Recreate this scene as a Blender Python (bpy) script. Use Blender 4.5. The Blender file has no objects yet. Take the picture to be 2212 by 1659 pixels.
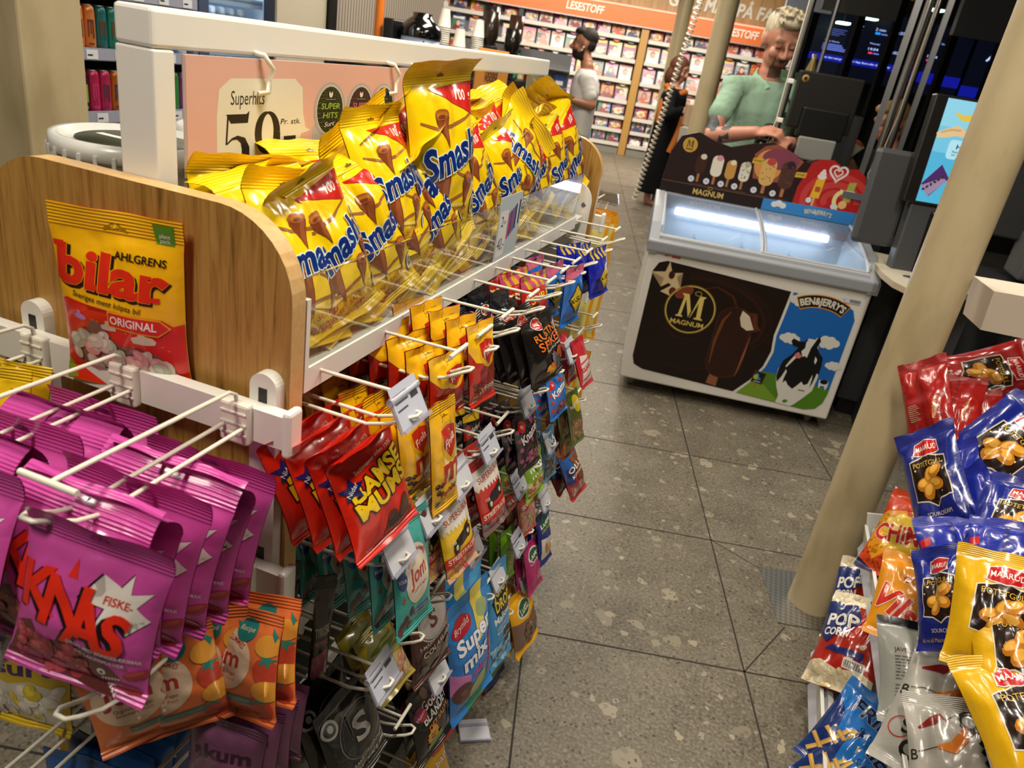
import bpy, bmesh, math, random
from mathutils import Vector, Matrix, noise
random.seed(7)
scene = bpy.context.scene
COL = scene.collection
PI = math.pi
# ---------------------------------------------------------------- camera
cam_d = bpy.data.cameras.new('camera'); cam = bpy.data.objects.new('camera', cam_d); COL.objects.link(cam)
cam_d.sensor_width = 36.0; cam_d.lens = 36.0*1608.866/2212.0
cam_d.clip_start = 0.02; cam_d.clip_end = 100
ROLL, PITCH, YAW, CAMZ = .166855574, .420987901, .27526664, 1.42
cam.matrix_world = (Matrix.Translation((0, 0, CAMZ)) @ Matrix.Rotation(YAW, 4, 'Z') @
                    Matrix.Rotation(PI/2-PITCH, 4, 'X') @ Matrix.Rotation(ROLL, 4, 'Z'))
cam_d.dof.use_dof = True; cam_d.dof.focus_distance = 1.15; cam_d.dof.aperture_fstop = 9.0
scene.camera = cam
# ---------------------------------------------------------------- colour management, world, lights
vs = scene.view_settings
vs.view_transform = 'Standard'; vs.look = 'None'; vs.exposure = 0.0; vs.gamma = 1.0; vs.use_curve_mapping = False
world = bpy.data.worlds.new('world'); scene.world = world; world.use_nodes = True
bg = world.node_tree.nodes['Background']; bg.inputs[0].default_value = (1.0, .9, .78, 1); bg.inputs[1].default_value = .05

def area(name, loc, size, power, color=(1, .9, .76), rot=(0, 0, 0), sy=None, spread=180):
    l = bpy.data.lights.new(name, 'AREA'); l.energy = power; l.color = color
    l.size = size; l.spread = math.radians(spread)
    if sy: l.shape = 'RECTANGLE'; l.size_y = sy
    o = bpy.data.objects.new(name, l); COL.objects.link(o); o.location = loc; o.rotation_euler = rot
    return o
area('ceiling_lamp_aisle', (.75, 2.0, 2.75), .22, 30, sy=.9)
area('ceiling_lamp_tray', (.02, .72, 2.72), .20, 34, sy=.7)
area('ceiling_lamp_entry', (-.7, -.6, 2.75), .3, 33, sy=.6)
area('ceiling_lamp_middle', (-1.6, 4.6, 2.75), .4, 60, sy=1.2)
area('ceiling_lamp_checkout', (-.3, 3.3, 2.75), .25, 24, sy=.8)
area('ceiling_lamp_fridge', (-2.0, 2.6, 2.75), .3, 30, sy=1.0)
area('ceiling_lamp_magazines', (-2.4, 10.9, 2.8), 5.0, 420, sy=1.0, rot=(math.radians(28), 0, .275))
area('ceiling_lamp_walkway', (-1.4, 7.6, 2.8), .6, 80, sy=2.0)

# ---------------------------------------------------------------- materials
def lin(c):
    if isinstance(c, str):
        c = c.lstrip('#'); c = [int(c[i:i+2], 16)/255 for i in (0, 2, 4)]
    return tuple(x/12.92 if x <= .04045 else ((x+.055)/1.055)**2.4 for x in c[:3])
MC = {}
def new_mat(name):
    m = bpy.data.materials.new(name); m.use_nodes = True
    return m, m.node_tree, m.node_tree.nodes['Principled BSDF']
def mat(col, rough=.5, metal=0., kind='plain', emit=0., spec=.5, coat=0., trans=0.):
    key = (col, rough, metal, kind, emit, spec, coat, trans)
    if key in MC: return MC[key]
    m, nt, b = new_mat(kind+'_'+str(col).strip('#'))
    c = lin(col); b.inputs['Base Color'].default_value = (*c, 1)
    b.inputs['Roughness'].default_value = rough; b.inputs['Metallic'].default_value = metal
    b.inputs['Specular IOR Level'].default_value = spec
    b.inputs['Coat Weight'].default_value = coat; b.inputs['Coat Roughness'].default_value = .1
    if emit:
        b.inputs['Emission Color'].default_value = (*c, 1); b.inputs['Emission Strength'].default_value = emit
    if kind in ('foil', 'crimp', 'sparkle'):
        tc = nt.nodes.new('ShaderNodeTexCoord'); nz = nt.nodes.new('ShaderNodeTexNoise')
        nz.inputs['Scale'].default_value = 38 if kind != 'sparkle' else 150; nz.inputs['Detail'].default_value = 2
        nz.inputs['Distortion'].default_value = .6
        bp = nt.nodes.new('ShaderNodeBump'); bp.inputs['Strength'].default_value = .35 if kind != 'sparkle' else .9
        bp.inputs['Distance'].default_value = .0035
        nt.links.new(tc.outputs['Object'], nz.inputs['Vector']); nt.links.new(nz.outputs['Fac'], bp.inputs['Height'])
        if kind == 'crimp':
            wv = nt.nodes.new('ShaderNodeTexWave'); wv.bands_direction = 'Z'; wv.inputs['Scale'].default_value = 95
            b2 = nt.nodes.new('ShaderNodeBump'); b2.inputs['Strength'].default_value = .5; b2.inputs['Distance'].default_value = .002
            nt.links.new(tc.outputs['Object'], wv.inputs['Vector']); nt.links.new(wv.outputs['Fac'], b2.inputs['Height'])
            nt.links.new(bp.outputs['Normal'], b2.inputs['Normal']); bp = b2
        nt.links.new(bp.outputs['Normal'], b.inputs['Normal'])
    MC[key] = m
    return m
def foil(col, rough=.24): return mat(col, rough, 0, 'foil', 0, .55, .35)
def crimp(col, rough=.26): return mat(col, rough, 0, 'crimp', 0, .55, .3)
def glassy(name, tint='#ffffff', rough=.02, refl=1.0, haze=0.0, hazecol='#dfe4ee'):
    """thin clear sheet: transparent body, fresnel reflection, optional milky part"""
    key = ('glassy', name)
    if key in MC: return MC[key]
    m = bpy.data.materials.new(name); m.use_nodes = True; nt = m.node_tree; nt.nodes.clear()
    out = nt.nodes.new('ShaderNodeOutputMaterial'); tr = nt.nodes.new('ShaderNodeBsdfTransparent'); gl = nt.nodes.new('ShaderNodeBsdfGlossy')
    tr.inputs[0].default_value = (*lin(tint), 1); gl.inputs['Roughness'].default_value = rough
    lw = nt.nodes.new('ShaderNodeLayerWeight'); lw.inputs['Blend'].default_value = .5
    fr = nt.nodes.new('ShaderNodeMath'); fr.operation = 'POWER'; fr.inputs[1].default_value = 4.; nt.links.new(lw.outputs['Facing'], fr.inputs[0])
    mul = nt.nodes.new('ShaderNodeMath'); mul.operation = 'MULTIPLY_ADD'; mul.inputs[1].default_value = .8*refl; mul.inputs[2].default_value = .045*refl; mul.use_clamp = True
    mx = nt.nodes.new('ShaderNodeMixShader')
    nt.links.new(fr.outputs[0], mul.inputs[0]); nt.links.new(mul.outputs[0], mx.inputs[0])
    body = tr.outputs[0]
    if haze:
        df = nt.nodes.new('ShaderNodeBsdfDiffuse'); df.inputs[0].default_value = (*lin(hazecol), 1)
        m2 = nt.nodes.new('ShaderNodeMixShader'); m2.inputs[0].default_value = haze
        nt.links.new(tr.outputs[0], m2.inputs[1]); nt.links.new(df.outputs[0], m2.inputs[2]); body = m2.outputs[0]
    nt.links.new(body, mx.inputs[1]); nt.links.new(gl.outputs[0], mx.inputs[2]); nt.links.new(mx.outputs[0], out.inputs[0])
    MC[key] = m
    return m
def tex_mat(name, build, rough=.5, spec=.5):
    if name in MC: return MC[name]
    m, nt, b = new_mat(name); b.inputs['Roughness'].default_value = rough; b.inputs['Specular IOR Level'].default_value = spec
    build(nt, b); MC[name] = m
    return m
def ramp(nt, stops):
    r = nt.nodes.new('ShaderNodeValToRGB'); e = r.color_ramp.elements
    while len(e) < len(stops): e.new(.5)
    for i, (p, c) in enumerate(stops): e[i].position = p; e[i].color = (*lin(c), 1)
    return r
def wood(name, cols, scale=(30, 30, 2.2), rough=.42):
    def build(nt, b):
        tc = nt.nodes.new('ShaderNodeTexCoord'); mp = nt.nodes.new('ShaderNodeMapping'); mp.inputs['Scale'].default_value = scale
        n1 = nt.nodes.new('ShaderNodeTexNoise'); n1.inputs['Scale'].default_value = 1.6; n1.inputs['Detail'].default_value = 6; n1.inputs['Distortion'].default_value = .8
        n2 = nt.nodes.new('ShaderNodeTexNoise'); n2.inputs['Scale'].default_value = 7; n2.inputs['Detail'].default_value = 4
        ad = nt.nodes.new('ShaderNodeMath'); ad.operation = 'MULTIPLY_ADD'; ad.inputs[1].default_value = .35
        r = ramp(nt, cols)
        L = nt.links.new
        L(tc.outputs['Object'], mp.inputs[0]); L(mp.outputs[0], n1.inputs['Vector']); L(mp.outputs[0], n2.inputs['Vector'])
        L(n2.outputs['Fac'], ad.inputs[0]); L(n1.outputs['Fac'], ad.inputs[2]); L(ad.outputs[0], r.inputs[0]); L(r.outputs[0], b.inputs['Base Color'])
        bp = nt.nodes.new('ShaderNodeBump'); bp.inputs['Strength'].default_value = .12; bp.inputs['Distance'].default_value = .002
        L(ad.outputs[0], bp.inputs['Height']); L(bp.outputs[0], b.inputs['Normal'])
    return tex_mat(name, build, rough)
OAK = wood('oak_veneer', [(.42, '#6e4d1c'), (.56, '#9a7032'), (.70, '#ad8240'), (.95, '#b98f4a')], (75, 75, 4.5))
OAKP = wood('oak_edge', [(.3, '#b88f55'), (.6, '#c9a268'), (.9, '#d2ae78')], (60, 60, 60))
WHITE = mat('#e6e4dc', .32, 0, 'white_enamel')
WHITEM = mat('#dddbd2', .45, 0, 'white_metal')
WIRE = mat('#dedaca', .34, 0, 'white_wire')
BLACK = mat('#0c0c0d', .4, 0, 'black')
DARK = mat('#2a2b2d', .5, 0, 'dark_grey')
CHROME = mat('#c9cbce', .16, 1.0, 'chrome')
STEEL = mat('#8b8d90', .35, .9, 'steel')
CLEAR = glassy('clear_acrylic', '#fdfefd', .02, 1.15, .015)
GLASS = glassy('clear_glass', '#f4f8f8', .01, 1.0)
TAGP = glassy('clear_label_plastic', '#eef0f8', .12, 1.3, .42, '#c9cbdc')

# ---------------------------------------------------------------- mesh builder
class MB:
    def __init__(s): s.v = []; s.f = []; s.m = []; s.mats = []; s.smooth = []
    def mi(s, m):
        if m not in s.mats: s.mats.append(m)
        return s.mats.index(m)
    def add(s, vs, fs, m, M=None, sm=False):
        o = len(s.v); i = s.mi(m)
        s.v += [tuple(M @ Vector(p)) if M else tuple(p) for p in vs]
        for f in fs: s.f.append(tuple(k+o for k in f)); s.m.append(i); s.smooth.append(sm)
        return s
    def box(s, x0, x1, y0, y1, z0, z1, m, M=None):
        vs = [(x, y, z) for x in (x0, x1) for y in (y0, y1) for z in (z0, z1)]
        return s.add(vs, [(0, 1, 3, 2), (4, 6, 7, 5), (0, 4, 5, 1), (2, 3, 7, 6), (0, 2, 6, 4), (1, 5, 7, 3)], m, M)
    def bbox(s, x0, x1, y0, y1, z0, z1, m, r=.004, seg=2, M=None):
        bm = bmesh.new(); bmesh.ops.create_cube(bm, size=1)
        for v in bm.verts: v.co = Vector(((x0+x1)/2+v.co.x*(x1-x0), (y0+y1)/2+v.co.y*(y1-y0), (z0+z1)/2+v.co.z*(z1-z0)))
        bmesh.ops.bevel(bm, geom=bm.edges[:], offset=r, segments=seg, affect='EDGES', profile=.5)
        return s.bm(bm, m, M)
    def bm(s, bm, m, M=None, sm=False):
        bm.verts.index_update(); s.add([v.co.copy() for v in bm.verts], [[v.index for v in f.verts] for f in bm.faces], m, M, sm); bm.free()
        return s
    def prism(s, pts, z0, z1, m, M=None, sm=False, mside=None):
        n = len(pts); vs = [(x, y, z0) for x, y in pts]+[(x, y, z1) for x, y in pts]
        s.add(vs, [tuple(range(n))[::-1], tuple(range(n, 2*n))], m, M)
        return s.add(vs, [(i, (i+1) % n, n+(i+1) % n, n+i) for i in range(n)], mside or m, M, sm)
    def tube(s, path, r, m, seg=8, M=None, cap=True, r2=None):
        P = [Vector(p) for p in path]; n = len(P); vs = []; fs = []; up = None
        for i, p in enumerate(P):
            t = (P[min(i+1, n-1)]-P[max(i-1, 0)]).normalized()
            if up is None: up = Vector((0, 0, 1)) if abs(t.z) < .9 else Vector((1, 0, 0))
            a = t.cross(up)
            if a.length < 1e-5: a = t.cross(Vector((1, 0.1, 0)))
            a.normalize(); b = a.cross(t); up = b
            rr = r if r2 is None else r+(r2-r)*i/max(1, n-1)
            if isinstance(r, (list, tuple)): rr = r[i]
            for k in range(seg):
                th = 2*PI*k/seg; vs.append(p+a*math.cos(th)*rr+b*math.sin(th)*rr)
        for i in range(n-1):
            for k in range(seg):
                k2 = (k+1) % seg; fs.append((i*seg+k, i*seg+k2, (i+1)*seg+k2, (i+1)*seg+k))
        s.add(vs, fs, m, M, True)
        if cap: s.add(vs[:seg], [tuple(range(seg))[::-1]], m, M); s.add(vs[-seg:], [tuple(range(seg))], m, M)
        return s
    def lathe(s, prof, m, seg=24, M=None, sm=True, cap=True):
        vs = []; fs = []; n = len(prof)
        for r, z in prof:
            for k in range(seg): vs.append((r*math.cos(2*PI*k/seg), r*math.sin(2*PI*k/seg), z))
        for i in range(n-1):
            for k in range(seg):
                k2 = (k+1) % seg; fs.append((i*seg+k, i*seg+k2, (i+1)*seg+k2, (i+1)*seg+k))
        s.add(vs, fs, m, M, sm)
        if cap:
            if prof[0][0] > 1e-6: s.add(vs[:seg], [tuple(range(seg))[::-1]], m, M)
            if prof[-1][0] > 1e-6: s.add(vs[-seg:], [tuple(range(seg))], m, M)
        return s
    def ball(s, c, r, m, M=None, sub=2):
        bm = bmesh.new(); bmesh.ops.create_icosphere(bm, subdivisions=sub, radius=1)
        rr = r if isinstance(r, (tuple, list)) else (r, r, r)
        for v in bm.verts: v.co = Vector((c[0]+v.co.x*rr[0], c[1]+v.co.y*rr[1], c[2]+v.co.z*rr[2]))
        return s.bm(bm, m, M, True)
    def mesh(s, name):
        me = bpy.data.meshes.new(name); me.from_pydata(s.v, [], s.f)
        for m in s.mats: me.materials.append(m)
        me.polygons.foreach_set('material_index', s.m); me.polygons.foreach_set('use_smooth', s.smooth); me.update()
        return me
    def build(s, name, parent=None, loc=None, M=None):
        return link(name, s.mesh(name), parent, M if M else (Matrix.Translation(loc) if loc else None))
def link(name, me, parent=None, M=None):
    o = bpy.data.objects.new(name, me); COL.objects.link(o)
    if parent: o.parent = parent
    if M is not None: o.matrix_local = M
    return o
def tag(o, label, cat, group=None):
    o['label'] = label; o['category'] = cat
    if group: o['group'] = group
    return o
def struct(o): o['kind'] = 'structure'; return o
def thing(name, label, cat, M=None, group=None):
    o = bpy.data.objects.new(name, None); COL.objects.link(o); o.empty_display_size = .05
    if M is not None: o.matrix_world = M
    return tag(o, label, cat, group)
def dup(root, M, label=None):
    r = root.copy(); COL.objects.link(r); r.matrix_world = M
    if label: r['label'] = label
    for ch in root.children:
        c = ch.copy(); COL.objects.link(c); c.parent = r
        for g in ch.children:
            d = g.copy(); COL.objects.link(d); d.parent = c
    return r
def TR(x, y, z, rz=0, rx=0, ry=0): return Matrix.Translation((x, y, z)) @ Matrix.Rotation(rz, 4, 'Z') @ Matrix.Rotation(rx, 4, 'X') @ Matrix.Rotation(ry, 4, 'Y')
def frame(o, x, y, z):
    """matrix from an origin and three axis columns"""
    return Matrix(((x[0], y[0], z[0], o[0]), (x[1], y[1], z[1], o[1]), (x[2], y[2], z[2], o[2]), (0, 0, 0, 1)))
def quad_frame(c, right, n, up): return frame(c, right, [-k for k in n], up)
ORD = ['first', 'second', 'third', 'fourth', 'fifth', 'sixth', 'seventh', 'eighth', 'ninth', 'tenth', 'eleventh', 'twelfth',
       'thirteenth', 'fourteenth', 'fifteenth', 'sixteenth', 'seventeenth', 'eighteenth', 'nineteenth', 'twentieth', 'twenty-first',
       'twenty-second', 'twenty-third', 'twenty-fourth', 'twenty-fifth', 'twenty-sixth', 'twenty-seventh', 'twenty-eighth', 'twenty-ninth', 'thirtieth']

# ---------------------------------------------------------------- flat artwork (text and shapes) as polygons
TC = {}
def text_geo(s, bold=0., shear=0., res=3):
    key = (s, bold, shear, res)
    if key in TC: return TC[key]
    cu = bpy.data.curves.new('lettering', 'FONT'); cu.body = s; cu.size = 1.0; cu.offset = bold; cu.shear = shear
    cu.align_x = 'CENTER'; cu.align_y = 'CENTER'; cu.resolution_u = res; cu.fill_mode = 'FRONT'
    ob = bpy.data.objects.new('lettering', cu); COL.objects.link(ob)
    dg = bpy.context.evaluated_depsgraph_get(); dg.update()
    me = bpy.data.meshes.new_from_object(ob.evaluated_get(dg))
    vs = [(v.co.x, v.co.y) for v in me.vertices]; fs = [tuple(p.vertices) for p in me.polygons]
    bpy.data.objects.remove(ob); bpy.data.curves.remove(cu); bpy.data.meshes.remove(me)
    xs = [v[0] for v in vs]; ys = [v[1] for v in vs]
    cx, cy = (min(xs)+max(xs))/2, (min(ys)+max(ys))/2
    vs = [(x-cx, y-cy) for x, y in vs]
    TC[key] = (vs, fs, max(xs)-min(xs), max(ys)-min(ys))
    return TC[key]
class Art:
    """layers of flat coloured shapes; unit = artwork width 1, height A"""
    def __init__(s, A=1.4): s.A = A; s.L = []; s.n = 0; s.B = []
    def _p(s, vs, fs, col, k=None, z=None):
        xs = [v[0] for v in vs]; ys = [v[1] for v in vs]; bb = (min(xs), min(ys), max(xs), max(ys))
        if z is None: z = 1+max([q for b, q in s.B if b[0] < bb[2] and b[2] > bb[0] and b[1] < bb[3] and b[3] > bb[1]], default=0)
        s.B.append((bb, z)); s.n = max(s.n, z); s.L.append((vs, fs, col, k, z)); return s
    def poly(s, pts, col, k=None, z=None): return s._p(list(pts), [tuple(range(len(pts)))], col, k, z)
    def rect(s, x0, y0, x1, y1, col, k=None): return s.poly([(x0, y0), (x1, y0), (x1, y1), (x0, y1)], col, k)
    def rrect(s, x0, y0, x1, y1, r, col, k=None, n=4):
        p = []
        for cx, cy, a in ((x1-r, y1-r, 0), (x0+r, y1-r, PI/2), (x0+r, y0+r, PI), (x1-r, y0+r, 1.5*PI)):
            p += [(cx+r*math.cos(a+PI/2*i/n), cy+r*math.sin(a+PI/2*i/n)) for i in range(n+1)]
        return s.poly(p, col, k)
    def ell(s, cx, cy, rx, ry=None, col='#fff', rot=0, n=20, k=None, z=None):
        ry = rx if ry is None else ry; c, q = math.cos(rot), math.sin(rot)
        return s.poly([(cx+rx*math.cos(t)*c-ry*math.sin(t)*q, cy+rx*math.cos(t)*q+ry*math.sin(t)*c) for t in [2*PI*i/n for i in range(n)]], col, k, z)
    def ring(s, cx, cy, rx, ry, w, col, n=28, a0=0, a1=2*PI, rot=0):
        vs = []; c, q = math.cos(rot), math.sin(rot)
        for i in range(n+1):
            t = a0+(a1-a0)*i/n
            for d in (0, w):
                x, y = (rx-d)*math.cos(t), (ry-d)*math.sin(t); vs.append((cx+x*c-y*q, cy+x*q+y*c))
        return s._p(vs, [(2*i, 2*i+2, 2*i+3, 2*i+1) for i in range(n)], col)
    def star(s, cx, cy, r1, r2, n, col, rot=0, jit=0, seed=1):
        rr = random.Random(seed)
        return s.poly([(cx+(r1 if i % 2 == 0 else r2)*(1+jit*(rr.random()-.5))*math.cos(rot+PI*i/n), cy+(r1 if i % 2 == 0 else r2)*(1+jit*(rr.random()-.5))*math.sin(rot+PI*i/n)) for i in range(2*n)], col)
    def line(s, pts, w, col):
        vs = []; n = len(pts)
        for i, p in enumerate(pts):
            a = pts[max(0, i-1)]; b = pts[min(n-1, i+1)]; dx, dy = b[0]-a[0], b[1]-a[1]; l = math.hypot(dx, dy) or 1
            ww = w if not isinstance(w, (list, tuple)) else w[i]
            vs += [(p[0]-dy/l*ww/2, p[1]+dx/l*ww/2), (p[0]+dy/l*ww/2, p[1]-dx/l*ww/2)]
        return s._p(vs, [(2*i, 2*i+1, 2*i+3, 2*i+2) for i in range(n-1)], col)
    def text(s, t, cx, cy, h, col, w=None, rot=0, shear=0, bold=0., out=None, arc=0, sh=None, res=3, ty=0.):
        """h = capital height; w = forced width; out = [(colour, extra bold)], first is the widest; arc = bend radius; ty = taper"""
        bold *= .36; layers = [(c, bold+b*.36) for c, b in (out or [])]+[(col, bold)]
        v0, f0, w0, h0 = text_geo(t, bold, shear, res)
        k = h/.73; kx = k if w is None else w/w0
        co, si = math.cos(rot), math.sin(rot)
        for j, (c, b) in enumerate(layers):
            vs, fs, _, _ = text_geo(t, b, shear, res)
            o = []
            for x, y in vs:
                x *= kx; y *= k
                if ty: y *= 1+ty*x
                if arc: a = x/arc; x, y = (arc-0)*math.sin(a)+y*math.sin(-a)*-1 if False else (arc+y)*math.sin(a), (arc+y)*math.cos(a)-arc
                if sh and j == 0: x += sh[0]; y += sh[1]
                o.append((cx+x*co-y*si, cy+x*si+y*co))
            s._p(o, fs, c)
        return s
    def ident(s): return s
def flat_art(mb, art, W, M=None, off=.0004, m=None, y0=0., clip=False):
    """lay artwork on the plane y=y0 facing -Y, centred on x, from z=0 up; each layer a hair in front of the last"""
    mk = m or (lambda c: mat(c, .5, 0, 'print'))
    for vs, fs, col, k, z in art.L:
        bm = bmesh.new(); V = [bm.verts.new((x, y, 0)) for x, y in vs]
        for f in fs:
            try: bm.faces.new([V[i] for i in f])
            except ValueError: pass
        bmesh.ops.triangulate(bm, faces=[f for f in bm.faces if len(f.verts) > 4])
        if clip:
            for co, no in (((0, 0, 0), (-1, 0, 0)), ((1, 0, 0), (1, 0, 0)), ((0, 0, 0), (0, -1, 0)), ((0, art.A, 0), (0, 1, 0))):
                bmesh.ops.bisect_plane(bm, geom=bm.verts[:]+bm.edges[:]+bm.faces[:], plane_co=co, plane_no=no, clear_outer=True)
        bm.normal_update()
        for f in bm.faces:
            if f.normal.z < 0: f.normal_flip()
        bm.verts.index_update()
        mb.add([((v.co.x-.5)*W, y0-off*(1+z*.5), v.co.y*W) for v in bm.verts], [[v.index for v in f.verts] for f in bm.faces], mk(col), M)
        bm.free()
    return mb

# ---------------------------------------------------------------- foil bags
def bag_mesh(name, W, H, T, base, art=None, seed=0, nu=18, nv=24, st=.10, sb=.06, wr=1.0, curl=0., slump=.25, mk=None, back=None, crimped=True, pinch=.10, bend=0., folds=5, fold_len=.5):
    """a sealed pouch standing in the XZ plane, front facing -Y, x centred, z 0..H"""
    rr = random.Random(seed*31+5); mk = mk or foil
    v0, v1 = sb, 1-st
    rid = [(rr.uniform(-.42, .42), rr.uniform(-.35, .35), rr.uniform(.035, .085), rr.uniform(.4, 1.)*rr.choice((1, 1, -1)), rr.random() < .6) for _ in range(folds)]
    ox, oy = rr.uniform(0, 50), rr.uniform(0, 50)
    diag = [(rr.uniform(-.4, .4), rr.uniform(.1, .9), rr.uniform(0, PI), rr.uniform(.05, .11), rr.uniform(-1, 1)) for _ in range(4)]
    def S(u, v, side):
        w = min(1, max(0, (v-v0)/(v1-v0)))
        g = math.sqrt(max(0, 4*w*(1-w)))
        wl = w**(1-slump) if slump < 1 else w
        gl = max(0, math.sin(PI*min(1, w**(.5+.5*(1-slump)))))**.62
        e = max(0, 1-abs(2*u)**2.4)**.62
        y = T/2*e*gl
        amp = wr*W*.020*(.25+gl)*(.25+.75*e)
        q = Vector((u*3.2+ox, v*H/W*3.2+oy, side*3.1)); q2 = Vector((u*7+oy, v*H/W*6+ox, side*7.7))
        y += amp*(noise.noise(q)+.6*noise.noise(q2))
        for a, b, sg, am, top in rid:
            d = (1-w) if top else w
            fade = max(0, 1-d/fold_len)
            uc = a*(1-.55*d)+b*d*.6
            y -= wr*am*W*.030*fade*math.exp(-((u-uc)/sg)**2)*(.2+e)*(.3+gl)
        for a, b, th, sg, am in diag:
            d = (u-a)*math.cos(th)+(v-b)*H/W*math.sin(th); l = -(u-a)*math.sin(th)+(v-b)*H/W*math.cos(th)
            y -= wr*am*W*.022*math.exp(-(d/sg)**2-(l/.35)**2)*e
        y = -side*max(y*min(1, gl*4), .0007)
        q.z = 3.1; y -= (1-gl)*wr*W*.012*noise.noise(q)
        if v > v1:
            t = (v-v1)/max(1e-4, 1-v1); y += -curl*W*t*t+wr*W*.018*math.sin(u*9+ox)*t
        if v < v0: t = (v0-v)/max(1e-4, v0); y += -.04*W*t+wr*W*.014*math.sin(u*8+oy)*t
        x = u*W*(1-pinch*gl*(.6+.4*math.sin(v*5+ox)*.3))
        z = v*H+(wr*W*.006*math.sin(u*14+ox) if v > .97 else 0)
        y += bend*W*(v-.5)**2*2
        return Vector((x, y, z))
    # extra rows exactly on the seal borders
    vv = sorted(set([i/nv for i in range(nv+1)]+[v0, v1])); vv = [v for i, v in enumerate(vv) if i == 0 or v-vv[i-1] > .004]
    uu = [-.5+i/nu for i in range(nu+1)]
    nvv = len(vv)
    V = []; F = []; MI = []; N = []; mats = []
    def mi(m):
        if m not in mats: mats.append(m)
        return mats.index(m)
    grids = {}
    for side in (1, -1):
        G = [[S(u, v, side) for u in uu] for v in vv]
        NN = [[None]*(nu+1) for _ in vv]
        for j in range(nvv):
            for i in range(nu+1):
                du = G[j][min(nu, i+1)]-G[j][max(0, i-1)]; dv = G[min(nvv-1, j+1)][i]-G[max(0, j-1)][i]
                n = du.cross(dv)*(1 if side == 1 else -1)
                NN[j][i] = n.normalized() if n.length > 1e-12 else Vector((0, -side, 0))
        grids[side] = (G, NN); o = len(V)
        V += [p for r in G for p in r]; N += [p for r in NN for p in r]
        bc = base if side == 1 else (back or base)
        mb_, mc_ = mi(mk(bc)), mi(crimp(bc) if crimped else mk(bc))
        for j in range(nvv-1):
            seal = vv[j] >= v1-.001 or vv[j+1] <= v0+.001
            for i in range(nu):
                a, b, c, d = o+j*(nu+1)+i, o+j*(nu+1)+i+1, o+(j+1)*(nu+1)+i+1, o+(j+1)*(nu+1)+i
                F.append((a, b, c, d) if side == 1 else (d, c, b, a)); MI.append(mc_ if seal else mb_)
    if art:
        G, NN = grids[1]; A = H/W; sc = A/art.A
        bd = bmesh.new(); lay = bd.faces.layers.int.new('c'); cols = []
        for vs, fs, col, k, z in art.L:
            if (col, k) not in cols: cols.append((col, k))
            ci = cols.index((col, k)); vb = [bd.verts.new((x, y*sc, z)) for x, y in vs]
            for f in fs:
                try: nf = bd.faces.new([vb[i] for i in f]); nf[lay] = ci
                except ValueError: pass
        big = [f for f in bd.faces if len(f.verts) > 4]
        if big: bmesh.ops.triangulate(bd, faces=big)
        for co, no in (((0.004, 0, 0), (-1, 0, 0)), ((.996, 0, 0), (1, 0, 0)), ((0, 0.004, 0), (0, -1, 0)), ((0, A-.004, 0), (0, 1, 0))):
            bmesh.ops.bisect_plane(bd, geom=bd.verts[:]+bd.edges[:]+bd.faces[:], plane_co=co, plane_no=no, clear_outer=True)
        for i in range(1, nu): bmesh.ops.bisect_plane(bd, geom=bd.verts[:]+bd.edges[:]+bd.faces[:], plane_co=(i/nu, 0, 0), plane_no=(1, 0, 0))
        for j in range(1, nvv-1): bmesh.ops.bisect_plane(bd, geom=bd.verts[:]+bd.edges[:]+bd.faces[:], plane_co=(0, vv[j]*A, 0), plane_no=(0, 1, 0))
        bd.normal_update()
        for f in bd.faces:
            if f.normal.z < 0: f.normal_flip()
        bd.verts.index_update(); o = len(V)
        def loc(v, arr):
            lo, hi = 0, len(arr)-2
            while lo < hi:
                m = (lo+hi+1)//2
                if arr[m] <= v: lo = m
                else: hi = m-1
            return lo, min(1, max(0, (v-arr[lo])/(arr[lo+1]-arr[lo])))
        for vert in bd.verts:
            i, fu = loc(vert.co.x-.5, uu); j, fv = loc(vert.co.y/A, vv)
            p = (G[j][i]*(1-fu)+G[j][i+1]*fu)*(1-fv)+(G[j+1][i]*(1-fu)+G[j+1][i+1]*fu)*fv
            n = ((NN[j][i]*(1-fu)+NN[j][i+1]*fu)*(1-fv)+(NN[j+1][i]*(1-fu)+NN[j+1][i+1]*fu)*fv).normalized()
            V.append(p+n*W*(.0028+min(.0014, .018/max(1, art.n))*vert.co.z)); N.append(n)
        for f in bd.faces:
            col, k = cols[f[lay]]; F.append([o+v.index for v in f.verts]); MI.append(mi((k or mk)(col)))
        bd.free()
    me = bpy.data.meshes.new(name); me.from_pydata(V, [], F)
    for m in mats: me.materials.append(m)
    me.polygons.foreach_set('material_index', MI); me.polygons.foreach_set('use_smooth', [True]*len(F)); me.update()
    me.normals_split_custom_set_from_vertices(N)
    return me
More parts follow.
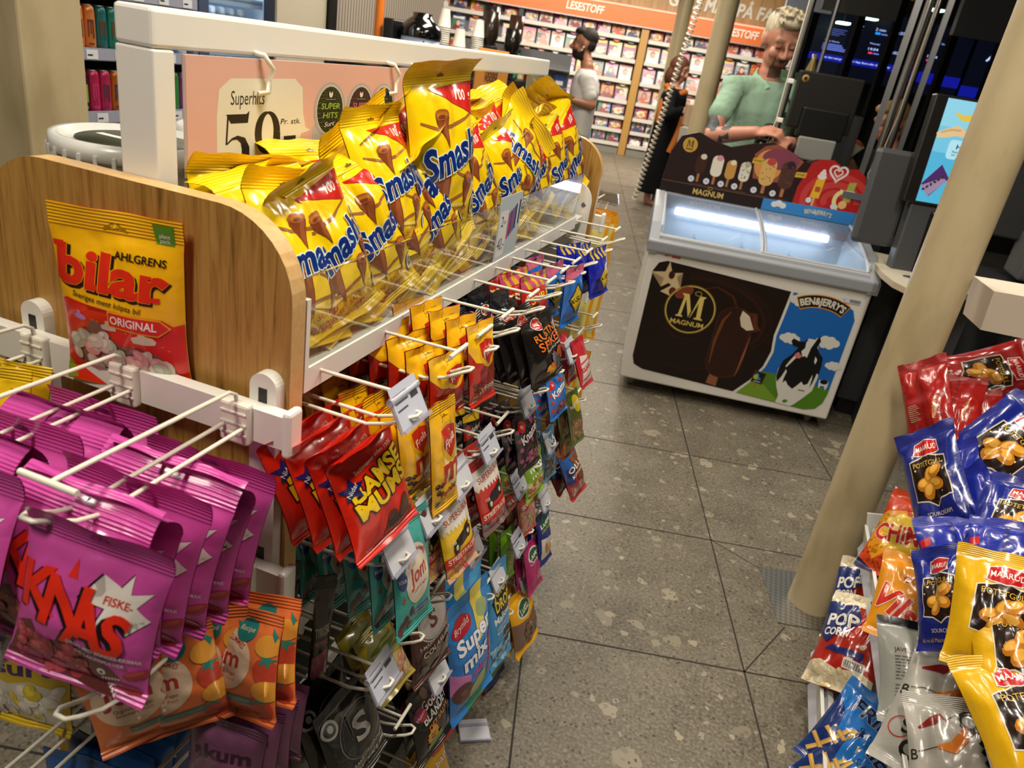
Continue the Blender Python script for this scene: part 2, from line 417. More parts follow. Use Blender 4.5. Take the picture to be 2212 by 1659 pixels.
BAGS={
'bamse':((-0.2878,0.6241,0.9036),(0.1044,0.9905,0.0898),(-0.3666,-0.0456,0.9292),0.1122,0.1281),
'mpea':((-0.2813,0.774,0.8621),(0.1377,0.9904,0.0093),(-0.1562,0.0125,0.9876),0.0617,0.1507),
'mpeb':((-0.3132,0.7527,0.8859),(0.1374,0.9905,0.009),(-0.1902,0.0175,0.9816),0.0670,0.1139),
'toffb':((-0.3091,0.809,0.9743),(0.1388,0.9903,0.0031),(-0.1211,0.0139,0.9925),0.0851,0.0876),
'mtoff':((-0.2839,0.8703,0.9774),(0.1407,0.99,-0.0079),(-0.1878,0.0345,0.9816),0.0690,0.1118),
'rustne':((-0.2518,1.099,0.9351),(0.1166,0.9913,0.0617),(-0.3471,-0.0176,0.9377),0.1185,0.1092),
'red5':((-0.3176,1.213,0.9729),(0.1399,0.9902,-0.0034),(-0.2223,0.0347,0.9744),0.1024,0.0995),
'blk5':((-0.342,1.102,0.9663),(0.141,0.99,-0.0095),(-0.1876,0.0361,0.9816),0.0682,0.0956),
'blue6':((-0.2824,1.313,0.9633),(0.14,0.9901,-0.012),(-0.0674,0.0216,0.9975),0.0867,0.1103),
'dblue7':((-0.2759,1.527,0.9677),(0.1396,0.9902,-0.0017),(-0.2393,0.0354,0.9703),0.1049,0.0998),
'redw':((-0.2457,1.456,0.7902),(0.1222,0.9918,0.0365),(-0.4238,0.0189,0.9056),0.0646,0.1043),
'jom':((-0.2716,0.6944,0.7273),(0.1393,0.9902,-0.001),(-0.1718,0.0251,0.9848),0.0789,0.1645),
'gray':((-0.3839,0.6503,0.5923),(0.7659,0.643,-0.0017),(0.0908,-0.1055,0.9903),0.0246,0.2306),
'srY':((-0.2624,0.8319,0.7259),(0.1289,0.9912,0.0318),(-0.3105,0.0099,0.9505),0.0815,0.1203),
'srR':((-0.2566,0.9526,0.7289),(0.1239,0.9914,0.0419),(-0.3446,0.0034,0.9388),0.0794,0.1256),
'sryb':((-0.2881,0.8023,0.7264),(0.1287,0.9912,0.0305),(-0.3267,0.0133,0.945),0.0484,0.1280),
'ler':((-0.3389,1.023,0.8054),(0.1379,0.9904,0.0081),(-0.156,0.0137,0.9877),0.0539,0.0707),
'knat':((-0.2636,1.137,0.7416),(0.1326,0.9909,0.0217),(-0.2926,0.0182,0.9561),0.0830,0.1067),
'knatB':((-0.2689,1.329,0.7644),(0.1263,0.9911,0.0421),(-0.2954,-0.0029,0.9554),0.0820,0.0880),
'mix':((-0.2784,1.294,0.5877),(0.1296,0.9906,0.0448),(-0.2121,-0.0165,0.9771),0.0812,0.1013),
'cola_b':((-0.274,1.387,0.5817),(0.141,0.99,-0.008),(-0.2216,0.0394,0.9743),0.0670,0.1167),
'jelly':((-0.2685,1.53,0.5694),(0.1311,0.9911,0.0251),(-0.3096,0.0169,0.9507),0.0746,0.1014),
'nuts':((-0.2484,1.511,0.6221),(0.1429,0.9897,-0.0103),(-0.3371,0.0585,0.9396),0.0714,0.1228),
'olli':((-0.2347,1.609,0.4294),(0.1292,0.9915,0.0181),(-0.4829,0.047,0.8744),0.0971,0.1142),
'pastel':((-0.2863,1.34,0.4617),(0.1405,0.9901,-0.0046),(-0.2723,0.0431,0.9613),0.0792,0.0865),
'bluel':((-0.2576,1.467,0.3068),(0.1407,0.99,-0.0061),(-0.2387,0.0399,0.9703),0.0680,0.1352),
'stick':((-0.3,1.28,0.3669),(0.141,0.9899,-0.0117),(-0.1533,0.0335,0.9876),0.0647,0.1299),
'wpink':((-0.3,1.42,0.2658),(0.1391,0.9903,0.0006),(-0.172,0.0236,0.9848),0.0685,0.1153),
'lutP':((-0.261,1.422,0.2566),(0.1263,0.9908,0.0478),(-0.2629,-0.013,0.9647),0.0764,0.1287),
'lutY':((-0.2446,1.389,0.1087),(0.1266,0.9912,0.0388),(-0.3114,0.0026,0.9503),0.1183,0.1607),
'juicy':((-0.2497,1.144,0.2763),(0.1417,0.9899,-0.011),(-0.2212,0.0425,0.9743),0.0896,0.2259),
'juicb':((-0.3189,1.073,0.4334),(0.14,0.9901,-0.0068),(-0.1197,0.0237,0.9925),0.1089,0.0896),
'smix':((-0.2549,0.983,0.3159),(0.1418,0.9898,-0.0136),(-0.187,0.0403,0.9815),0.1457,0.2377),
'redb':((-0.3117,1.153,0.0871),(0.1375,0.9904,0.0106),(-0.1564,0.0112,0.9876),0.1762,0.1751),
'navy':((-0.2983,1.339,0.0147),(0.1397,0.9902,-0.0036),(-0.1544,0.0254,0.9877),0.1022,0.2032),
'colas':((-0.29,0.8375,0.51),(0.1381,0.9904,0.006),(-0.1728,0.0181,0.9848),0.1029,0.1419),
'syel':((-0.2871,0.7039,0.6005),(0.1116,0.9928,0.0443),(-0.5313,0.0219,0.8469),0.0771,0.0984),
'salt':((-0.2993,0.6433,0.4965),(0.1169,0.9902,0.0768),(-0.2832,-0.0409,0.9582),0.1093,0.1447),
'saltb':((-0.3671,0.6152,0.4792),(0.1401,0.9901,-0.0067),(-0.1369,0.026,0.9902),0.0589,0.1569),
'bland':((-0.2757,0.8761,0.3025),(0.1265,0.9908,0.0472),(-0.2628,-0.0124,0.9648),0.1037,0.1479),
'laban':((-0.2802,0.9531,0.1056),(0.1248,0.9912,0.0441),(-0.3121,-0.0029,0.95),0.0851,0.0949),
'bilar':((-0.5829,0.5723,1.025),(0.9815,0.19,0.0213),(-0.0143,-0.0383,0.9992),0.1434,0.1915),
'knas':((-0.3982,0.3185,0.923),(0.9774,0.1666,-0.1303),(0.0971,0.1942,0.9761),0.1170,0.1364),
'knasl':((-0.5273,0.3033,0.9352),(0.9967,0.0793,-0.0196),(-0.0116,0.3749,0.927),0.1317,0.1242),
'jomo':((-0.3602,0.4606,0.7609),(0.9677,-0.0881,0.2362),(-0.1912,0.3538,0.9156),0.1020,0.1115),
'yelb':((-0.5558,0.4016,1.033),(0.9672,0.2233,0.1208),(-0.1755,0.2445,0.9536),0.0495,0.0752),
'mauve':((-0.3614,0.4374,0.6605),(0.9994,0.0354,0.0041),(-0.0084,0.1216,0.9925),0.0918,0.1031),
}
SMASH=[
((-0.459,1.04,1.262),(0.2298,0.9675,0.1058),(-0.1266,-0.078,0.9889),'tall',1.040),
((-0.4742,0.9834,1.207),(-0.0307,0.889,0.4569),(-0.4066,-0.4287,0.8068),0,1.149),
((-0.4707,0.6937,1.18),(0.034,0.9945,0.0993),(-0.4745,-0.0714,0.8773),1,0.953),
((-0.4767,0.9244,1.205),(-0.0173,0.9427,0.3331),(-0.4258,-0.3084,0.8506),2,1.163),
((-0.5153,0.8183,1.187),(0.1444,0.9893,-0.0196),(-0.2534,0.0561,0.9657),1,0.920),
((-0.536,0.6485,1.174),(0.1046,0.991,-0.0837),(-0.1989,0.1033,0.9746),2,0.900),
((-0.4598,0.684,1.172),(0.0489,0.9914,-0.121),(-0.3714,0.1305,0.9193),2,0.914),
((-0.4538,0.733,1.178),(0.0007,0.9664,0.2572),(-0.3199,-0.2435,0.9156),0,0.900),
((-0.4543,0.8361,1.183),(0.0178,0.978,0.2078),(-0.3194,-0.1913,0.9281),1,0.920),
((-0.4687,0.8982,1.231),(0.0659,0.9964,0.0524),(-0.3775,-0.0237,0.9257),2,0.920),
((-0.4518,0.9981,1.184),(-0.0266,0.927,0.3741),(-0.2869,-0.3656,0.8855),0,0.920),
((-0.4526,1.168,1.204),(-0.0126,0.9437,0.3306),(-0.2878,-0.32,0.9026),1,0.950),
((-0.4526,1.319,1.205),(0.0151,0.97,0.2425),(-0.2877,-0.2281,0.9302),2,0.950),
((-0.4525,1.467,1.202),(-0.0422,0.9057,0.4218),(-0.285,-0.4155,0.8638),0,0.950),
((-0.4501,1.633,1.204),(-0.0187,0.9182,0.3957),(-0.2556,-0.387,0.886),1,0.950),
((-0.525,1.448,1.224),(0.1449,0.954,0.2627),(-0.1286,-0.2451,0.9609),1,1.100),
((-0.4971,1.491,1.226),(0.1664,0.9327,-0.3201),(-0.1612,0.346,0.9243),2,1.050),
((-0.5079,1.682,1.247),(0.2151,0.9356,-0.28),(-0.1146,0.309,0.9442),0,1.000),
((-0.4514,1.367,1.231),(0.4183,0.5898,-0.6907),(-0.0337,0.77,0.6371),2,1.000),
((-0.4495,1.729,1.208),(-0.0062,0.8856,0.4644),(-0.2316,-0.4531,0.8608),1,1.098),
((-0.4776,1.551,1.235),(0.2234,0.9377,-0.2662),(-0.3711,0.3343,0.8663),0,0.900),
((-0.4863,1.31,1.219),(0.0426,0.9851,0.1665),(-0.3533,-0.141,0.9248),2,0.900),
((-0.4798,1.344,1.21),(-0.0489,0.9539,0.2961),(-0.4116,-0.2894,0.8642),1,1.216),
((-0.4689,1.165,1.169),(0.0801,0.9967,0.0151),(-0.4224,0.0202,0.9062),0,0.963),
((-0.4691,1.383,1.173),(0.1502,0.979,-0.138),(-0.4028,0.1881,0.8957),1,0.932),
((-0.4883,0.9576,1.179),(-0.0815,0.8978,0.4328),(-0.3783,-0.4296,0.82),0,0.900),
((-0.462,1.04,1.176),(0.0136,0.9877,0.1556),(-0.4297,-0.1348,0.8928),2,0.900),
((-0.4806,0.7664,1.163),(0.1098,0.9815,-0.1568),(-0.563,0.1914,0.804),0,0.919),
((-0.5465,1.322,1.23),(0.0652,0.9866,0.1497),(-0.1502,-0.1386,0.9789),0,0.850),
((-0.5331,1.704,1.187),(0.0869,0.9962,0.0017),(-0.1731,0.0134,0.9848),2,0.920),
((-0.5145,0.7563,1.168),(-0.0747,0.9843,0.1602),(-0.416,-0.1767,0.892),2,0.880),
((-0.5394,1.125,1.205),(0.016,0.9668,0.2551),(-0.2717,-0.2413,0.9316),1,0.920),
]
CHIPS=[
('redp',(0.6997,2.244,0.8),(0.4427,-0.6292,-0.6389),(0.8732,0.1405,0.4667),0.170,0.260),
('redp',(0.4971,1.894,0.8),(0.636,-0.4175,0.649),(-0.2724,0.6654,0.695),0.120,0.220),
('redp',(0.5937,2.026,0.76),(0.9286,-0.2706,0.254),(0.104,0.8467,0.5218),0.130,0.220),
('redp',(0.6809,2.105,0.72),(0.9329,-0.1262,0.3372),(-0.0517,0.8799,0.4723),0.120,0.200),
('redp',(0.7567,2.114,0.74),(0.5034,-0.8284,-0.2457),(0.7871,0.3225,0.5258),0.150,0.220),
('bluep',(0.5184,1.685,0.7),(0.56,-0.3554,0.7484),(-0.3121,0.7463,0.588),0.140,0.250),
('bluep',(0.5852,1.71,0.68),(0.5696,-0.4145,0.7098),(-0.2085,0.7624,0.6126),0.100,0.240),
('bluep',(0.6575,1.804,0.76),(0.7699,-0.5383,-0.3428),(0.6044,0.4425,0.6625),0.190,0.270),
('bluep',(0.6028,1.578,0.68),(0.4761,-0.156,0.8654),(-0.3758,0.8537,0.3606),0.120,0.260),
('bluep',(0.6428,1.538,0.72),(0.9041,-0.3892,0.1766),(0.2361,0.7992,0.5528),0.160,0.240),
('bluep',(0.5657,1.496,0.62),(0.9106,0.0253,0.4126),(-0.2096,0.8885,0.4081),0.140,0.220),
('bluep',(0.5991,1.406,0.68),(0.929,-0.2668,0.2564),(0.0999,0.8479,0.5206),0.130,0.220),
('bluep',(0.5236,1.381,0.6),(0.5763,-0.4399,0.6888),(-0.1892,0.748,0.6361),0.120,0.200),
('yelp',(0.5344,1.185,0.72),(0.9299,-0.2678,0.2523),(-0.0035,0.6793,0.7339),0.150,0.200),
('yelp',(0.5572,1.135,0.7),(0.9273,-0.0665,0.3683),(-0.1146,0.8864,0.4485),0.140,0.220),
('yelp',(0.5619,1.04,0.66),(0.8688,0.1584,0.4692),(-0.344,0.8747,0.3415),0.160,0.240),
('yelp',(0.6013,1.188,0.62),(0.5956,-0.531,0.6028),(-0.1148,0.6864,0.7181),0.120,0.200),
('chims',(0.5644,1.832,0.46),(0.8564,-0.4991,0.1322),(0.2469,0.6208,0.744),0.170,0.240),
('vils',(0.557,1.603,0.435),(0.9453,-0.267,0.1876),(0.121,0.8207,0.5583),0.170,0.220),
('silver',(0.55,1.363,0.425),(0.9914,0.0217,0.1294),(-0.0839,0.8632,0.4979),0.180,0.220),
('chipsw',(0.5766,1.257,0.43),(0.9182,-0.3818,0.1057),(0.2552,0.774,0.5795),0.200,0.270),
('chipsw',(0.5675,1.14,0.43),(0.946,-0.0572,0.319),(-0.1149,0.8612,0.4952),0.160,0.240),
('pop',(0.4862,1.645,0.24),(0.8178,-0.4583,0.3479),(0.1647,0.7658,0.6217),0.160,0.250),
('pop',(0.5267,1.863,0.22),(0.7897,-0.4583,0.4078),(0.0721,0.7296,0.6801),0.150,0.240),
('fries',(0.504,1.416,0.17),(0.8503,-0.5263,-0.0101),(0.4304,0.6841,0.5889),0.160,0.220),
('fries',(0.5003,1.358,0.14),(0.7615,-0.6382,-0.1133),(0.573,0.581,0.578),0.150,0.220),
]
# ================================================================= floor
TA = .2486; TO = (.145, 2.283)          # tile direction and one tile corner
def floor_build(nt, b):
    L = nt.links.new; N = nt.nodes.new
    tc = N('ShaderNodeTexCoord')
    def vor(scale, off, thr, soft, feature='F1'):
        mp = N('ShaderNodeMapping'); mp.inputs['Location'].default_value = (off, off*1.7, 0); mp.inputs['Rotation'].default_value = (0, 0, off)
        nz = N('ShaderNodeTexNoise'); nz.inputs['Scale'].default_value = scale*1.3; nz.inputs['Detail'].default_value = 3
        ad = N('ShaderNodeVectorMath'); ad.operation = 'MULTIPLY_ADD'; ad.inputs[1].default_value = (.9/scale,)*3
        v = N('ShaderNodeTexVoronoi'); v.inputs['Scale'].default_value = scale; v.inputs['Randomness'].default_value = 1
        L(tc.outputs['Object'], mp.inputs[0]); L(mp.outputs[0], nz.inputs['Vector']); L(nz.outputs['Color'], ad.inputs[0]); L(mp.outputs[0], ad.inputs[2]); L(ad.outputs[0], v.inputs['Vector'])
        sep = N('ShaderNodeSeparateColor'); L(v.outputs['Color'], sep.inputs[0])
        # chip only in some cells: random < thr, and close to the cell centre
        a = N('ShaderNodeMath'); a.operation = 'LESS_THAN'; a.inputs[1].default_value = thr; L(sep.outputs[0], a.inputs[0])
        d = N('ShaderNodeMath'); d.operation = 'MULTIPLY_ADD'; d.inputs[1].default_value = .25; d.inputs[2].default_value = soft; L(sep.outputs[1], d.inputs[0])
        c = N('ShaderNodeMath'); c.operation = 'LESS_THAN'; L(v.outputs['Distance'], c.inputs[0]); L(d.outputs[0], c.inputs[1])
        m = N('ShaderNodeMath'); m.operation = 'MULTIPLY'; L(a.outputs[0], m.inputs[0]); L(c.outputs[0], m.inputs[1])
        return m.outputs[0], sep.outputs[2]
    n1 = N('ShaderNodeTexNoise'); n1.inputs['Scale'].default_value = 5; n1.inputs['Detail'].default_value = 9; n1.inputs['Roughness'].default_value = .68
    L(tc.outputs['Object'], n1.inputs['Vector'])
    r = ramp(nt, [(.3, '#453f35'), (.47, '#625b4e'), (.6, '#716a5c'), (.78, '#847c6b')]); L(n1.outputs['Fac'], r.inputs[0])
    n2 = N('ShaderNodeTexNoise'); n2.inputs['Scale'].default_value = 120; n2.inputs['Detail'].default_value = 3; L(tc.outputs['Object'], n2.inputs['Vector'])
    r2 = ramp(nt, [(.35, '#57513f'), (.5, '#7a7466'), (.68, '#a9a291')]); L(n2.outputs['Fac'], r2.inputs[0])
    mx = N('ShaderNodeMix'); mx.data_type = 'RGBA'; mx.inputs[0].default_value = .38; L(r.outputs[0], mx.inputs[6]); L(r2.outputs[0], mx.inputs[7])
    cur = mx.outputs[2]
    for sc, off, thr, soft, cols in ((11, .3, .15, .16, ('#a39a85', '#7d7565')), (27, 1.1, .28, .16, ('#a89e88', '#766f60')), (55, 2.3, .4, .17, ('#958b77', '#5a5346')), (95, 3.9, .18, .22, ('#3f3a31', '#57503f'))):
        f, rnd = vor(sc, off, thr, soft)
        rr = ramp(nt, [(.1, cols[1]), (.9, cols[0])]); L(rnd, rr.inputs[0])
        mm = N('ShaderNodeMix'); mm.data_type = 'RGBA'; L(f, mm.inputs[0]); L(cur, mm.inputs[6]); L(rr.outputs[0], mm.inputs[7]); cur = mm.outputs[2]
    L(cur, b.inputs['Base Color'])
    rg = N('ShaderNodeMath'); rg.operation = 'MULTIPLY_ADD'; rg.inputs[1].default_value = .25; rg.inputs[2].default_value = .32
    L(n1.outputs['Fac'], rg.inputs[0]); L(rg.outputs[0], b.inputs['Roughness'])
STONE = tex_mat('terrazzo_stone_tiles', floor_build, .45, .4)
GROUT = mat('#2b261e', .8, 0, 'grout')
fb = MB(); fb.box(-9, 7, -2, 19, -.06, 0, STONE)
def strip(p, q, w=.005, z=.0006):
    p, q = Vector((*p, 0)), Vector((*q, 0)); t = (q-p).normalized(); s = Vector((-t.y, t.x, 0))*w/2
    fb.add([p-s+Vector((0, 0, z)), q-s+Vector((0, 0, z)), q+s+Vector((0, 0, z)), p+s+Vector((0, 0, z))], [(0, 1, 2, 3)], GROUT)
def tp(i, j):  # lattice corner
    c, s = math.cos(TA), math.sin(TA); return (TO[0]+.6*(i*c-j*s), TO[1]+.6*(i*s+j*c))
for i in range(-12, 9): strip(tp(i, -6), tp(i, 26))
for j in range(-6, 26): strip(tp(-12, j), tp(9, j))
strip(tp(0, 0), (.334, 2.20), .003); strip(tp(0, -1), (.396, 1.949), .004)
struct(fb.build('floor'))
# steel plate round the foot of the near pillar
def dia_build(nt, b):
    tc = nt.nodes.new('ShaderNodeTexCoord'); ck = nt.nodes.new('ShaderNodeTexChecker'); ck.inputs['Scale'].default_value = 90
    mp = nt.nodes.new('ShaderNodeMapping'); mp.inputs['Rotation'].default_value = (0, 0, .78)
    nt.links.new(tc.outputs['Object'], mp.inputs[0]); nt.links.new(mp.outputs[0], ck.inputs['Vector'])
    bp = nt.nodes.new('ShaderNodeBump'); bp.inputs['Strength'].default_value = .8; bp.inputs['Distance'].default_value = .003
    nt.links.new(ck.outputs['Fac'], bp.inputs['Height']); nt.links.new(bp.outputs[0], b.inputs['Normal'])
    ck.inputs[1].default_value = (.30, .29, .27, 1); ck.inputs[2].default_value = (.42, .41, .38, 1)
    nt.links.new(ck.outputs['Color'], b.inputs['Base Color']); b.inputs['Metallic'].default_value = .85
m = MB(); c_, s_ = math.cos(TA), math.sin(TA)
Mp = Matrix.Translation((.465, 2.114, 0)) @ Matrix.Rotation(TA, 4, 'Z')
m.prism([(-.125, .0), (-.125, .14), (.125, .14), (.125, -.13), (-.03, -.13), (-.125, -.13)], .0004, .004, tex_mat('patterned_steel', dia_build, .38), M=Mp)
m.build('base_plate'); tag(bpy.data.objects['base_plate'], 'patterned steel floor plate around the foot of the near cream pillar', 'floor plate')
# ================================================================= pillars
def pillar_mat(nt, b):
    tc = nt.nodes.new('ShaderNodeTexCoord'); n = nt.nodes.new('ShaderNodeTexNoise'); n.inputs['Scale'].default_value = 9; n.inputs['Detail'].default_value = 8
    mp = nt.nodes.new('ShaderNodeMapping'); mp.inputs['Scale'].default_value = (1, 1, .35)
    nt.links.new(tc.outputs['Object'], mp.inputs[0]); nt.links.new(mp.outputs[0], n.inputs['Vector'])
    r = ramp(nt, [(.3, '#a89873'), (.5, '#c3b28c'), (.75, '#cbbb96')]); nt.links.new(n.outputs['Fac'], r.inputs[0]); nt.links.new(r.outputs[0], b.inputs['Base Color'])
    bp = nt.nodes.new('ShaderNodeBump'); bp.inputs['Strength'].default_value = .15; bp.inputs['Distance'].default_value = .002
    nt.links.new(n.outputs['Fac'], bp.inputs['Height']); nt.links.new(bp.outputs[0], b.inputs['Normal'])
CREAM = tex_mat('cream_paint', pillar_mat, .38)
def pillar(x, y, r, label, z0=.0):
    m = MB(); m.lathe([(r, z0), (r, 2.86)], CREAM, 40); o = m.build('pillar', loc=(x, y, 0)); tag(o, label, 'pillar')
pillar(.472, 2.114, .068, 'thick cream round pillar in front of the self-checkout, standing on the steel plate', .004)
pillar(-1.50, 10.1, .088, 'far cream round pillar standing before the magazine wall, left of the coiled cord')
pillar(-.66, 6.6, .080, 'cream round pillar behind the cashier counter, between coiled cord and green-shirted person')
# ================================================================= candy stand
ST = thing('candy_stand', 'oak ended candy display stand with white tray, sign frame and wire hooks', 'display stand', TR(-.58, 1.26, 0))
SI = ST.matrix_world.inverted()
def spart(mb, name, parent=None):
    o = mb.build(name, parent or ST); o.matrix_local = SI if not parent else Matrix(); return o
def panel_pts(x0, x1, z0, z1, r, n=10):
    p = [(x0, z0), (x1, z0)]
    p += [(x1-r+r*math.cos(PI/2*i/n), z1-r+r*math.sin(PI/2*i/n)) for i in range(n+1)]
    p += [(x0+r-r*math.sin(PI/2*i/n), z1-r+r*math.cos(PI/2*i/n)) for i in range(n+1)]
    return p
XZ = Matrix(((1, 0, 0, 0), (0, 0, 1, 0), (0, 1, 0, 0), (0, 0, 0, 1)))   # prism in XZ, depth along Y
for y0 in (.59, 1.90):
    m = MB(); m.prism(panel_pts(-.79, -.398, .03, 1.243, .085), y0, y0+.023, OAK, M=XZ, mside=OAKP); spart(m, 'end_panel')
m = MB(); m.box(-.60, -.575, .613, 1.9, .05, 1.06, mat('#15130f', .7, 0, 'dark_back')); spart(m, 'back_board')
m = MB(); m.box(-.75, -.42, .613, 1.9, .0, .085, mat('#1d1b18', .6, 0, 'plinth')); spart(m, 'plinth')
for sx in (1, -1):
    MX = Matrix.Translation((-.5875, 0, 0)) @ Matrix.Scale(sx, 4, (1, 0, 0))
    m = MB(); m.box(0, .188, .614, 1.79, 1.062, 1.074, WHITEM, MX); m.box(.184, .1905, .614, 1.715, 1.056, 1.083, WHITE, MX); m.box(.184, .1905, .614, .621, 1.083, 1.16, WHITE, MX)
    spart(m, 'tray')
    m = MB(); pts = [(.619, 1.083), (1.708, 1.083), (1.722, 1.182), (.619, 1.182)]
    YZ = MX @ Matrix(((0, 0, 1, 0), (1, 0, 0, 0), (0, 1, 0, 0), (0, 0, 0, 1)))
    m.prism(pts, .1845, .1875, CLEAR, M=YZ, mside=glassy('acrylic_edge', '#e8f0ea', .05, 3, .3, '#c8d2cc')); spart(m, 'tray_front')
m = MB(); m.prism(panel_pts(-.575, -.388, .93, 1.150, .045), 1.80, 1.806, WHITE, M=XZ); m.lathe([(.006, 0), (.004, .003)], STEEL, 12, M=Matrix.Translation((-.405, 1.80, 1.098)) @ Matrix.Rotation(PI/2, 4, 'X')); spart(m, 'tray_bracket')
# sign frame: square white tube
m = MB()
m.bbox(-.622, -.576, .614, .642, 1.0, 1.3655, WHITE, .002); m.bbox(-.622, -.576, 1.873, 1.90, 1.0, 1.3655, WHITE, .002); m.bbox(-.622, -.576, .614, 1.90, 1.366, 1.402, WHITE, .004)
spart(m, 'sign_frame')
BARZ = (1.036, .839, .642, .445, .249)
for y, d in ((.59, -1), (1.923, 1)):
    for x in (-.723, -.42):
        m = MB(); m.prism(panel_pts(x-.016, x+.016, .06, 1.086, .0155, 6), y, y+d*.014, WHITEM, M=XZ)
        for z in BARZ: m.box(x-.005, x+.005, y+d*.0135, y+d*.0146, z-.006, z+.034, BLACK)
        spart(m, 'upright')
    for z in BARZ:
        m = MB(); m.box(-.795, -.382, min(y+d*.014, y+d*.03), max(y+d*.014, y+d*.03), z-.019, z+.018, WHITEM)
        m.bbox(-.384, -.374, min(y+d*.010, y+d*.034), max(y+d*.010, y+d*.034), z-.026, z+.026, WHITE, .004); spart(m, 'cross_bar')
for z in BARZ:
    m = MB(); m.box(-.575, -.562, .62, 1.89, z-.018, z+.018, WHITEM); spart(m, 'cross_bar')

# ----------------------------------------------------------------- wire hooks (out along local -Y)
def hook_proto(L, name='display_hook', tbar=.052, dz=.034):
    t = thing(name, '', 'wire hook')
    m = MB()
    p = [(-.011, 0, -.004), (-.011, -L+.055, -.004), (-.011, -L+.03, .004), (-.010, -L+.008, .017), (-.005, -L, .020), (.005, -L, .020), (.010, -L+.008, .017), (.011, -L+.03, .004), (.011, -L+.055, -.004), (.011, 0, -.004)]
    m.tube(p, .0022, WIRE, 8); m.build('prong', t)
    m = MB(); m.tube([(0, 0, .004), (0, -.004, dz-.006), (0, -.014, dz), (0, -L+.022, dz+.004)], .0022, WIRE, 8); m.build('label_arm', t)
    m = MB(); m.tube([(-tbar/2, -L+.020, dz+.005), (tbar/2, -L+.020, dz+.005)], .0028, WIRE, 8); m.build('label_bar', t)
    m = MB(); m.bbox(-.017, .017, -.008, .003, -.024, .022, WIRE, .003)
    for zz in (-.012, .0, .012): m.box(-.015, .015, -.0095, -.007, zz-.001, zz+.001, WHITEM)
    m.build('clip', t)
    return t
HK = hook_proto(.285); HK_used = [False]
RZ90 = Matrix.Rotation(PI/2, 4, 'Z')
hooks = []
def aisle_hook(y, z, label):
    M = Matrix.Translation((-.562, y, z)) @ RZ90
    if not HK_used[0]: HK.matrix_world = M; HK['label'] = label; HK_used[0] = True; o = HK
    else: o = dup(HK, M, label)
    o['group'] = 'wire hooks on the aisle side of the stand'; hooks.append((y, z)); return o
# label holder: clear flap hanging from a label bar
def holder_art(seed, blank=False):
    r = random.Random(seed); a = Art(.62); a.rect(.03, .05, .97, .80, '#b9bdcc' if not blank else '#c6c8d0')
    if not blank:
        for k in range(3):
            a.rect(.10, .62-.13*k, .10+r.uniform(.25, .5), .655-.13*k, '#4a4d58')
        a.rect(.62, .44, .88, .56, '#3a3d48')
    return a
TAGM = []
for k in range(3):
    w = .062
    def mk_holder():
        f = MB(); f.box(-w/2, w/2, -.0012, .0012, -.036, -.003, TAGP); f.tube([(-w/2, 0, 0), (w/2, 0, 0)], .0042, TAGP, 10); f.box(-w/2, w/2, -.006, -.004, -.036, -.033, TAGP)
        return f.mesh('holder_flap')
    p = MB(); flat_art(p, holder_art(k, k == 2), w, M=Matrix.Translation((0, -.0016, -.0365)), off=.00015)
    TAGM.append((mk_holder(), p.mesh('price_paper')))
NTAG = [0]
def label_holder(M, label, k=0):
    t = thing('label_holder', label, 'price label holder', M, 'clear price label holders on the hooks')
    link('price_paper', TAGM[k][1], link('flap', TAGM[k][0], t)); return t
def aisle_tag(y, z, label, k=0, tilt=.35):
    return label_holder(Matrix.Translation((-.562+.265, y, z+.039)) @ RZ90 @ Matrix.Rotation(-tilt, 4, 'X'), label, k)
ROWN = ['top', 'second', 'third', 'fourth', 'bottom']
rows = {0: [.645, .791, .878, .965, 1.087, 1.184, 1.271, 1.35, 1.446, 1.584, 1.721],
        1: [.66, .75, .845, .955, 1.03, 1.14, 1.225, 1.33, 1.43, 1.53, 1.66],
        2: [.655, .745, .84, .96, 1.07, 1.19, 1.292, 1.392, 1.525, 1.66],
        3: [.66, .76, .874, .99, 1.10, 1.155, 1.28, 1.345, 1.47, 1.614],
        4: [.72, .84, .953, 1.15, 1.30, 1.42, 1.60]}
for rk, ys in rows.items():
    for i, y in enumerate(ys):
        aisle_hook(y, BARZ[rk], 'white wire hook, %s from the near panel in the %s aisle row' % (ORD[i], ROWN[rk]))
for rk, i, k in ((0, 0, 0), (1, 0, 2), (1, 1, 2), (1, 2, 2), (1, 3, 0), (1, 5, 2), (1, 8, 2), (2, 0, 0), (2, 5, 1), (2, 7, 2), (2, 3, 2), (3, 2, 2), (3, 5, 2), (3, 6, 1), (3, 8, 2), (4, 3, 2), (4, 5, 2)):
    aisle_tag(rows[rk][i], BARZ[rk], 'clear price label holder clipped to the %s hook from the near panel, %s aisle row' % (ORD[i], ROWN[rk]), k, .5)
# end hooks (facing the camera) and far-end hooks
EH = hook_proto(.235, tbar=.055, dz=.036); EH['group'] = 'wire hooks on the near end panel'
eh = [(-.437, 1.036, 'white wire hook on the near end panel holding the right-hand stack of magenta bags'), (-.578, 1.036, 'white wire hook on the near end panel holding the left-hand stack of magenta bags'),
      (-.70, 1.036, 'white wire hook at the far left of the near end panel holding yellow bags'), (-.43, .839, 'white wire hook on the near end panel holding the orange fruit gummy bags'),
      (-.545, .839, 'white wire hook behind the clear label flap below the magenta bags'), (-.69, .839, 'white wire hook holding the purple bags at the left edge'), (-.43, .642, 'white wire hook on the near end panel holding the mauve bags'), (-.56, .642, 'white wire hook holding the blue bags low on the near end panel')]
for i, (x, z, lb) in enumerate(eh):
    M = TR(x, .56, z)
    if i == 0: EH.matrix_world = M; EH['label'] = lb
    else: dup(EH, M, lb)
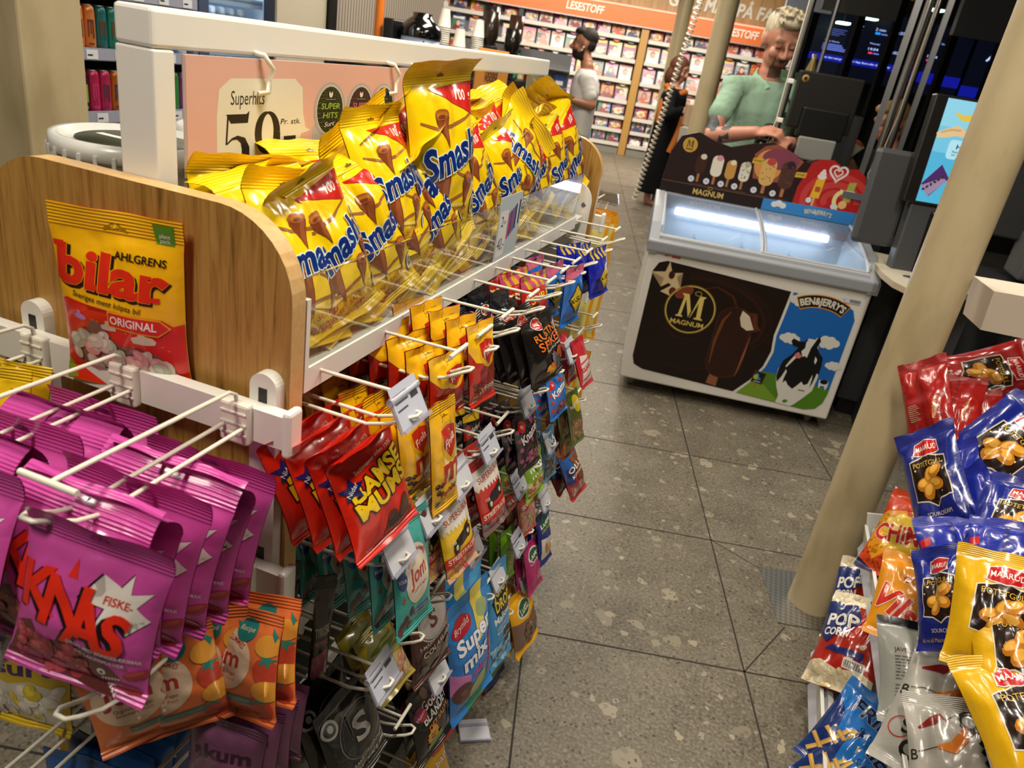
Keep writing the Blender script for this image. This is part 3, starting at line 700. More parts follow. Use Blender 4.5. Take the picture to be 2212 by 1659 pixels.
label_holder(Matrix.Translation((-.545, .35, .88)) @ Matrix.Rotation(-.45, 4, 'X'), 'clear empty label flap below the front magenta bag on the near end panel', 2)
for i, (x, z) in enumerate(((-.43, 1.036), (-.43, .839), (-.43, .642))):
    o = dup(EH, TR(x, 1.953, z, PI), 'white wire hook on the far end panel, %s from the top' % ORD[i]); o['group'] = 'wire hooks on the far end panel'
label_holder(Matrix.Translation((-.43, 2.165, 1.077)) @ Matrix.Rotation(.9, 4, 'X') @ Matrix.Scale(1.25, 4), 'clear label flap tilted up on the far end panel of the stand', 2)
# loose label holder lying on the floor
label_holder(Matrix.Translation((-.295, 1.20, .006)) @ Matrix.Rotation(.55, 4, 'Z') @ Matrix.Rotation(-PI/2+.08, 4, 'X') @ Matrix.Scale(1.15, 4), 'clear price label holder lying loose on the stone floor', 2)['group'] = 'loose label holder'

# ----------------------------------------------------------------- hanging sign
SG = Art(.62)
SG.rect(0, 0, 1, .62, '#d8aa9b')
SG.poly([(.165, .0), (.165, .36), (.175, .46), (.215, .50), (.47, .505), (.505, .47), (.512, .36), (.525, .30), (.55, .285), (.505, .275), (.49, .2), (.485, 0)], '#dcd8c4')
SG.text('Superhits', .278, .42, .055, '#16120c', w=.128, shear=.12)
def digits(a, x, y, s, col):
    n0 = len(a.L); digits_(a, x, y, s, col); a.L[n0:] = [([(x+(p-x)*.82, y+(q-y)*1.05) for p, q in L[0]],)+L[1:] for L in a.L[n0:]]
def digits_(a, x, y, s, col):
    # high contrast price figures 5 9 ,- drawn as strokes
    a.poly([(x+.015*s, y+.98*s), (x+.40*s, y+.98*s), (x+.46*s, y+1.03*s), (x+.43*s, y+.84*s), (x+.10*s, y+.84*s)], col)
    a.line([(x+.05*s, y+.98*s), (x+.015*s, y+.52*s)], .03*s, col)
    a.line([(x+.015*s, y+.52*s), (x+.12*s, y+.60*s), (x+.22*s, y+.62*s), (x+.33*s, y+.57*s), (x+.385*s, y+.44*s), (x+.385*s, y+.26*s), (x+.33*s, y+.10*s), (x+.22*s, y+.02*s), (x+.11*s, y+.02*s)], [.02*s, .03*s, .06*s, .11*s, .15*s, .155*s, .12*s, .06*s, .04*s], col)
    a.ell(x+.085*s, y+.125*s, .085*s, .105*s, col)
    x += .54*s
    a.line([(x+.10*s+.20*s*(1+math.cos(t)), y+.66*s+.33*s*math.sin(t)) for t in [2*PI*i/28 for i in range(29)]], [(.035+.11*abs(math.cos(2*PI*i/28)))*s for i in range(29)], col)
    a.line([(x+.50*s, y+.66*s), (x+.50*s, y+.40*s), (x+.44*s, y+.16*s), (x+.32*s, y+.03*s), (x+.2*s, y+.02*s)], [.15*s, .15*s, .11*s, .05*s, .04*s], col)
    a.ell(x+.16*s, y+.11*s, .085*s, .1*s, col)
    x += .64*s
    a.rect(x+.02*s, y+.46*s, x+.30*s, y+.58*s, col); a.ell(x+.1*s, y+.2*s, .095*s, .13*s, col); a.poly([(x+.19*s, y+.18*s), (x+.13*s, y-.1*s), (x+.02*s, y-.22*s), (x+.08*s, y+.1*s)], col)
digits(SG, .195, .125, .235, '#16120c')
SG.text('Pr. stk.', .455, .33, .024, '#16120c', shear=.15)
for cx, c1, c2, s1, s2 in ((.645, '#93ba3c', '#1f2010', 'Surt', 1), (.815, '#d8697f', '#2a1714', 'Søtt', 2), (.955, '#3f7486', '#14191a', '', 3)):
    cy = .37
    SG.rrect(cx-.085, cy-.26, cx+.085, cy-.05, .03, '#b3aca4'); SG.ell(cx, cy, .082, .125, '#aaa79f', n=32); SG.ell(cx, cy, .073, .114, '#c4c1b8', n=32); SG.ell(cx, cy, .067, .106, c2, n=32)
    rr = random.Random(s2)
    for ring in range(1, 6):
        for k in range(14+ring*3):
            t = 2*PI*k/(14+ring*3)+ring; q = .55+.085*ring
            if .1 < abs(math.sin(t))*q or ring > 3: SG.ell(cx+.066*q*math.cos(t), cy+.105*q*math.sin(t), .0012, .0018, c1, n=5)
    SG.ell(cx, cy+.073, .010, .017, '#d8d4c6', n=10); SG.ell(cx, cy+.086, .006, .009, c2, n=8)
    SG.rect(cx-.026, cy+.047, cx+.026, cy+.050, '#8c8a78')
    SG.text('SUPER', cx+.002, cy+.018, .027, c1, w=.098, bold=.035, shear=.1); SG.text('HITS', cx+.002, cy-.023, .027, c1, w=.078, bold=.035, shear=.1)
    SG.text(s1 or 'Salt', cx-.002, cy-.062, .022, '#e6e0d2', w=.055, shear=.35, bold=.0, rot=.12)
    for k in range(4): t = rr.uniform(0, 6.3); SG.star(cx+.05*math.cos(t), cy-.03+.06*math.sin(t), .007, .003, 6, c1)
SG.L = [(vs if i == 0 else [(.085+(x-.165)*.88, .194+(y-.505)*.533) for x, y in vs], fs, col, k, z) for i, (vs, fs, col, k, z) in enumerate(SG.L)]
SG.L[0] = ([(0, 0), (1, 0), (1, .231), (0, .231)],)+SG.L[0][1:]
SM = Matrix.Translation((-.571, .9125, 1.242)) @ RZ90
t = thing('hanging_sign', 'pink price board reading Superhits 59 hanging in the white sign frame', 'price sign', SM)
m = MB(); m.box(-.2625, .2625, -.0, .004, 0, .1213, mat('#d9c3b8', .6, 0, 'card')); m.build('card_board', t)
m = MB(); flat_art(m, SG, .525, off=.00025); m.build('printed_face', t)
for y, ln in ((.765, 'near end of'), (1.075, 'middle of'), (1.155, 'right of tallest bag under'), (1.81, 'far end of')):
    m = MB(); m.tube([(-.585, y, 1.37), (-.565, y+.003, 1.368), (-.560, y+.012, 1.355), (-.566, y+.014, 1.342), (-.560, y+.004, 1.330), (-.568, y-.002, 1.327)] if y < 1.3 else [(-.590, y, 1.368), (-.585, y+.012, 1.352), (-.582, y+.02, 1.34), (-.58, y+.012, 1.328), (-.578, y-.002, 1.328), (-.578, y-.008, 1.336)], .003, WIRE, 8)
    tag(m.build('sign_hook'), 'small white S-shaped hook at the %s the sign frame beam' % ln, 'hook', 'hooks under the sign frame')
# small price card in the tray front
a = Art(1.0); a.rect(0, 0, 1, 1, '#aebcc2'); a.rrect(.04, .06, .40, .78, .04, '#d4d6d6'); a.text('2', .17, .62, .17, '#23201c'); a.text('for', .30, .60, .07, '#23201c', shear=.2); a.text('40,-', .22, .25, .2, '#23201c', w=.3)
for k, c in enumerate(('#b7304e', '#27407f', '#a02c4c', '#3b62a8', '#20262f', '#c8cfd2', '#2a2d3a')): a.rrect(.44+.075*k, .30+.03*k, .51+.075*k, .72+.025*k, .015, c)
m = MB(); m.box(-.055, .055, -.0002, .0008, 0, .11, mat('#c9cfd0', .5, 0, 'card')); flat_art(m, a, .11, off=.0002)
tag(m.build('price_card', M=Matrix.Translation((-.3995, 1.225, 1.083)) @ RZ90), 'small pale blue 2 for 40 price card behind the clear tray front', 'price card')
# tubs of candy on the far side of the frame
tub = thing('candy_tub', 'translucent lidded candy tub standing behind the white frame post', 'tub', TR(-.73, .745, 1.074), 'candy tubs behind the sign')
m = MB(); m.lathe([(.075, 0), (.088, .165), (.086, .165), (.073, .003)], glassy('tub_plastic', '#f4f2ea', .2, 1, .30, '#d8d6cc'), 32); m.build('bucket', tub)
m = MB(); m.lathe([(.0, .172), (.080, .172), (.083, .178), (.092, .178), (.094, .160), (.090, .158)], glassy('tub_lid', '#f4f4f0', .25, .8, .72, '#dfe0da'), 36)
for k in range(30): m.box(.0925, .0955, -.002, .002, .150, .166, glassy('tub_lid', ''), M=Matrix.Rotation(2*PI*k/30, 4, 'Z'))
m.build('lid', tub)
m = MB(); m.lathe([(.074, .001), (.0735, .001)], OAK, 4); m = MB(); m.lathe([(0, .1725), (.066, .1725), (.066, .1735), (0, .1735)], mat('#2b2f1c', .5, 0, 'print'), 28); m.box(-.05, .05, -.012, -.002, .1735, .1738, mat('#dcdccc', .5, 0, 'print')); m.build('lid_label', tub)
m = MB(); rr = random.Random(3)
for k in range(60):
    a_ = rr.uniform(0, 6.3); q = .062*math.sqrt(rr.random()); m.ball((q*math.cos(a_), q*math.sin(a_), .02+.11*rr.random()), (.017, .013, .012), mat(rr.choice(['#b5892a', '#c9a22f', '#7e8a2c', '#a65a2a']), .4, 0, 'candy'), sub=1)
m.build('candy', tub)['kind'] = 'stuff'
dup(tub, TR(-.73, .945, 1.074), 'second translucent candy tub, mostly hidden behind the pink sign')
# ================================================================= bag artwork
def euro(a, x, y, s=.06, col='#6b5a10'):
    a.ell(x, y+.012, s*.35, s*.22, col, n=10); a.rect(x-s, y-.006, x+s, y+.010, col)
def candies(a, x0, y0, x1, y1, cols, n, r, seed, ins=None):
    rr = random.Random(seed); zb = 1+max([q for b, q in a.B if b[0] < x1 and b[2] > x0 and b[1] < y1 and b[3] > y0], default=0)
    for i in range(n):
        x, y = rr.uniform(x0, x1), rr.uniform(y0, y1)
        if ins and not ins(x, y): continue
        c = rr.choice(cols); q = r*rr.uniform(.7, 1.2); t = rr.uniform(0, 3)
        z = zb+2*(i*5//n); a.ell(x, y, q, q*rr.uniform(.6, .9), c[0], t, 12, None, z); a.ell(x-.2*q, y+.25*q, q*.55, q*.35, c[1], t, 8, None, z+1)
def cone(a, x, y, s, rot):
    c, q = math.cos(rot), math.sin(rot); R = lambda u, v: (x+s*(u*c-v*q), y+s*(u*q+v*c))
    a.poly([R(*p) for p in ((-.42, .46), (-.48, .2), (-.30, -.1), (-.12, -.42), (.02, -.9), (.14, -.45), (.28, -.05), (.43, .28), (.44, .46), (.2, .58), (-.2, .58))], '#7c3d1c')
    a.poly([R(*p) for p in ((-.12, -.3), (.0, -.8), (.10, -.45), (.2, -.05), (.36, .3), (.15, .25), (-.02, .05))], '#94502a')
    a.ell(x-.44*s*q, y+.44*s*c, .46*s, .22*s, '#a2592e', rot, 16); a.ell(x-.42*s*q, y+.42*s*c, .34*s, .13*s, '#b9761f', rot, 14); a.ell(x-.42*s*q, y+.36*s*c, .22*s, .07*s, '#7c3d1c', rot, 10)
def art_smash(v):
    a = Art(1.48); Y = '#f2cf0e'
    for pts in ([(.1, 1.02), (.3, .96), (.6, .98), (.95, 1.06)], [(.06, .42), (.3, .36), (.62, .40), (.9, .52)], [(.5, .60), (.75, .52), (.93, .60)]): a.line(pts, [.018, .03, .03, .016][:len(pts)], '#9a6030')
    a.line([(.12, .44), (.2, .60), (.5, .70), (.86, .66), (.92, .52), (.7, .44)], .014, '#a87038')
    a.line([(.05, .30), (.35, .34), (.7, .30), (.97, .42)], .03, '#f6e06a')
    a.poly([(.30, 1.26), (1.0, 1.30), (1.0, 1.02), (.90, 1.04)], '#c8211a'); a.text('100', .76, 1.20, .085, '#f1e9dc', rot=-.10, bold=.06, shear=.1); a.text('g', .915, 1.175, .065, '#f1e9dc', bold=.05)
    cone(a, .40, .98, .2, .12); cone(a, .30, .50, .28, .25); cone(a, .70, .44, .22, -.35); cone(a, .86, .60, .17, -.2)
    a.text('Smash!', .52, .76, .24, '#14276e', w=.92, rot=.20, shear=.18, bold=.075, out=[('#f3efe2', .10), ('#4aa3d0', .04)], ty=-.12)
    a.text('SWEET, SALTY &', .42, .235, .055, '#b8321b', w=.56, rot=.16, bold=.01); a.text('CRISPY', .50, .135, .10, '#b8321b', w=.44, rot=.16, bold=.02)
    a.ell(.88, .27, .075, .10, '#2a2620', -.2, 16); a.ell(.88, .27, .064, .088, '#e3dcc6', -.2, 16); a.ell(.88, .27, .04, .055, '#3a352c', -.2, 12); a.ell(.88, .28, .018, .03, '#d9d2bc', -.2, 10)
    for k in range(12): a.rect(.03, .30+.03*k, .10+.02*(k % 3), .308+.03*k, '#8f7a0c')
    euro(a, .5, 1.36, .05, '#6d5a08'); return a
def art_bilar():
    a = Art(1.34); Y = '#f0b608'; R = '#d3260f'
    a.poly([(0, 0), (1, 0), (1, .60), (.93, .585), (.86, .63), (.46, .655), (.44, .60), (.1, .685), (.0, .64)], R)
    a.poly([(.0, .18), (.05, .12), (.09, .02), (.0, .0)], '#7d8f23')
    win = [(.09, .22), (.05, .33), (.10, .42), (.24, .45), (.28, .53), (.34, .57), (.41, .53), (.44, .44), (.52, .385), (.70, .385), (.82, .34), (.90, .25), (.93, .16), (.90, .09), (.78, .07), (.5, .11), (.2, .13)]
    a.poly(win, '#7a5a4c')
    def ins(x, y):
        c = False; n = len(win)
        for i in range(n):
            (x1, y1), (x2, y2) = win[i], win[i-1]
            if (y1 > y) != (y2 > y) and x < (x2-x1)*(y-y1)/(y2-y1)+x1: c = not c
        return c
    candies(a, .05, .08, .93, .56, [('#c3bea6', '#d8d4c0'), ('#d59a94', '#e6b4ae'), ('#aab39b', '#bfc7b2'), ('#ccc6b4', '#e0dccd'), ('#cf8f8b', '#e2aaa5')], 130, .07, 4, lambda x, y: ins(x, y) and all(ins(x+dx, y+dy) for dx, dy in ((.045, 0), (-.045, 0), (0, .04), (0, -.035))))
    for x, y, c, s in ((.22, .575, '#b77fbe', .8), (.45, .53, '#c9c0ac', .95), (.72, .475, '#d3c7a4', 1.35)):
        a.poly([(x+s*p, y+s*q) for p, q in ((-.065, .005), (-.03, .015), (-.02, .045), (.005, .05), (.012, .02), (.05, .01), (.068, -.01), (.06, -.03), (0, -.035), (-.06, -.03), (-.07, -.01))], c)
    for x, y in ((.31, .56), (.35, .555), (.58, .50), (.84, .42), (.88, .39)): a.rect(x, y, x+.02, y+.005, '#e0a010')
    a.poly([(.46, .655), (.455, .535), (.83, .50), (.92, .57), (.85, .63)], '#e8a411'); a.poly([(.467, .645), (.463, .545), (.825, .511), (.905, .57), (.845, .621)], '#cf2a14')
    a.text('ORIGINAL', .65, .583, .062, '#eee6dc', w=.345, rot=-.06, bold=.05)
    def bl(ch, x, y, h, w=None):
        a.text(ch, x+.016, y-.010, h, '#2a1207', w=w, bold=.085)
        a.text(ch, x, y, h, '#d3260f', w=w, bold=.055, out=[('#f0b608', .03)])
    a.text('bilar', .475+.018, .905-.016, .27, '#2a1207', w=.875, rot=-.06, bold=.155); a.text('bilar', .475, .905, .27, '#d52a10', w=.875, rot=-.06, bold=.105, out=[('#ecab0a', .03)])
    for x, y in ((.10, .835), (.33, .80), (.46, .795), (.62, .79), (.80, .775), (.055, 1.06)): a.rect(x-.035, y-.017, x+.05, y+.02, '#d52a10')
    a.text('AHLGRENS', .70, 1.045, .055, '#1d1408', w=.385, rot=-.03, bold=.055)
    a.text('Sveriges mest köpta bil', .44, .70, .042, '#241a08', w=.55, rot=-.09, shear=.12, bold=.025)
    a.poly([(.775, 1.30), (.935, 1.305), (.935, 1.165), (.80, 1.165)], '#5a8a23'); a.text('plant', .865, 1.222, .03, '#e3e6cf', bold=.02); a.text('pack', .868, 1.187, .03, '#e3e6cf', bold=.02)
    for dx in (-.055, .055): a.ell(.50+dx, 1.225, .042, .013, '#a87d08', .5 if dx < 0 else -.5, 10)
    a.ell(.50, 1.245, .035, .018, '#8a6406', n=12); a.ell(.50, 1.236, .035, .014, '#e3ad0a', n=12)
    return a
def art_knas():
    a = Art(1.18)
    a.poly([(.0, .06), (.06, .36), (.16, .42), (.22, .33), (.38, .34), (.41, .46), (.48, .36), (.62, .33), (.76, .25), (.83, .18), (.74, .155), (.62, .135), (.72, .075), (.82, -.02), (.5, .03), (.2, .05)], '#5d2a28')
    candies(a, .04, .07, .58, .32, [('#9c3340', '#b04a55'), ('#7c2a34', '#963e48'), ('#a8404c', '#bd5c66')], 46, .055, 8)
    a.ell(.70, .205, .030, .028, '#e6ded6'); a.ell(.702, .203, .013, .013, '#17100e')
    for k in range(6): x = .70+.022*k; a.poly([(x, .158+.004*k), (x+.02, .162+.004*k), (x+.01, .135+.004*k)], '#dcd2ca')
    for k in range(5): x = .69+.022*k; a.poly([(x, .095-.02*k), (x+.02, .085-.02*k), (x+.018, .115-.018*k)], '#dcd2ca')
    for x, y, t, s in ((.93, .235, .35, .09), (.86, .10, -.1, .11)): a.ell(x, y, s, s*.42, '#9c3038', t, 14); a.ell(x-.01, y+.012, s*.7, s*.22, '#b8474e', t, 12)
    a.star(.735, .705+.012, .255, .10, 7, '#1c0c14', rot=.55, jit=.35, seed=3); a.star(.745, .72, .245, .098, 7, '#dcd4cd', rot=.55, jit=.35, seed=3)
    for sh, c, b in (((-.025, -.018), '#180a10', .10), ((0, 0), '#d72a12', .085)):
        for ch, x, y, h, r in (('K', .185, .66, .30, .08), ('N', .40, .62, .33, -.05), ('A', .565, .535, .31, .0), ('S', .755, .51, .29, -.12)): a.text(ch, x+sh[0], y+sh[1], h, c, rot=r, bold=b)
    a.poly([(.36, .80), (.395, .92), (.43, .80)], '#d72a12')
    a.text('FISKE-', .735, .725, .055, '#c8301c', w=.20, bold=.05, out=[('#2a0d10', .02)], rot=-.03)
    a.text('DROPS MED BRINGEBÆRSMAK', .71, .375, .027, '#d8c9d2', w=.50, rot=-.10, bold=.03, out=[('#2a1020', .03)]); a.text('OG LAKRISPULVER', .69, .328, .027, '#d8c9d2', w=.34, rot=-.10, bold=.03, out=[('#2a1020', .03)])
    a.ell(.5, 1.095, .055, .022, '#6a1f52', n=12); a.rect(.43, 1.075, .57, 1.092, '#6a1f52')
    return a
def art_bamse():
    a = Art(1.36)
    a.text('Bestevenner siden 1975', .56, 1.07, .045, '#ead8c4', w=.62, rot=.10, bold=.02)
    for t, y, w in (('BAMSE', .88, .72), ('MUMS', .67, .70)): a.text(t, .53, y, .205, '#efc61b', w=w*1.18, rot=.16, bold=.10, out=[('#2b1006', .16)])
    a.star(.15, .90, .15, .07, 5, '#1a1c58', rot=.3); a.text('Nidar', .15, .90, .055, '#e4dfe0', rot=.75, shear=.2)
    for x, y, s in ((.55, .22, .9), (.78, .28, 1.0)): a.ell(x, y, .12*s, .15*s, '#3c1b10', n=18); a.ell(x, y+.1*s, .085*s, .09*s, '#4a2415', n=16)
    a.rect(.40, .10, .95, .20, '#3c1b10'); a.text('120 g', .2, .1, .04, '#ead8c4')
    return a
def art_m(body, top, txt, tcol, panel=None):
    a = Art(1.85)
    if top != body: a.poly([(0, 1.85), (1, 1.85), (1, 1.30), (.85, 1.02), (.5, .92), (.15, 1.02), (0, 1.30)], top)
    if panel: a.poly([(.30, .98), (.72, 1.02), (1, 1.1), (1, .2), (.4, .55)], panel)
    a.ell(.56, 1.18, .30, .34, '#d8a716', n=22); a.poly([(.30, 1.40), (.56, 1.46), (.82, 1.40), (.80, 1.12), (.56, .90), (.32, 1.12)], '#b9261b'); a.text('Freia', .56, 1.20, .17, '#efe3d8', w=.40, rot=.38, shear=.25, bold=.035)
    a.text('m', .60, .66, .50, tcol, w=.62, rot=.05, bold=.10, out=[('#f0d890' if tcol != '#7c1410' else '#c74a33', .03)])
    a.text(txt, .56, .33, .14, '#8a1c12' if body[1] == 'f' else '#eee0d2', w=.62, rot=.12, bold=.05)
    for x, y in ((.12, .50), (.24, .50), (.16, .38), (.26, .34)): a.ell(x, y, .06, .05, '#31180d'); a.ell(x-.01, y+.015, .025, .015, '#8a5a32')
    a.rect(.10, .10, .26, .24, '#cfc7a8'); a.rect(.11, .12, .25, .22, '#5d563c')
    for k in range(14): a.rect(.0, 1.70-.01*k, .0, 1.71, top)
    for k in range(10): a.rect(.40+.015*math.sin(k), 1.52+.033*k, .415+.015*math.sin(k), 1.54+.033*k, '#3a2c08')
    a.text('riv her', .72, 1.68, .045, '#5d4a10'); euro(a, .5, 1.60, .10, '#8a6a10')
    return a
def art_gen(base, t1, c1, t2=None, c2='#eeeeee', A=1.35, oval=None, win=None, extra=None, out=None, rot=.12, hs=.17, y1=.80, logo=None):
    a = Art(A)
    if win: col, cols, y = win; a.poly([(.06, .10), (.94, .10), (.94, y), (.6, y+.08), (.3, y-.02), (.06, y+.05)], col); candies(a, .1, .14, .9, y-.02, cols, 34, .085, len(t1)+7)
    if oval: a.ell(.5, y1, .40, .27, oval, rot, 24)
    if extra: extra(a)
    if logo: a.ell(.27, A-.22, .15, .10, logo[1], .15, 16); a.text(logo[0], .27, A-.22, .07, '#f0e6e0', rot=.15, bold=.02, shear=.2)
    a.text(t1, .52, y1, hs, c1, w=.74, rot=rot, bold=.07, out=out)
    if t2: a.text(t2, .52, y1-hs*1.25, hs*.62, c2, w=.66, rot=rot, bold=.04, out=out if out and len(out) else None)
    euro(a, .5, A-.07, .07, '#15120f'); return a
GUM = [('#c75a4e', '#d87a6a'), ('#d98a3c', '#e6a860'), ('#b84a4e', '#cc6a66'), ('#c9a24a', '#dcbc70')]
DRK = [('#2c2422', '#4a3f3b'), ('#3a302c', '#564943'), ('#241d1c', '#3c3331')]
BRN = [('#5c4a3e', '#7a675a'), ('#4a3a30', '#6c5a4e')]
def street(a, red):
    a.poly([(0, .95), (1, .95), (1, 1.27), (0, 1.27)], '#d9d3c8')
    for k in range(9): a.poly([(k/9, .95), ((k+1)/9, .95), ((k+.5)/9, .87)], '#d9d3c8')
    a.text('SUPERSURA', .52, 1.10, .105, '#b52a1c', w=.84, rot=.05, bold=.02)
    a.poly([(0, .28), (1, .33), (1, .53), (0, .45)], '#c8281b'); a.text('STREETRACERS', .5, .41, .095, '#ece2d6', w=.9, rot=.06, bold=.05)
    a.ell(.52, .68, .32, .11, '#1c1612', .2, 16); a.ell(.28, .58, .085, .11, '#16110f', 0, 12); a.ell(.28, .58, .04, .055, '#cfc7b4', 0, 10); a.ell(.70, .72, .10, .13, '#16110f', 0, 12); a.ell(.70, .72, .05, .07, '#cfc7b4', 0, 10); a.poly([(.40, .72), (.62, .84), (.80, .88), (.74, .74)], '#16110f')
    for k in range(4): a.rect(.16+.03*k, .66, .175+.03*k, .72, '#d8cfb8')
    for x, y in ((.86, .86), (.92, .80), (.90, .92)): a.ell(x, y, .05, .05, '#d8d2c4')
def jom(a, deco, dots):
    a.ell(.5, .66, .33, .33, '#ddd2c0', n=28); a.text('Jom', .5, .66, .20, '#c2402c', w=.46, rot=.12, bold=.06); a.ring(.5, .64, .29, .29, .012, '#b84a3a', 18, .6, 2.6)
    a.text('Organic & Vegan', .52, .51, .045, '#b04030', w=.34, rot=.12); a.text('GOURMET GUMMIES', .5, .92, .05, '#b04030', w=.55, arc=.5, bold=.02)
    a.ell(.13, .68, .085, .10, '#24427f', 0, 14); a.text('SOUR', .13, .68, .04, '#d8dce4', bold=.03)
    for x, y, t in ((.10, 1.02, .6), (.22, 1.08, .9), (.93, .62, 1.2), (.95, .95, .3)): a.ell(x, y, .14, .055, deco, t, 14)
    for x, y, s in dots: a.ell(x, y, s, s*1.1, '#5c2a2e', 0, 12)
    a.rect(.38, .20, .80, .26, '#24427f'); a.text('PRODUCT OF SWEDEN', .59, .23, .03, '#cfd6e0', w=.36)
    a.star(.14, .46, .05, .02, 4, '#c2402c'); a.star(.88, .42, .05, .02, 4, '#c2402c')
def jomo(a):
    a.ell(.40, .68, .34, .34, '#d2b59a', n=28); a.text('Jom', .38, .70, .20, '#a83428', w=.46, rot=-.08, bold=.06); a.text('GOURMET GUMMIES', .40, .93, .055, '#963024', w=.52, arc=.42, bold=.02)
    a.text('Organic & Vegan', .40, .55, .05, '#963024', w=.36, rot=-.08); a.text('Strawberry  Peach', .40, .49, .036, '#963024', w=.34, rot=-.08)
    a.ell(.62, 1.03, .12, .12, '#1f6f68'); a.text('Recipe', .62, 1.03, .05, '#c9b79c', shear=.2)
    for x, y in ((.90, .62), (.86, .18)): a.ell(x, y, .12, .15, '#b5402a', .2, 16); a.star(x+.01, y+.13, .10, .04, 5, '#2a7566')
    for x, y in ((.90, .90), (.92, .40)): a.ell(x, y, .14, .12, '#cf8f35', 0, 16)
    a.rect(.30, .22, .78, .30, '#1f6f68'); a.text('PRODUCT OF SWEDEN', .54, .26, .035, '#c9b79c', w=.42)
    a.poly([(.90, 1.1), (.98, 1.02), (.96, .94), (.92, 1.02)], '#2a7566')
def smix(a):
    a.poly([(0, 0), (.4, 0), (.5, .9), (0, 1.2)], '#2a78c4'); a.poly([(.55, 1.63), (.85, 1.63), (.70, 1.0), (.52, .95)], '#e3d05a'); a.poly([(.35, 0), (.75, 0), (.70, .45), (.45, .5)], '#1f8a6a'); a.poly([(.75, .3), (1, .25), (1, .95), (.8, .9)], '#5a3a9a'); a.poly([(0, .45), (.25, .3), (.30, .62), (0, .75)], '#c878b8')
    a.ell(.18, .42, .16, .14, '#5a3030'); a.ell(.18, .42, .05, .04, '#7a4a48'); a.ell(.48, .38, .20, .12, '#a8b070', .5); a.ell(.86, .68, .07, .17, '#c04a60', .1); a.ell(.74, 1.30, .13, .11, '#9db07c')
    a.ell(.26, 1.30, .20, .13, '#b81f2c', .15); a.text('Brynild', .26, 1.30, .09, '#efdfe0', w=.32, rot=.18, shear=.25)
    for t, x, y, w in (('Super', .50, 1.05, .78), ('mix', .46, .82, .56)): a.text(t, x, y, .21, '#ecebee', w=w, rot=.10, bold=.09, out=[('#1b3d8a', .05)])
    a.text('SMÅGODT', .60, .62, .085, '#c03a86', w=.52, rot=.12, bold=.05)
def juicy(a):
    a.star(.58, 1.55, .5, .38, 9, '#14181a', .3, .3); 
    for t, y, w in (('JUICY', 1.75, .72), ('DROP', 1.47, .66)): a.text(t, .56, y, .24, '#d7c433', w=w, rot=.12, bold=.08, out=[('#0f1012', .05)])
    a.text('Mallows', .54, 1.18, .17, '#e8edf0', w=.78, rot=.14, bold=.06, out=[('#14181a', .04)]); a.text('SWEET AND SOUR', .55, .98, .07, '#e8edf0', w=.66, rot=.14, bold=.02, out=[('#14181a', .03)]); a.text('MARSHMALLOWS', .55, .88, .07, '#e8edf0', w=.66, rot=.14, bold=.02, out=[('#14181a', .03)])
    a.star(.66, .66, .22, .10, 10, '#14181a', 0, .3); a.text('Raspberry', .66, .66, .07, '#dfe6ea', rot=.1)
    candies(a, .1, .1, .9, .52, [('#8fc0da', '#aed4e6'), ('#7ab0d0', '#9cc8de')], 30, .09, 5)
def lutty(a):
    a.poly([(0, .2), (.6, .1), (1, .5), (1, .85), (.5, .72), (.0, .8)], '#7a5f50'); a.ell(.44, .98, .26, .18, '#e7dfcc', .2); a.ell(.44, .98, .22, .15, '#1f5a30', .2); a.text('Lutti', .44, .98, .16, '#e9e4d6', w=.36, rot=.25, shear=.3, bold=.03)
    a.text('SURE FØTTER', .60, .70, .09, '#7c3a12', w=.62, rot=.30, bold=.06, out=[('#ead9b0', .04)]); candies(a, .3, .18, .95, .6, [('#8a6a50', '#a08468'), ('#6b4e3c', '#86694f')], 22, .09, 6)
def salt(a):
    a.ell(.56, .74, .38, .36, '#7d7c7a', 0, 30); a.ell(.56, .74, .37, .35, '#141312', 0, 30); a.text('S', .56, .78, .36, '#bdbab4', w=.26, bold=.06, out=[('#0b0a0a', .0), ('#0b0a0a', .03)]); a.ring(.56, .74, .34, .32, .006, '#4a4947', 28)
    a.text('S-MÄRKE ORIGINALET', .55, .37, .06, '#b5b2ac', w=.78, rot=.07, bold=.02); a.text('SALT SKUM', .56, .20, .11, '#c9c6c0', w=.82, rot=.07, bold=.06)
    a.ell(.14, 1.07, .12, .12, '#a09e9a'); a.ell(.14, 1.07, .085, .085, '#171615'); a.ell(.15, 1.08, .04, .05, '#a09e9a')
def colasura(a):
    a.poly([(.05, .08), (.95, .05), (.95, .48), (.5, .42), (.05, .5)], '#3a2a24'); candies(a, .12, .12, .88, .42, BRN, 12, .16, 3); a.ell(.52, .98, .40, .30, '#c5c0bb', .15, 26); a.ring(.52, .98, .37, .27, .012, '#5a2a22', 26, rot=.15)
    a.text('S', .5, 1.0, .26, '#6a2a20', w=.2, bold=.07); a.text('S-MÄRKE ORIGINALET', .52, .72, .065, '#d0cbc5', w=.82, rot=.12, bold=.03); a.text('COLASURA', .54, .58, .10, '#d6d1ca', w=.76, rot=.12, bold=.04)
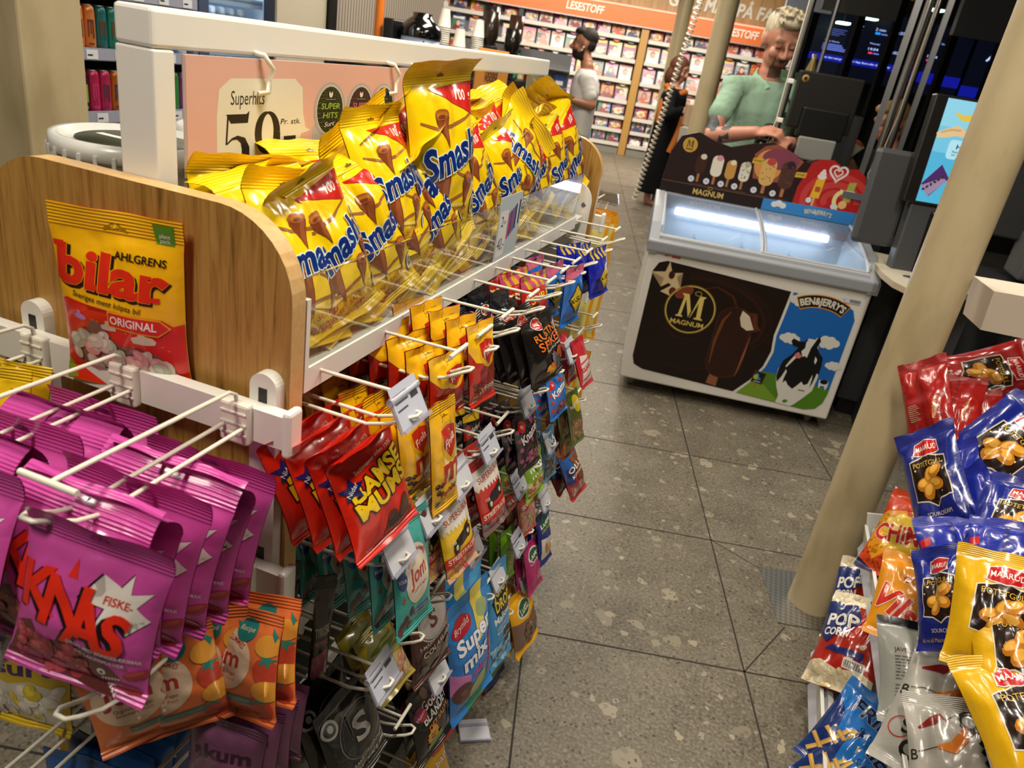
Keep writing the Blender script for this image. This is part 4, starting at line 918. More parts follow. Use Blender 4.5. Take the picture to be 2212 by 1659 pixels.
def bland(a):
    for t, x, y, c, w in (('Godt &', .55, 1.06, '#e6dcd8', .62), ('BLANDET', .56, .85, '#dedad6', .72), ('DET SALTE', .58, .66, '#c87c22', .62)): a.text(t, x, y, .17 if c[1] != 'c' else .10, c, w=w, rot=.12, bold=.06, out=[('#b5252c', .05)] if t[0] == 'G' else None)
    a.ell(.16, .98, .12, .13, '#8c2452'); a.ell(.22, .93, .1, .1, '#a42a3a'); a.text('Malaco', .18, .96, .06, '#e0d0d4', rot=.5); a.star(.36, .46, .17, .14, 12, '#c98a1c'); a.text('Fun', .36, .48, .07, '#6a1d12', bold=.04); a.text('Bag', .36, .41, .05, '#6a1d12', bold=.04)
    a.poly([(.24, .22), (.62, .30), (.60, .40), (.22, .32)], '#5f8a1f'); a.ell(.40, 1.22, .08, .1, '#9a7a5a')
def rust(a):
    a.ell(.40, 1.30, .14, .13, '#d8cfc8'); a.ell(.40, 1.30, .125, .115, '#b0261c'); a.text('Bryn', .40, 1.30, .07, '#ecdcd8', shear=.3, rot=.1)
    a.text('RUSTNE', .56, 1.06, .16, '#d0741e', w=.72, rot=.10, bold=.03); a.text('SPIKER', .58, .86, .19, '#d8691c', w=.72, rot=.10, bold=.04, out=[('#1a120c', .04)]); a.text('Skumle greier', .60, .71, .06, '#cfc9c2', w=.5, rot=.1)
    a.star(.66, .40, .34, .10, 11, '#b5551a', .2, .4); a.ell(.56, .45, .12, .17, '#5d6078', .4); a.ell(.72, .33, .16, .12, '#4c4a46'); a.star(.36, .30, .12, .04, 8, '#c9921e')
def knatt(a, c):
    rr = random.Random(5)
    for _ in range(26): a.ell(rr.uniform(.08, .92), rr.uniform(.1, 1.1), .055, .055, c, 0, 10)
    a.ell(.26, 1.04, .15, .12, '#c8292a', .2); a.text('By', .26, 1.04, .08, '#efe0e0'); a.text('Knatter', .55, .84, .19, '#ecebea', w=.86, rot=.22, bold=.07, out=[('#121012', .04)])
    candies(a, .35, .15, .9, .5, [('#8a4060', '#a85c7a'), ('#3a2a34', '#5a4854'), ('#a05070', '#b8708c')], 22, .07, 9)
ARTS = {
 'bamse': ('#d4220c', art_bamse, 1.36), 'mpea': ('#f0b40c', lambda: art_m('#f0b40c', '#f0b40c', 'Peanøtt', '#b9261b', '#ecd890'), 1.85), 'mtoff': ('#b3200f', lambda: art_m('#b3200f', '#efb718', 'TOFFIN', '#7c1410'), 1.85),
 'rustne': ('#15110f', lambda: (lambda a: (rust(a), a)[1])(Art(1.45)), 1.45),
 'red5': ('#b52420', lambda: art_gen('', 'SURE', '#f0c030', A=1.35, extra=lambda a: [a.poly([(0, 1.35), (1, 1.35), (1, 1.0), (0, 1.05)], '#b5436a')]+[a.poly([(.1+.25*k, 1.34), (.2+.25*k, 1.34), (.3+.25*k, 1.03), (.16+.25*k, 1.03)], '#c9a022') for k in range(4)]), 1.35),
 'blk5': ('#141820', lambda: art_gen('', 'LAKRIS', '#4a90b8', A=1.45, extra=lambda a: [a.ell(.3+.2*k, .55+.3*(k % 2), .2, .1, '#2f7fae', k, 12) for k in range(4)]), 1.45),
 'blue6': ('#1467c0', lambda: art_gen('', 'X-SUR', '#161a10', A=1.3, extra=lambda a: [a.poly([(.5, .95), (.9, .60), (.5, .25), (.1, .60)], '#16140a'), a.poly([(.5, .90), (.84, .60), (.5, .30), (.16, .60)], '#d9b625'), a.poly([(0, 1.3), (1, 1.3), (1, 1.12), (0, 1.02)], '#c05a78')], y1=.6, hs=.12), 1.3),
 'dblue7': ('#17219c', lambda: art_gen('', 'SUR', '#16140a', A=1.3, extra=lambda a: [a.poly([(.62, .85), (.98, .50), (.62, .12), (.30, .50)], '#d9b625')]+[a.poly([(.1+.2*k, 1.28), (.18+.2*k, 1.28), (.26+.2*k, 1.02), (.16+.2*k, 1.02)], '#d0b030') for k in range(4)], y1=.5, hs=.10), 1.3),
 'redw': ('#b52630', lambda: art_gen('', 'POLKA', '#a02430', A=1.5, extra=lambda a: [a.poly([(.1, .10), (.9, .10), (.8, .9), (.2, 1.0)], '#d9c6c0')]+[a.poly([(.1, .2+.25*k), (.9, .3+.25*k), (.9, .36+.25*k), (.1, .26+.25*k)], '#c04a50') for k in range(3)], y1=.6, hs=.10), 1.5),
 'jom': ('#3da39b', lambda: (lambda a: (jom(a, '#1f5a8a', [(.2, .2, .06), (.32, .28, .05), (.12, .12, .08), (.9, 1.12, .09), (.93, 1.0, .05), (.3, .12, .045)]), a)[1])(Art(1.3)), 1.3),
 'jomo': ('#cf6a35', lambda: (lambda a: (jomo(a), a)[1])(Art(1.25)), 1.25),
 'gray': ('#2c2927', lambda: art_gen('', 'TYRKISK', '#b5b0aa', 'PEPPER', '#c06a7a', A=2.2, y1=1.3, extra=lambda a: [a.poly([(.1, .3), (.9, .5), (.9, 1.0), (.1, .8)], '#b5687a'), a.ell(.7, .35, .15, .2, '#b8a078')]), 2.2),
 'srY': ('#e3b91c', lambda: (lambda a: (a.poly([(.0, .0), (1, 0), (1, .33), (0, .28)], '#c9a08a'), candies(a, .05, .04, .95, .30, GUM, 26, .10, 3), street(a, 0), a)[3])(Art(1.45)), 1.45),
 'srR': ('#c0261f', lambda: (lambda a: (a.poly([(.0, .0), (1, 0), (1, .33), (0, .28)], '#6a5a58'), candies(a, .05, .04, .95, .30, [('#7a6a6a', '#948686'), ('#b0504e', '#c87472'), ('#4a4242', '#6a6060')], 26, .10, 3), street(a, 1), a)[3])(Art(1.45)), 1.45),
 'ler': ('#1a1512', lambda: art_gen('', 'Lakriser', '#e6e2da', A=1.3, extra=lambda a: [a.poly([(0, 1.3), (1, 1.3), (1, .95), (0, 1.1)], '#d9b01c'), a.poly([(0, .5), (.5, .6), (.2, 1.0), (0, .9)], '#b5261c')]), 1.3),
 'knat': ('#1a1218', lambda: (lambda a: (knatt(a, '#a8447a'), a)[1])(Art(1.3)), 1.3), 'knatB': ('#2a6fc0', lambda: (lambda a: (knatt(a, '#c8342a'), a)[1])(Art(1.3)), 1.3),
 'mix': ('#7fae28', lambda: art_gen('', 'mini', '#e8e6da', 'mix', '#e8e6da', A=1.35, win=('#d8c83a', [('#c9c030', '#dcd65c'), ('#c8503c', '#da7460'), ('#e0d8a0', '#ece6bc')], .55), out=[('#1a2410', .05)], y1=.95), 1.35),
 'cola': ('#4a7f9c', lambda: art_gen('', 'COLA', '#e6ecf0', 'MIX', '#e6ecf0', A=1.6, win=('#3a3f42', [('#5c6468', '#7a8488'), ('#3c4246', '#565e62')], .7), out=[('#14202a', .05)], y1=1.2), 1.6),
 'jelly': ('#b5502a', lambda: art_gen('', 'SURE', '#1a1614', A=1.35, win=('#8a6a4a', [('#c9b83a', '#dccf62'), ('#c9783a', '#dc9a60'), ('#7f9a3a', '#9cb45c')], .75), extra=lambda a: [a.rect(.35, .85, .8, 1.2, '#e2ddd0')], y1=1.0, hs=.1), 1.35),
 'nuts': ('#56692c', lambda: art_gen('', 'NØTTER', '#ece8da', A=1.6, win=('#7d6240', [('#a08054', '#b89a6e'), ('#86683f', '#a08358')], .8), extra=lambda a: [a.ell(.6, 1.2, .3, .25, '#d9c22c')], y1=1.2, hs=.1), 1.6),
 'olli': ('#a3292a', lambda: art_gen('', 'OLLI', '#e8e2d2', 'KIPPAR', '#e8e2d2', A=1.35, win=('#8a6a60', [('#b09088', '#c8aaa2'), ('#8a5a54', '#a47872')], .36), extra=lambda a: [a.poly([(0, 1.35), (1, 1.35), (1, 1.1), (.4, .9), (0, .6)], '#2566b8'), a.poly([(.45, 1.15), (1, 1.2), (1, .35), (.5, .5)], '#7a4a26'), a.poly([(.0, .5), (.3, .45), (.45, .85), (.1, .95)], '#27386e')], out=[('#3a1d10', .04)], y1=.88, hs=.15), 1.35),
 'pastel': ('#b54a3a', lambda: art_gen('', 'sur', '#e8d8d8', A=1.35, win=('#c98f7a', [('#d0a0a8', '#e2bcc2'), ('#a8b060', '#c0c882'), ('#d8a068', '#e6bc8c'), ('#c8788a', '#da98a6')], .95), y1=1.1), 1.35),
 'bluel': ('#1c2a80', lambda: art_gen('', 'Lutti', '#e0e4dc', 'FROGS', '#a8b82c', A=1.6, extra=lambda a: [a.ell(.5, 1.25, .34, .22, '#1f5a3c'), a.poly([(.1, .2), (.9, .2), (.9, .75), (.1, .85)], '#d6cfc0'), a.ell(.4, .5, .12, .2, '#b5702a', .4), a.ell(.65, .42, .12, .16, '#c99a4a')], y1=1.25, hs=.14), 1.6),
 'stick': ('#6fa81c', lambda: art_gen('', 'Lutti', '#d9cf38', 'sure', '#d9cf38', A=1.7, y1=1.0, rot=1.1), 1.7),
 'wpink': ('#c9c2c0', lambda: art_gen('', 'lutti', '#3a3434', A=1.6, extra=lambda a: [a.rect(.1, .9, .9, 1.4, '#b06a74'), a.rect(.15, .2, .85, .6, '#d9d4d0')]+[a.rect(.2, .26+.06*k, .75, .29+.06*k, '#6a6464') for k in range(5)], y1=.75, hs=.1), 1.6),
 'lutP': ('#b5286e', lambda: art_gen('', 'Lutti', '#e6e2d8', 'bubble', '#d8a8c4', A=1.6, extra=lambda a: [a.ell(.5, 1.2, .34, .22, '#dcd6cc'), a.ell(.5, 1.2, .30, .19, '#1f5a3c'), a.ell(.7, .45, .2, .25, '#c86a98')], y1=1.2, hs=.15), 1.6),
 'lutY': ('#e6a812', lambda: (lambda a: (lutty(a), a)[1])(Art(1.36)), 1.36), 'juicy': ('#3f95cf', lambda: (lambda a: (juicy(a), a)[1])(Art(2.3)), 2.3),
 'juicb': ('#4aa0d8', lambda: art_gen('', 'JUICY', '#d7c433', A=1.1, out=[('#0f1012', .06)], y1=.3, hs=.25), 1.1), 'smix': ('#2a86d0', lambda: (lambda a: (smix(a), a)[1])(Art(1.63)), 1.63),
 'redb': ('#a8261c', lambda: art_gen('', 'sure', '#e6d8c8', A=1.2, extra=lambda a: [a.ell(.6, .35, .3, .2, '#8a9a3a')]), 1.2), 'navy': ('#1a2a64', lambda: art_gen('', 'lakris', '#c9d0da', A=1.8, extra=lambda a: [a.ell(.5, .4, .3, .2, '#4a7a3c')]), 1.8),
 'colas': ('#54281f', lambda: (lambda a: (colasura(a), a)[1])(Art(1.36)), 1.36),
 'syel': ('#a8982c', lambda: art_gen('', 'S', '#4a5a20', A=1.35, oval='#7d7a4a', win=('#c8b06a', [('#d88a72', '#e6a890'), ('#d0c070', '#e0d494'), ('#d99a80', '#e8b8a0')], .62), y1=.95, hs=.2), 1.35),
 'salt': ('#181716', lambda: (lambda a: (salt(a), a)[1])(Art(1.35)), 1.35), 'bland': ('#141312', lambda: (lambda a: (bland(a), a)[1])(Art(1.4)), 1.4),
 'laban': ('#d8a81c', lambda: art_gen('', 'Laban', '#ece0d0', A=1.2, out=[('#b52a1c', .07)], y1=.75, extra=lambda a: [a.poly([(.3, 1.2), (1, 1.2), (1, .9), (.5, .95)], '#c9603a')]), 1.2),
 'yelb': ('#d9b716', lambda: art_gen('', 'sure', '#2a220a', A=1.4, extra=lambda a: [a.ell(.3+.2*k, .5+.2*(k % 2), .05, .07, '#2a220a', k) for k in range(4)]), 1.4),
 'mauve': ('#7d4a6c', lambda: art_gen('', 'skum', '#3a2030', A=1.2), 1.2), 'purp': ('#51409a', lambda: art_gen('', 'lakris', '#d0c8e0', A=1.4), 1.4), 'blues': ('#274e84', lambda: art_gen('', 'salt', '#b0c4dc', A=1.4, extra=lambda a: [a.rect(.1, .2, .9, .5, '#8fa8c4')]), 1.4), 'tie': ('#c9a91a', lambda: art_gen('', 'surt', '#3a2060', A=1.3, win=('#c8c0b0', [('#d8d2c4', '#e6e2d8'), ('#c8b020', '#dcc84a')], .6)), 1.3),
}
def bagM(key):
    o, r, u, W, H = BAGS[key]; r, u = Vector(r), Vector(u); n = u.cross(r)
    return frame(o, r, n, u), W, H
BC = {}
def bag_variant(key, W, H, seed, detail=1.0, wr=1.0, **kw):
    base, fn, A = ARTS[key]
    nu, nv = max(10, int(16*detail)), max(12, int(22*detail))
    sparkle = key in ('rustne', 'salt', 'knat', 'blk5')
    return bag_mesh('candy_bag', W, H, W*kw.pop('thick', .30), base, fn(), seed, nu, nv, wr=wr, mk=(lambda c: mat(c, .2, 0, 'sparkle', 0, .6, .4)) if sparkle and False else None, **kw)
def stack(key, label, n=0, step=.022, art=None, group=None, dirv=(-1, 0, 0), detail=1.0, dz=0, jit=.12, fan=0., **kw):
    """front bag plus n behind it on the same hook"""
    M, W, H = bagM(key); ak = art or key
    me = bag_variant(ak, W, H, sum(map(ord, key)), detail, **kw)
    o = link('candy_bag', me, None, M); g = group or 'hanging bags: '+label
    tag(o, label+(', front one on its hook' if n else ''), 'candy bag', g if n else None)
    rr = random.Random(len(key)*7+n); me2 = bag_variant(ak, W, H, sum(map(ord, key))+99, detail, **kw) if n > 2 else me
    for k in range(1, n+1):
        T = Matrix.Translation(Vector(dirv)*step*k+Vector((0, rr.uniform(-.004, .004), dz*k+rr.uniform(-.004, .004))))
        top = M @ Vector((0, 0, H))
        Rj = Matrix.Translation(top) @ Matrix.Rotation(rr.uniform(-jit, jit), 4, 'Z') @ Matrix.Rotation(fan*k, 4, 'Y') @ Matrix.Rotation(rr.uniform(-jit, jit)*.5, 4, 'X') @ Matrix.Translation(-top)
        o2 = link('candy_bag', me if k % 2 == 0 else me2, None, T @ Rj @ M)
        tag(o2, '%s, %s behind the front one' % (label, ORD[k-1]), 'candy bag', g)
    return o
# ----------------------------------------------------------------- aisle side
stack('bamse', 'red candy bag with yellow lettering nearest the oak panel', 3, .026, detail=1.5, curl=.25)
stack('mpea', 'frontmost yellow chocolate bag with a large red m in the top row', 0, detail=1.3)
stack('mpeb', 'yellow chocolate bag left of the frontmost yellow one', 6, .026, art='mpea', dz=.004)
stack('toffb', 'short red and yellow toffee bag, third top hook', 4, .028, art='mtoff', dz=.004, detail=1.2)
stack('mtoff', 'tall red toffee bag with yellow top', 4, .026, dz=.002, detail=1.2)
stack('rustne', 'shiny black bag with orange lettering', 5, .022, detail=1.3, fan=-.05, wr=1.3)
stack('red5', 'small red bag with pink and yellow striped top', 3, .035)
stack('blk5', 'small black and blue bag behind the shiny black ones', 3, .035)
stack('blue6', 'bright blue bag with yellow diamond', 2, .04)
stack('dblue7', 'deep blue bag with yellow diamond', 2, .03)
stack('redw', 'red and white striped bag below the blue ones', 1, .035)
stack('jom', 'teal gummy bag with round cream emblem', 4, .035, detail=1.4, wr=.8)
stack('gray', 'dark narrow pack with pink stripe by the oak panel', 1, .05, thick=.6)
stack('srY', 'yellow and red gummy bag with dark racing car', 0, detail=1.4, wr=.7)
stack('sryb', 'half hidden yellow and red racing-car bag', 1, .03, art='srY', wr=.7)
stack('srR', 'red gummy bag with dark racing car', 1, .03, detail=1.4, wr=.7)
stack('ler', 'small black and yellow liquorice bag', 1, .03)
stack('knat', 'black bag with purple dots', 3, .024, detail=1.2, fan=-.04)
stack('knatB', 'blue bag with red dots', 2, .03)
stack('mix', 'green and yellow jelly bag', 2, .026)
stack('cola_b', 'grey blue cola candy bag', 1, .03, art='cola')
stack('jelly', 'clear bag of sour jelly sweets with white label', 1, .03)
stack('nuts', 'olive nut bag with yellow round label', 1, .03)
stack('olli', 'red, blue and brown bag at the far end', 1, .04)
stack('pastel', 'bag of pastel sour sweets in the fourth row', 1, .03)
stack('bluel', 'navy bag with green oval emblem', 1, .03)
stack('stick', 'lime green narrow bag with yellow writing', 1, .03)
stack('wpink', 'white and pink bag with barcode back', 0)
stack('lutP', 'magenta bag with green oval emblem in the bottom row', 1, .03)
stack('lutY', 'yellow bag with green oval emblem', 1, .03, detail=1.3)
stack('juicy', 'tall light blue marshmallow bag with yellow lettering', 0, detail=1.3, wr=.6)
stack('juicb', 'light blue bag top behind the label flap', 1, .03)
stack('smix', 'large blue bag with white lettering and red oval', 1, .03, detail=1.5, wr=.6)
stack('redb', 'red bag at floor level below the large blue one', 0)
stack('navy', 'navy bag hanging lowest beside the large blue one', 0)
stack('colas', 'brown bag of sugared cola sweets', 1, .03, detail=1.3, wr=.6)
stack('syel', 'yellow green bag of peach coloured sweets', 1, .03)
stack('salt', 'black bag with large white letter S', 1, .035, detail=1.5, wr=.7)
stack('saltb', 'plain black liquorice bag beside the oak panel', 1, .03, art='salt')
stack('bland', 'black bag with green strip and orange badge', 1, .03, detail=1.3, wr=.7)
stack('laban', 'yellow bag at the bottom of the stand', 1, .03)
# ----------------------------------------------------------------- near end side
def bilar():
    M, W, H = bagM('bilar'); A = art_bilar()
    me = bag_mesh('candy_bag', W, H, .036, '#efb408', A, 12, 30, 40, st=.12, sb=.08, wr=.55, slump=.3, back='#d3260f', mk=lambda c: mat(c, .27, 0, 'foil', 0, .5, .3))
    o = link('candy_bag', me, None, M); tag(o, 'yellow and red bag of marshmallow sweets propped against the oak end panel', 'candy bag')
bilar()
kn = lambda W, H, s, **k: bag_mesh('candy_bag', W, H, .030, '#c2499a', art_knas(), s, 26, 32, st=.17, sb=.07, wr=.8, slump=.4, **k)
M, W, H = bagM('knas'); kmesh = [kn(W, H*1.02, 21+i, curl=(.10, -.12, .2)[i]) for i in range(3)]
def knas_stack(key, n, label, x):
    M, W, H = bagM(key); p = M.translation.copy()
    for k in range(n+1):
        y = p.y+.031*k if k < 6 else p.y+.031*6; rr = random.Random(k+n)
        top = M @ Vector((0, 0, H)); shift = Vector((x-top.x if k else 0, .030*k, -.0068*k))
        Rj = Matrix.Translation(top) @ Matrix.Rotation(rr.uniform(-.07, .07) if k else 0, 4, 'Z') @ Matrix.Rotation(rr.uniform(-.05, .05) if k else 0, 4, 'X') @ Matrix.Translation(-top)
        S = Matrix.Translation((0, 0, H)) @ Matrix.Scale((1.0 if key == 'knas' else .95)*(1+.17*min(1, k/3)), 4) @ Matrix.Translation((0, 0, -H))
        o = link('candy_bag', kmesh[k % 3], None, Matrix.Translation(shift) @ Rj @ M @ S)
        tag(o, label+(', front one' if k == 0 else ', %s behind the front one' % ORD[k-1]), 'candy bag', 'magenta bags on the near end panel')
knas_stack('knas', 6, 'magenta bag on the right-hand end hook', -.437)
knas_stack('knasl', 6, 'magenta bag on the left-hand end hook', -.578)
stack('jomo', 'orange gummy bag with strawberries beside the oak edge', 1, .025, dirv=(0, 1, 0), detail=1.6, wr=.6, st=.12)
M, W, H = bagM('jomo')
for i, (dx, dy, rz, rx) in enumerate(((-.040, -.03, .8, .1), (-.058, -.045, 1.0, .12), (-.03, .0, .45, .05))):
    o = link('candy_bag', bpy.data.objects['candy_bag.%03d' % 0].data if False else [x for x in COL.objects if x.get('label', '').startswith('orange gummy')][0].data, None, Matrix.Translation((dx, dy, -.01)) @ Matrix.Translation(M.translation) @ Matrix.Rotation(rz, 4, 'Z') @ Matrix.Rotation(rx, 4, 'X') @ Matrix.Translation(-M.translation) @ M)
    tag(o, 'orange gummy bag with strawberries turned edge on, %s to the left' % ORD[i], 'candy bag', 'orange bags turned edge on')
BAGS['yelb'] = ((-.715, .385, .90), (.98, .17, 0), (.0, .12, .99), .13, .145)
stack('yelb', 'yellow bag with black marks at the left edge', 4, .03, dirv=(0, 1, 0))
stack('mauve', 'mauve bag low on the near end panel', 3, .025, dirv=(0, 1, 0))
BAGS['purp'] = ((-.70, .40, .66), (.98, .17, 0), (.0, .1, .99), .13, .15); BAGS['tie'] = ((-.60, .42, .66), (.98, .17, 0), (.0, .1, .99), .10, .14); BAGS['blues'] = ((-.545, .43, .47), (.98, .17, 0), (.0, .1, .99), .12, .14)
stack('purp', 'purple bag below the magenta ones', 3, .03, dirv=(0, 1, 0))
stack('tie', 'yellow and white sweets bag under the clear label flap', 3, .03, dirv=(0, 1, 0))
stack('blues', 'blue bag low on the near end panel', 4, .03, dirv=(0, 1, 0))
# gold framed clear packs on the far end panel, seen from behind
a = Art(1.5); a.rect(.08, .06, .92, 1.3, '#d8cf7c')
for k in range(16): a.rect(.2, .25+.055*k, .2+.5*((k*37 % 10)/10+.1), .262+.055*k, '#c98a4a')
far_me = bag_mesh('candy_bag', .115, .165, .02, '#dd9a12', a, 4, 12, 16, wr=.6, back='#d9a51c'); n = 0
for z, cnt in ((.875, 4), (.675, 4), (.47, 3)):
    for k in range(cnt):
        o = link('candy_bag', far_me, None, TR(-.43+.018*math.sin(k*2), 2.02+.035*k, z, .12*math.sin(k*3+z*9), -.06+.03*math.sin(k), 0))
        tag(o, 'gold edged pack on the far end panel, %s hook, %s from the panel' % ({.875: 'upper', .675: 'middle', .47: 'lower'}[z], ORD[k]), 'candy bag', 'gold packs on the far end panel')
# ----------------------------------------------------------------- pile in the tray
SW, SH = .148, .212
SMV = [bag_mesh('snack_bag', SW, SH, .050, '#f2cc08', art_smash(v), 40+v*3, 24, 34, st=.11, sb=.06, wr=1.25, slump=.15, curl=(.25, -.2, .1)[v], pinch=.13, folds=7, fold_len=.6) for v in range(3)]
SMV.append(bag_mesh('snack_bag', SW*.98, SH*1.15, .055, '#f2cc08', art_smash(3), 61, 24, 36, st=.12, sb=.06, wr=.9, slump=.2, curl=.15, pinch=.12, folds=6))
where = ['tallest of the pile, standing upright against the frame', 'large one tilted left in front of the pink sign', 'nearest the camera, leaning over the oak panel', 'with its red 100 g corner just above the clear tray front', 'behind the nearest two, top bent under the pink sign', 'lying flat behind the oak panel', 'lowest at the near end of the tray', 'second lowest behind the clear front, near end', 'third along the clear front', 'fourth along the clear front', 'fifth along the clear front', 'sixth along the clear front', 'seventh along the clear front', 'eighth along the clear front', 'last along the clear front at the far end', 'standing behind the upright cluster on the right', 'with small red corner right of the tallest bag', 'topmost at the far end with red corner', 'tilted right showing its side print', 'rightmost, against the far oak panel', 'showing CRISPY above the far tray front', 'just right of the tallest bag, half hidden', 'below the tallest bag', 'in the middle of the pile behind the price card', 'in the pile right of the price card', 'wedged behind the large tilted one', 'under the large tilted one to the right', 'bottom near corner under the nearest bag', 'standing behind the tallest bag', 'standing at the back of the far cluster']
where += ['hidden under the nearest bag by the sign', 'standing hidden under the large tilted one by the sign']
for i, (c, r, u, v, q) in enumerate(SMASH):
    r, u = Vector(r), Vector(u); n = u.cross(r); k = 3 if v == 'tall' else v
    h = SH*(1.15 if k == 3 else 1)
    c = Vector(c); c.y = max(c.y, .69)
    o = link('snack_bag', SMV[k], None, frame(c-u*h*q/2, r, n, u) @ Matrix.Scale(q, 4))
    tag(o, 'yellow snack bag '+where[i], 'snack bag', 'yellow bags piled in the tray')
# ================================================================= ice cream chest freezer
FO = Vector((-.416, 3.342, 0)); FX = Vector((.987, .159, 0)).normalized(); FZ = Vector((0, 0, 1)); FY = FZ.cross(FX)   # FY points to the back
FM = frame(FO, FX, FY, FZ); FW = .979; FD = .62
FZR = thing('chest_freezer', 'white ice cream chest freezer with sloping glass lids and printed front', 'freezer', FM)
FWH = mat('#dcdad4', .3, 0, 'freezer_white'); GREY = mat('#8f949b', .38, 0, 'grey_plastic'); LGREY = mat('#a9adb3', .35, 0, 'light_grey_plastic')
m = MB(); m.bbox(0, FW, 0, .02, .066, .70, FWH, .008); m.box(0, .02, .015, FD, .07, .70, FWH); m.box(FW-.02, FW, .015, FD, .07, .70, FWH); m.box(.0, FW, FD-.02, FD, .07, .86, FWH); m.box(.01, FW-.01, .01, FD-.01, .07, .10, FWH); m.build('body', FZR)
# grey rim: sloping side cheeks, front bar, back bar
m = MB(); YZ = Matrix(((0, 0, 1, 0), (1, 0, 0, 0), (0, 1, 0, 0), (0, 0, 0, 1)))
side = [(-.018, .685), (FD, .685), (FD, .87), (FD-.05, .878), (.30, .842), (.12, .80), (.02, .755), (-.02, .735)]
for x in (-.014, FW-.030): m.prism(side, x, x+.044, GREY, M=YZ)
m.bbox(-.014, FW+.014, -.022, .05, .688, .745, GREY, .012, 3); m.bbox(.0, FW, .03, .058, .735, .762, LGREY, .006); m.box(0, FW, FD-.07, FD, .80, .872, GREY)
m.build('rim', FZR)
INN = mat('#aebac4', .35, 0, 'freezer_inner')
m = MB(); m.box(.03, FW-.03, .05, .055, .32, .74, INN); m.box(.03, FW-.03, FD-.06, FD-.055, .32, .86, INN); m.box(.03, .035, .05, FD-.055, .32, .80, INN); m.box(FW-.035, FW-.03, .05, FD-.055, .32, .80, INN); m.box(.03, FW-.03, .05, FD-.055, .31, .32, INN)
m.build('liner', FZR)
cold = mat('#dfeaff', .4, 0, 'lamp_tube', 7.0)
m = MB(); m.tube([(.10, FD-.085, .795), (FW-.12, FD-.085, .795)], .017, cold, 12); m.build('lamp_tube', FZR)
ltube = area('freezer_lamp', (0, 0, 0), .75, 1.3, (.82, .91, 1.0), sy=.03); ltube.matrix_world = FM @ Matrix.Translation((FW/2, FD-.11, .775)) @ Matrix.Rotation(-.5, 4, 'X')
# curved sliding glass lids
prof = [(.045, .758), (.10, .79), (.2, .818), (.32, .84), (.44, .857), (.55, .868)]
for k, (x0, x1, dz) in enumerate(((.035, .50, .0), (.485, FW-.035, .006))):
    m = MB(); vs = [(x, y, z+dz) for x in (x0, x1) for y, z in prof]; n = len(prof)
    m.add(vs, [(i, i+1, n+i+1, n+i) for i in range(n-1)], glassy('lid_glass', '#f2f6fa', .015, .9), sm=True)
    lid = m.build('glass_lid', FZR)
    m = MB()
    for x in (x0, x1): m.tube([(x, y, z+dz) for y, z in prof], .007, LGREY, 8)
    m.tube([(x0, prof[0][0], prof[0][1]+dz), (x1, prof[0][0], prof[0][1]+dz)], .007, LGREY, 8); m.build('lid_frame', lid)
m = MB()
for x in (.22, .46, .70):
    m.box(x, x+.004, .07, FD-.07, .34, .70, glassy('divider', '#eef4fa', .05, 1.2, .12, '#cfe0f0'))
m.box(.05, FW-.05, .30, .304, .34, .66, glassy('divider', '')); m.build('basket_divider', FZR)
# casters
for i, (x, y) in enumerate(((.06, .10), (FW-.06, .10), (.06, FD-.1), (FW-.06, FD-.1))):
    m = MB(); m.lathe([(.0, -.012), (.024, -.012), (.026, -.008), (.026, .008), (.024, .012), (.0, .012)], mat('#77736c', .6, 0, 'rubber'), 18, M=Matrix.Translation((x, y, .0262)) @ Matrix.Rotation(PI/2, 4, 'Y'))
    m.box(x-.018, x+.018, y-.014, y+.014, .045, .072, STEEL); m.box(x-.017, x-.013, y-.012, y+.012, .022, .05, STEEL); m.box(x+.013, x+.017, y-.012, y+.012, .022, .05, STEEL); m.build('caster', FZR)
# printed front, art unit = front width
F = Art(.648)
out = [(.055, .60), (.035, .585), (.03, .53), (.03, .13), (.045, .085), (.09, .062)]
BR = '#1a0d0a'
F.poly([(.09, .605), (.055, .59), (.036, .55), (.036, .12), (.05, .08), (.095, .062), (.54, .045), (.600, .12), (.64, .20), (.655, .28), (.645, .36), (.652, .45), (.660, .575)], BR)
for r, c in ((.33, '#22110c'), (.30, '#2a140e'), (.27, '#1d0e0a')): F.ring(.30, .38, r, r*.62, .02, c, 30, -.9, 1.9)
F.line([(.26, .50), (.34, .53), (.42, .50), (.47, .42), (.485, .33)], [.002, .008, .01, .008, .002], '#4a1f16'); F.line([(.10, .32), (.2, .26), (.34, .25)], [.002, .006, .002], '#351812'); F.line([(.15, .13), (.28, .10), (.42, .14)], [.002, .005, .002], '#351812')
F.star(.115, .535, .075, .025, 5, '#c9b48a', .5, .5, 4); F.star(.155, .475, .07, .03, 4, '#cdb98f', .2, .5, 6); F.ell(.125, .545, .014, .02, '#3a1a10'); F.ell(.145, .47, .016, .02, '#5a2a18')
F.ell(.245, .40, .118, .118, '#8a6f2c', n=40); F.ell(.245, .40, .113, .113, '#d2b862', n=40); F.ell(.245, .40, .109, .109, '#17100c', n=40); F.ell(.20, .475, .045, .025, '#7a3a22', .6, 12)
